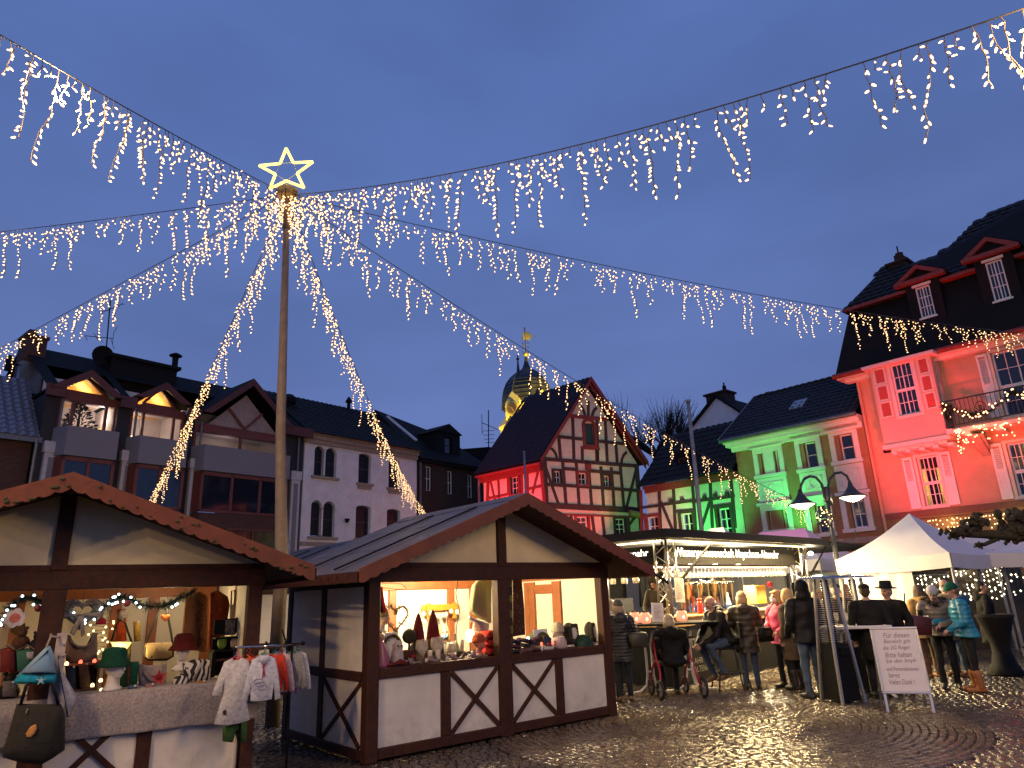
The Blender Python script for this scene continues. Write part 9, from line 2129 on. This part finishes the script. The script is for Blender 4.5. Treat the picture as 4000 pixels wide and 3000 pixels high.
T_ = thing('coat_hanger','empty wire coat hanger at top left of middle hut','hanger',F2.M); b = MB(); b.tube([lp(F2,d3,x_,y_,.3) for x_,y_ in ((220,235),(200,215),(240,205),(420,190),(545,200),(620,250),(625,290),(590,300),(260,265),(215,240))],.005,5); b.build('wire',m_iron,T_); MB().tube([lp(F2,d3,400,192,.3),lp(F2,d3,395,150,.3)],.005,5).build('hook',m_iron,T_)
T_ = thing('power_cable','thin dark cable hanging down inside the middle hut','cable',F2.M); MB().tube([lp(F2,d3,x_,y_,.6) for x_,y_ in ((1450,155),(1440,260),(1420,340),(1430,430),(1460,540),(1478,640),(1455,760),(1425,900),(1425,1030),(1435,1130),(1445,1270))],.006,5).build('cord',m_iron,T_); MB().cbox(*(lp(F2,d3,1400,1040,.6)-Vector((.012,.012,.04))),*(lp(F2,d3,1400,1040,.6)+Vector((.012,.012,.04))),.004).build('switch',m_zinc,T_)
for k,(pts,mm,lb,dep) in enumerate((([(258,125),(405,130),(412,1050),(292,1060)],pattern('band_scarf','bands',(.035,.03,.02),(.16,.17,.04),1.6,.9,.55),'dark and green banded scarf right of the centre post',.22),([(415,120),(550,110),(600,600),(610,1010),(420,1040)],pattern('fair_isle','spots',(.22,.16,.11),(.06,.022,.012),28,.9,.2),'brown fair-isle scarf beside the green banded one',.26))):
 T_,Q = soft(F2,d4,pts,dep,.018,'scarf',lb,'scarf',mm); x0,x1 = pts[0][0],pts[1][0]; MB().tube([Q(x0,125,0),Q(x1,122,0)],.01,5).build('rod',m_wire,T_)
def b2(x_,dep): return F2.uv(*d4(x_,1150),-dep)[0]
rr = random.Random(17)
for k in range(9):
 cx,dep,z_ = b2(360+k*55,.18),.12+.05*(k % 3),zc+.03+.055*((k*7) % 3); c_ = [(.035,.028,.035),(.09,.04,.05),(.02,.025,.05),(.14,.07,.07),(.025,.03,.025),(.06,.03,.05),(.10,.05,.04),(.03,.03,.04),(.05,.02,.03)][k]
 T_ = thing('mittens',('folded dark mittens %s' % ('at left of scarf heap','in second fold of scarf heap','beneath banded scarf','in the middle of the scarf heap','on top of scarf heap','left of the price card','below the price card','at front of price card','right end of the scarf heap')[k]),'mittens',F2.M @ Matrix.Translation((cx,dep,z_)) @ Matrix.Rotation(rr.uniform(-.3,.3),4,'Y'),'knitted mittens')
 b = MB(); pillow(b,[(-.11,-.02),(.05,-.03),(.10,-.02),(.11,.0),(.06,.025),(-.10,.03)],.07,0,.02); b.build('hand',m_felt_('mitten_%d' % k,c_),T_,True); b = MB(); b.tube([(-.11,-.06,.0),(-.10,-.072,.018),(-.05,-.075,.0),(-.11,-.06,-.018)],.005,4); b.build('cuff',m_felt_('cuff_pink',(.34,.24,.24)),T_)
T_ = thing('price_card','white price card standing among the mittens','card',F2.M @ Matrix.Translation((b2(890,.3),.3,zc)) @ Matrix.Rotation(R_(-10),4,'X')); MB().box(-.13,-.002,.08,.13,.002,.26).build('card',m_white,T_); b = MB()
for i in range(3): b.box(-.06+.02*i,-.004,.21-.04*i,.08,-.0022,.217-.04*i)
b.build('print',ink,T_); MB().box(-.03,-.0,0,.03,.03,.08).build('stand',m_brown,T_)
T_ = thing('photo_frame','small dark photo frame before the price card','frame',F2.M @ Matrix.Translation((b2(965,.12),.12,zc+.06)) @ Matrix.Rotation(R_(12),4,'Y') @ Matrix.Rotation(R_(-14),4,'X')); MB().box(-.06,-.004,.0,.06,.004,.1).build('photo',m_glassdark,T_); b = MB(); b.box(-.07,-.01,-.01,.07,.01,0).box(-.07,-.01,.1,.07,.01,.11).box(-.07,-.01,0,-.06,.01,.1).box(.06,-.01,0,.07,.01,.1); b.build('frame',m_brown,T_)
T_ = thing('tray','pale tray under the photo frame','tray',F2.M @ Matrix.Translation((b2(950,.12),.12,zc))); MB().lathe([(.09,0),(.11,.05),(.105,.05),(.086,.006)],n=16).build('bowl',m_felt_('crochet_white',(.58,.52,.50)),T_,True); MB().lathe([(.108,.048),(.114,.052)],n=16,cap=False).build('rim',m_white,T_)
for k,x_ in enumerate((872,1048)):
 T_ = thing('tea_light',('red tea light left of the photo frame','red tea light right of the photo frame')[k],'light',F2.M @ Matrix.Translation((b2(x_,.08),.08,zc+.07))); MB().lathe([(.014,0),(.018,.01),(.014,.035),(.004,.04)],n=10).build('glass',emit('tea_red',(1,.12,.06),3),T_,True); MB().lathe([(.016,-.065),(.012,0)],n=8).build('stand',m_white,T_)
T_ = thing('tea_light','bluish white tea light beside the fair-isle scarf','light',F2.M @ Matrix.Translation((b2(660,.25),.25,zc+.16))); MB().sph((0,0,0),.022,8,6).build('glow',emit('tea_cool',(.8,.9,1),6),T_,True); MB().lathe([(.02,-.16),(.012,-.02)],n=8).build('stand',m_white,T_)
dummy_head(F2,(b2(1130,.30),.30,zc),R_(-75),'mannequin head in pale chunky knit hat facing sideways','beanie',pattern('chunky_knit','spots',(.24,.19,.13),(.44,.37,.27),40,.95,.3,bump=.6),mat('beige_head',(.50,.34,.25),.6),.95)
dummy_head(F2,(b2(1350,.28),.28,zc),R_(12),'white mannequin head in dark knitted hood, left of two','hood',m_felt_('charcoal_knit',(.045,.038,.030)),None,.92)
dummy_head(F2,(b2(1690,.30),.30,zc),R_(8),'white mannequin head in dark knitted hood, right of two','hood',m_felt_('charcoal_knit',(.045,.038,.030)),None,.90)
T_ = thing('knit_collar','pinkish chunky knit collar before the sideways head','knitwear',F2.M @ Matrix.Translation((b2(1150,.12),.12,zc))); MB().lathe([(.09,0),(.11,.03),(.10,.10),(.075,.15),(.06,.16),(.06,.1)],n=18).build('collar',pattern('pink_chunky','spots',(.30,.22,.22),(.48,.38,.38),40,.95,.3,bump=.6),T_,True); MB().lathe([(.062,.155),(.078,.152)],n=18,cap=False).build('rim',m_cw,T_)
T_ = thing('knit_hat','dark green knitted hat lying between the two hooded heads','hat',F2.M @ Matrix.Translation((b2(1530,.18),.18,zc))); MB().lathe([(.14,0),(.14,.05),(.10,.12),(.03,.15),(.004,.152)],n=16).build('crown',m_felt_('green_dark_knit',(.02,.05,.04)),T_,True); MB().lathe([(.144,0),(.148,.015),(.144,.03)],n=16,cap=False).build('brim',m_felt_('green_dark_knit',(.02,.05,.04)),T_,True)
T_ = thing('knit_hat','olive knitted cap behind the price card','hat',F2.M @ Matrix.Translation((b2(830,.42),.42,zc+.12))); MB().lathe([(.16,0),(.15,.05),(.09,.10),(.004,.13)],n=16).build('crown',m_felt_('olive_knit',(.07,.085,.035)),T_,True); MB().lathe([(.15,-.118),(.15,0)],n=16).build('block',m_brown,T_)
# door and posts on the right-hand inner wall of the middle hut
FRW = Frame(F2.wp(W-.08,0,0),F2.n)
yy = [FRW.uv(*d4(x_,700))[0] for x_ in (632,700,790,1075,1205)]
for a_,c_ in ((yy[1],yy[0]),(yy[2],yy[1]-.004),(yy[4],yy[3])):
 lo_,hi_ = min(a_,c_),max(a_,c_); MB().cbox(W-.115,lo_,.06,W-.077,hi_,1.84,.004).build('inner_post',m_inwood,hut2)
MB().cbox(W-.112,min(yy[2],yy[3])+.003,1.66,W-.077,max(yy[2],yy[3])-.003,1.80,.004).build('door_head',m_inwood,hut2)
MB().cbox(W-.12,.15,1.86,W-.077,D-.12,1.95,.004).build('inner_rail',m_inwood,hut2)
# ================================================================== floodlights on the facades
RED,GRN = (1.0,.05,.07),(.05,1.0,.16)
def flood(name,src,tgt,pw,c,ang,bl=.7): return lamp(name,src,pw,c,.15,None,'SPOT',tgt,ang,bl)
# red wash on the long side and foot of the gable house
flood('red_floodlight',SF.wp(1.6,-5.0,3.2),SF.wp(2.4,0,7.4),4400,RED,60)
flood('red_floodlight',TF.wp(1.9,-2.2,3.0),TF.wp(2.2,0,6.8),800,RED,72)
flood('red_floodlight',TF.wp(1.5,-7.0,2.8),TF.wp(2.6,0,10.8),420,(1,.12,.09),42)
flood('warm_floodlight',TF.wp(3.0,-9.0,3.0),TF.wp(3.0,0,8.0),620,(1.0,.88,.58),60)
flood('green_floodlight',TF.wp(5.0,-6.0,2.6),TF.wp(5.2,0,7.2),480,(.18,1,.16),48)
# annex: green at its right, red at its left
flood('green_floodlight',RW.wp(-7.2,-2.6,2.6),RW.wp(-7.0,0,5.4),1000,GRN,74)
flood('red_floodlight',RW.wp(-10.1,-2.8,2.8),RW.wp(-10.0,0,5.0),240,(1,.14,.1),70)
# ochre house: green beam up the middle bay
flood('green_floodlight',RW.wp(-2.9,-1.6,2.7),RW.wp(-3.0,0,5.2),900,GRN,56)
flood('green_floodlight',RW.wp(-4.3,-3.2,2.7),RW.wp(-4.5,0,7.2),260,GRN,56)
flood('warm_floodlight',RW.wp(-2.6,-8.0,3.0),RW.wp(-2.4,0,6.2),420,(1.0,.82,.36),60)
# salmon house: red from the left corner upwards
flood('red_floodlight',RW.wp(2.3,-3.6,3.0),RW.wp(1.75,-.4,7.3),1500,(1,.03,.055),62)
flood('red_floodlight',RW.wp(1.0,-4.5,2.8),RW.wp(1.45,0,5.4),560,(1,.04,.07),44)
flood('red_floodlight',RW.wp(4.6,-3.0,3.2),RW.wp(4.4,0,9.2),800,(1,.05,.03),70)
flood('warm_floodlight',RW.wp(3.2,-8.5,3.0),RW.wp(3.2,0,5.5),110,(1.0,.62,.26),60)
flood('red_floodlight',RW.wp(2.0,-7.0,2.8),RW.wp(2.0,0,6.4),2000,(1,.05,.085),52)
q_ = at(3055,2072,22.0)
flood('pink_floodlight',q_+Vector((-3.2,-2.6,1.0)),q_+Vector((-.2,0,-.3)),420,(1,.06,.30),50)
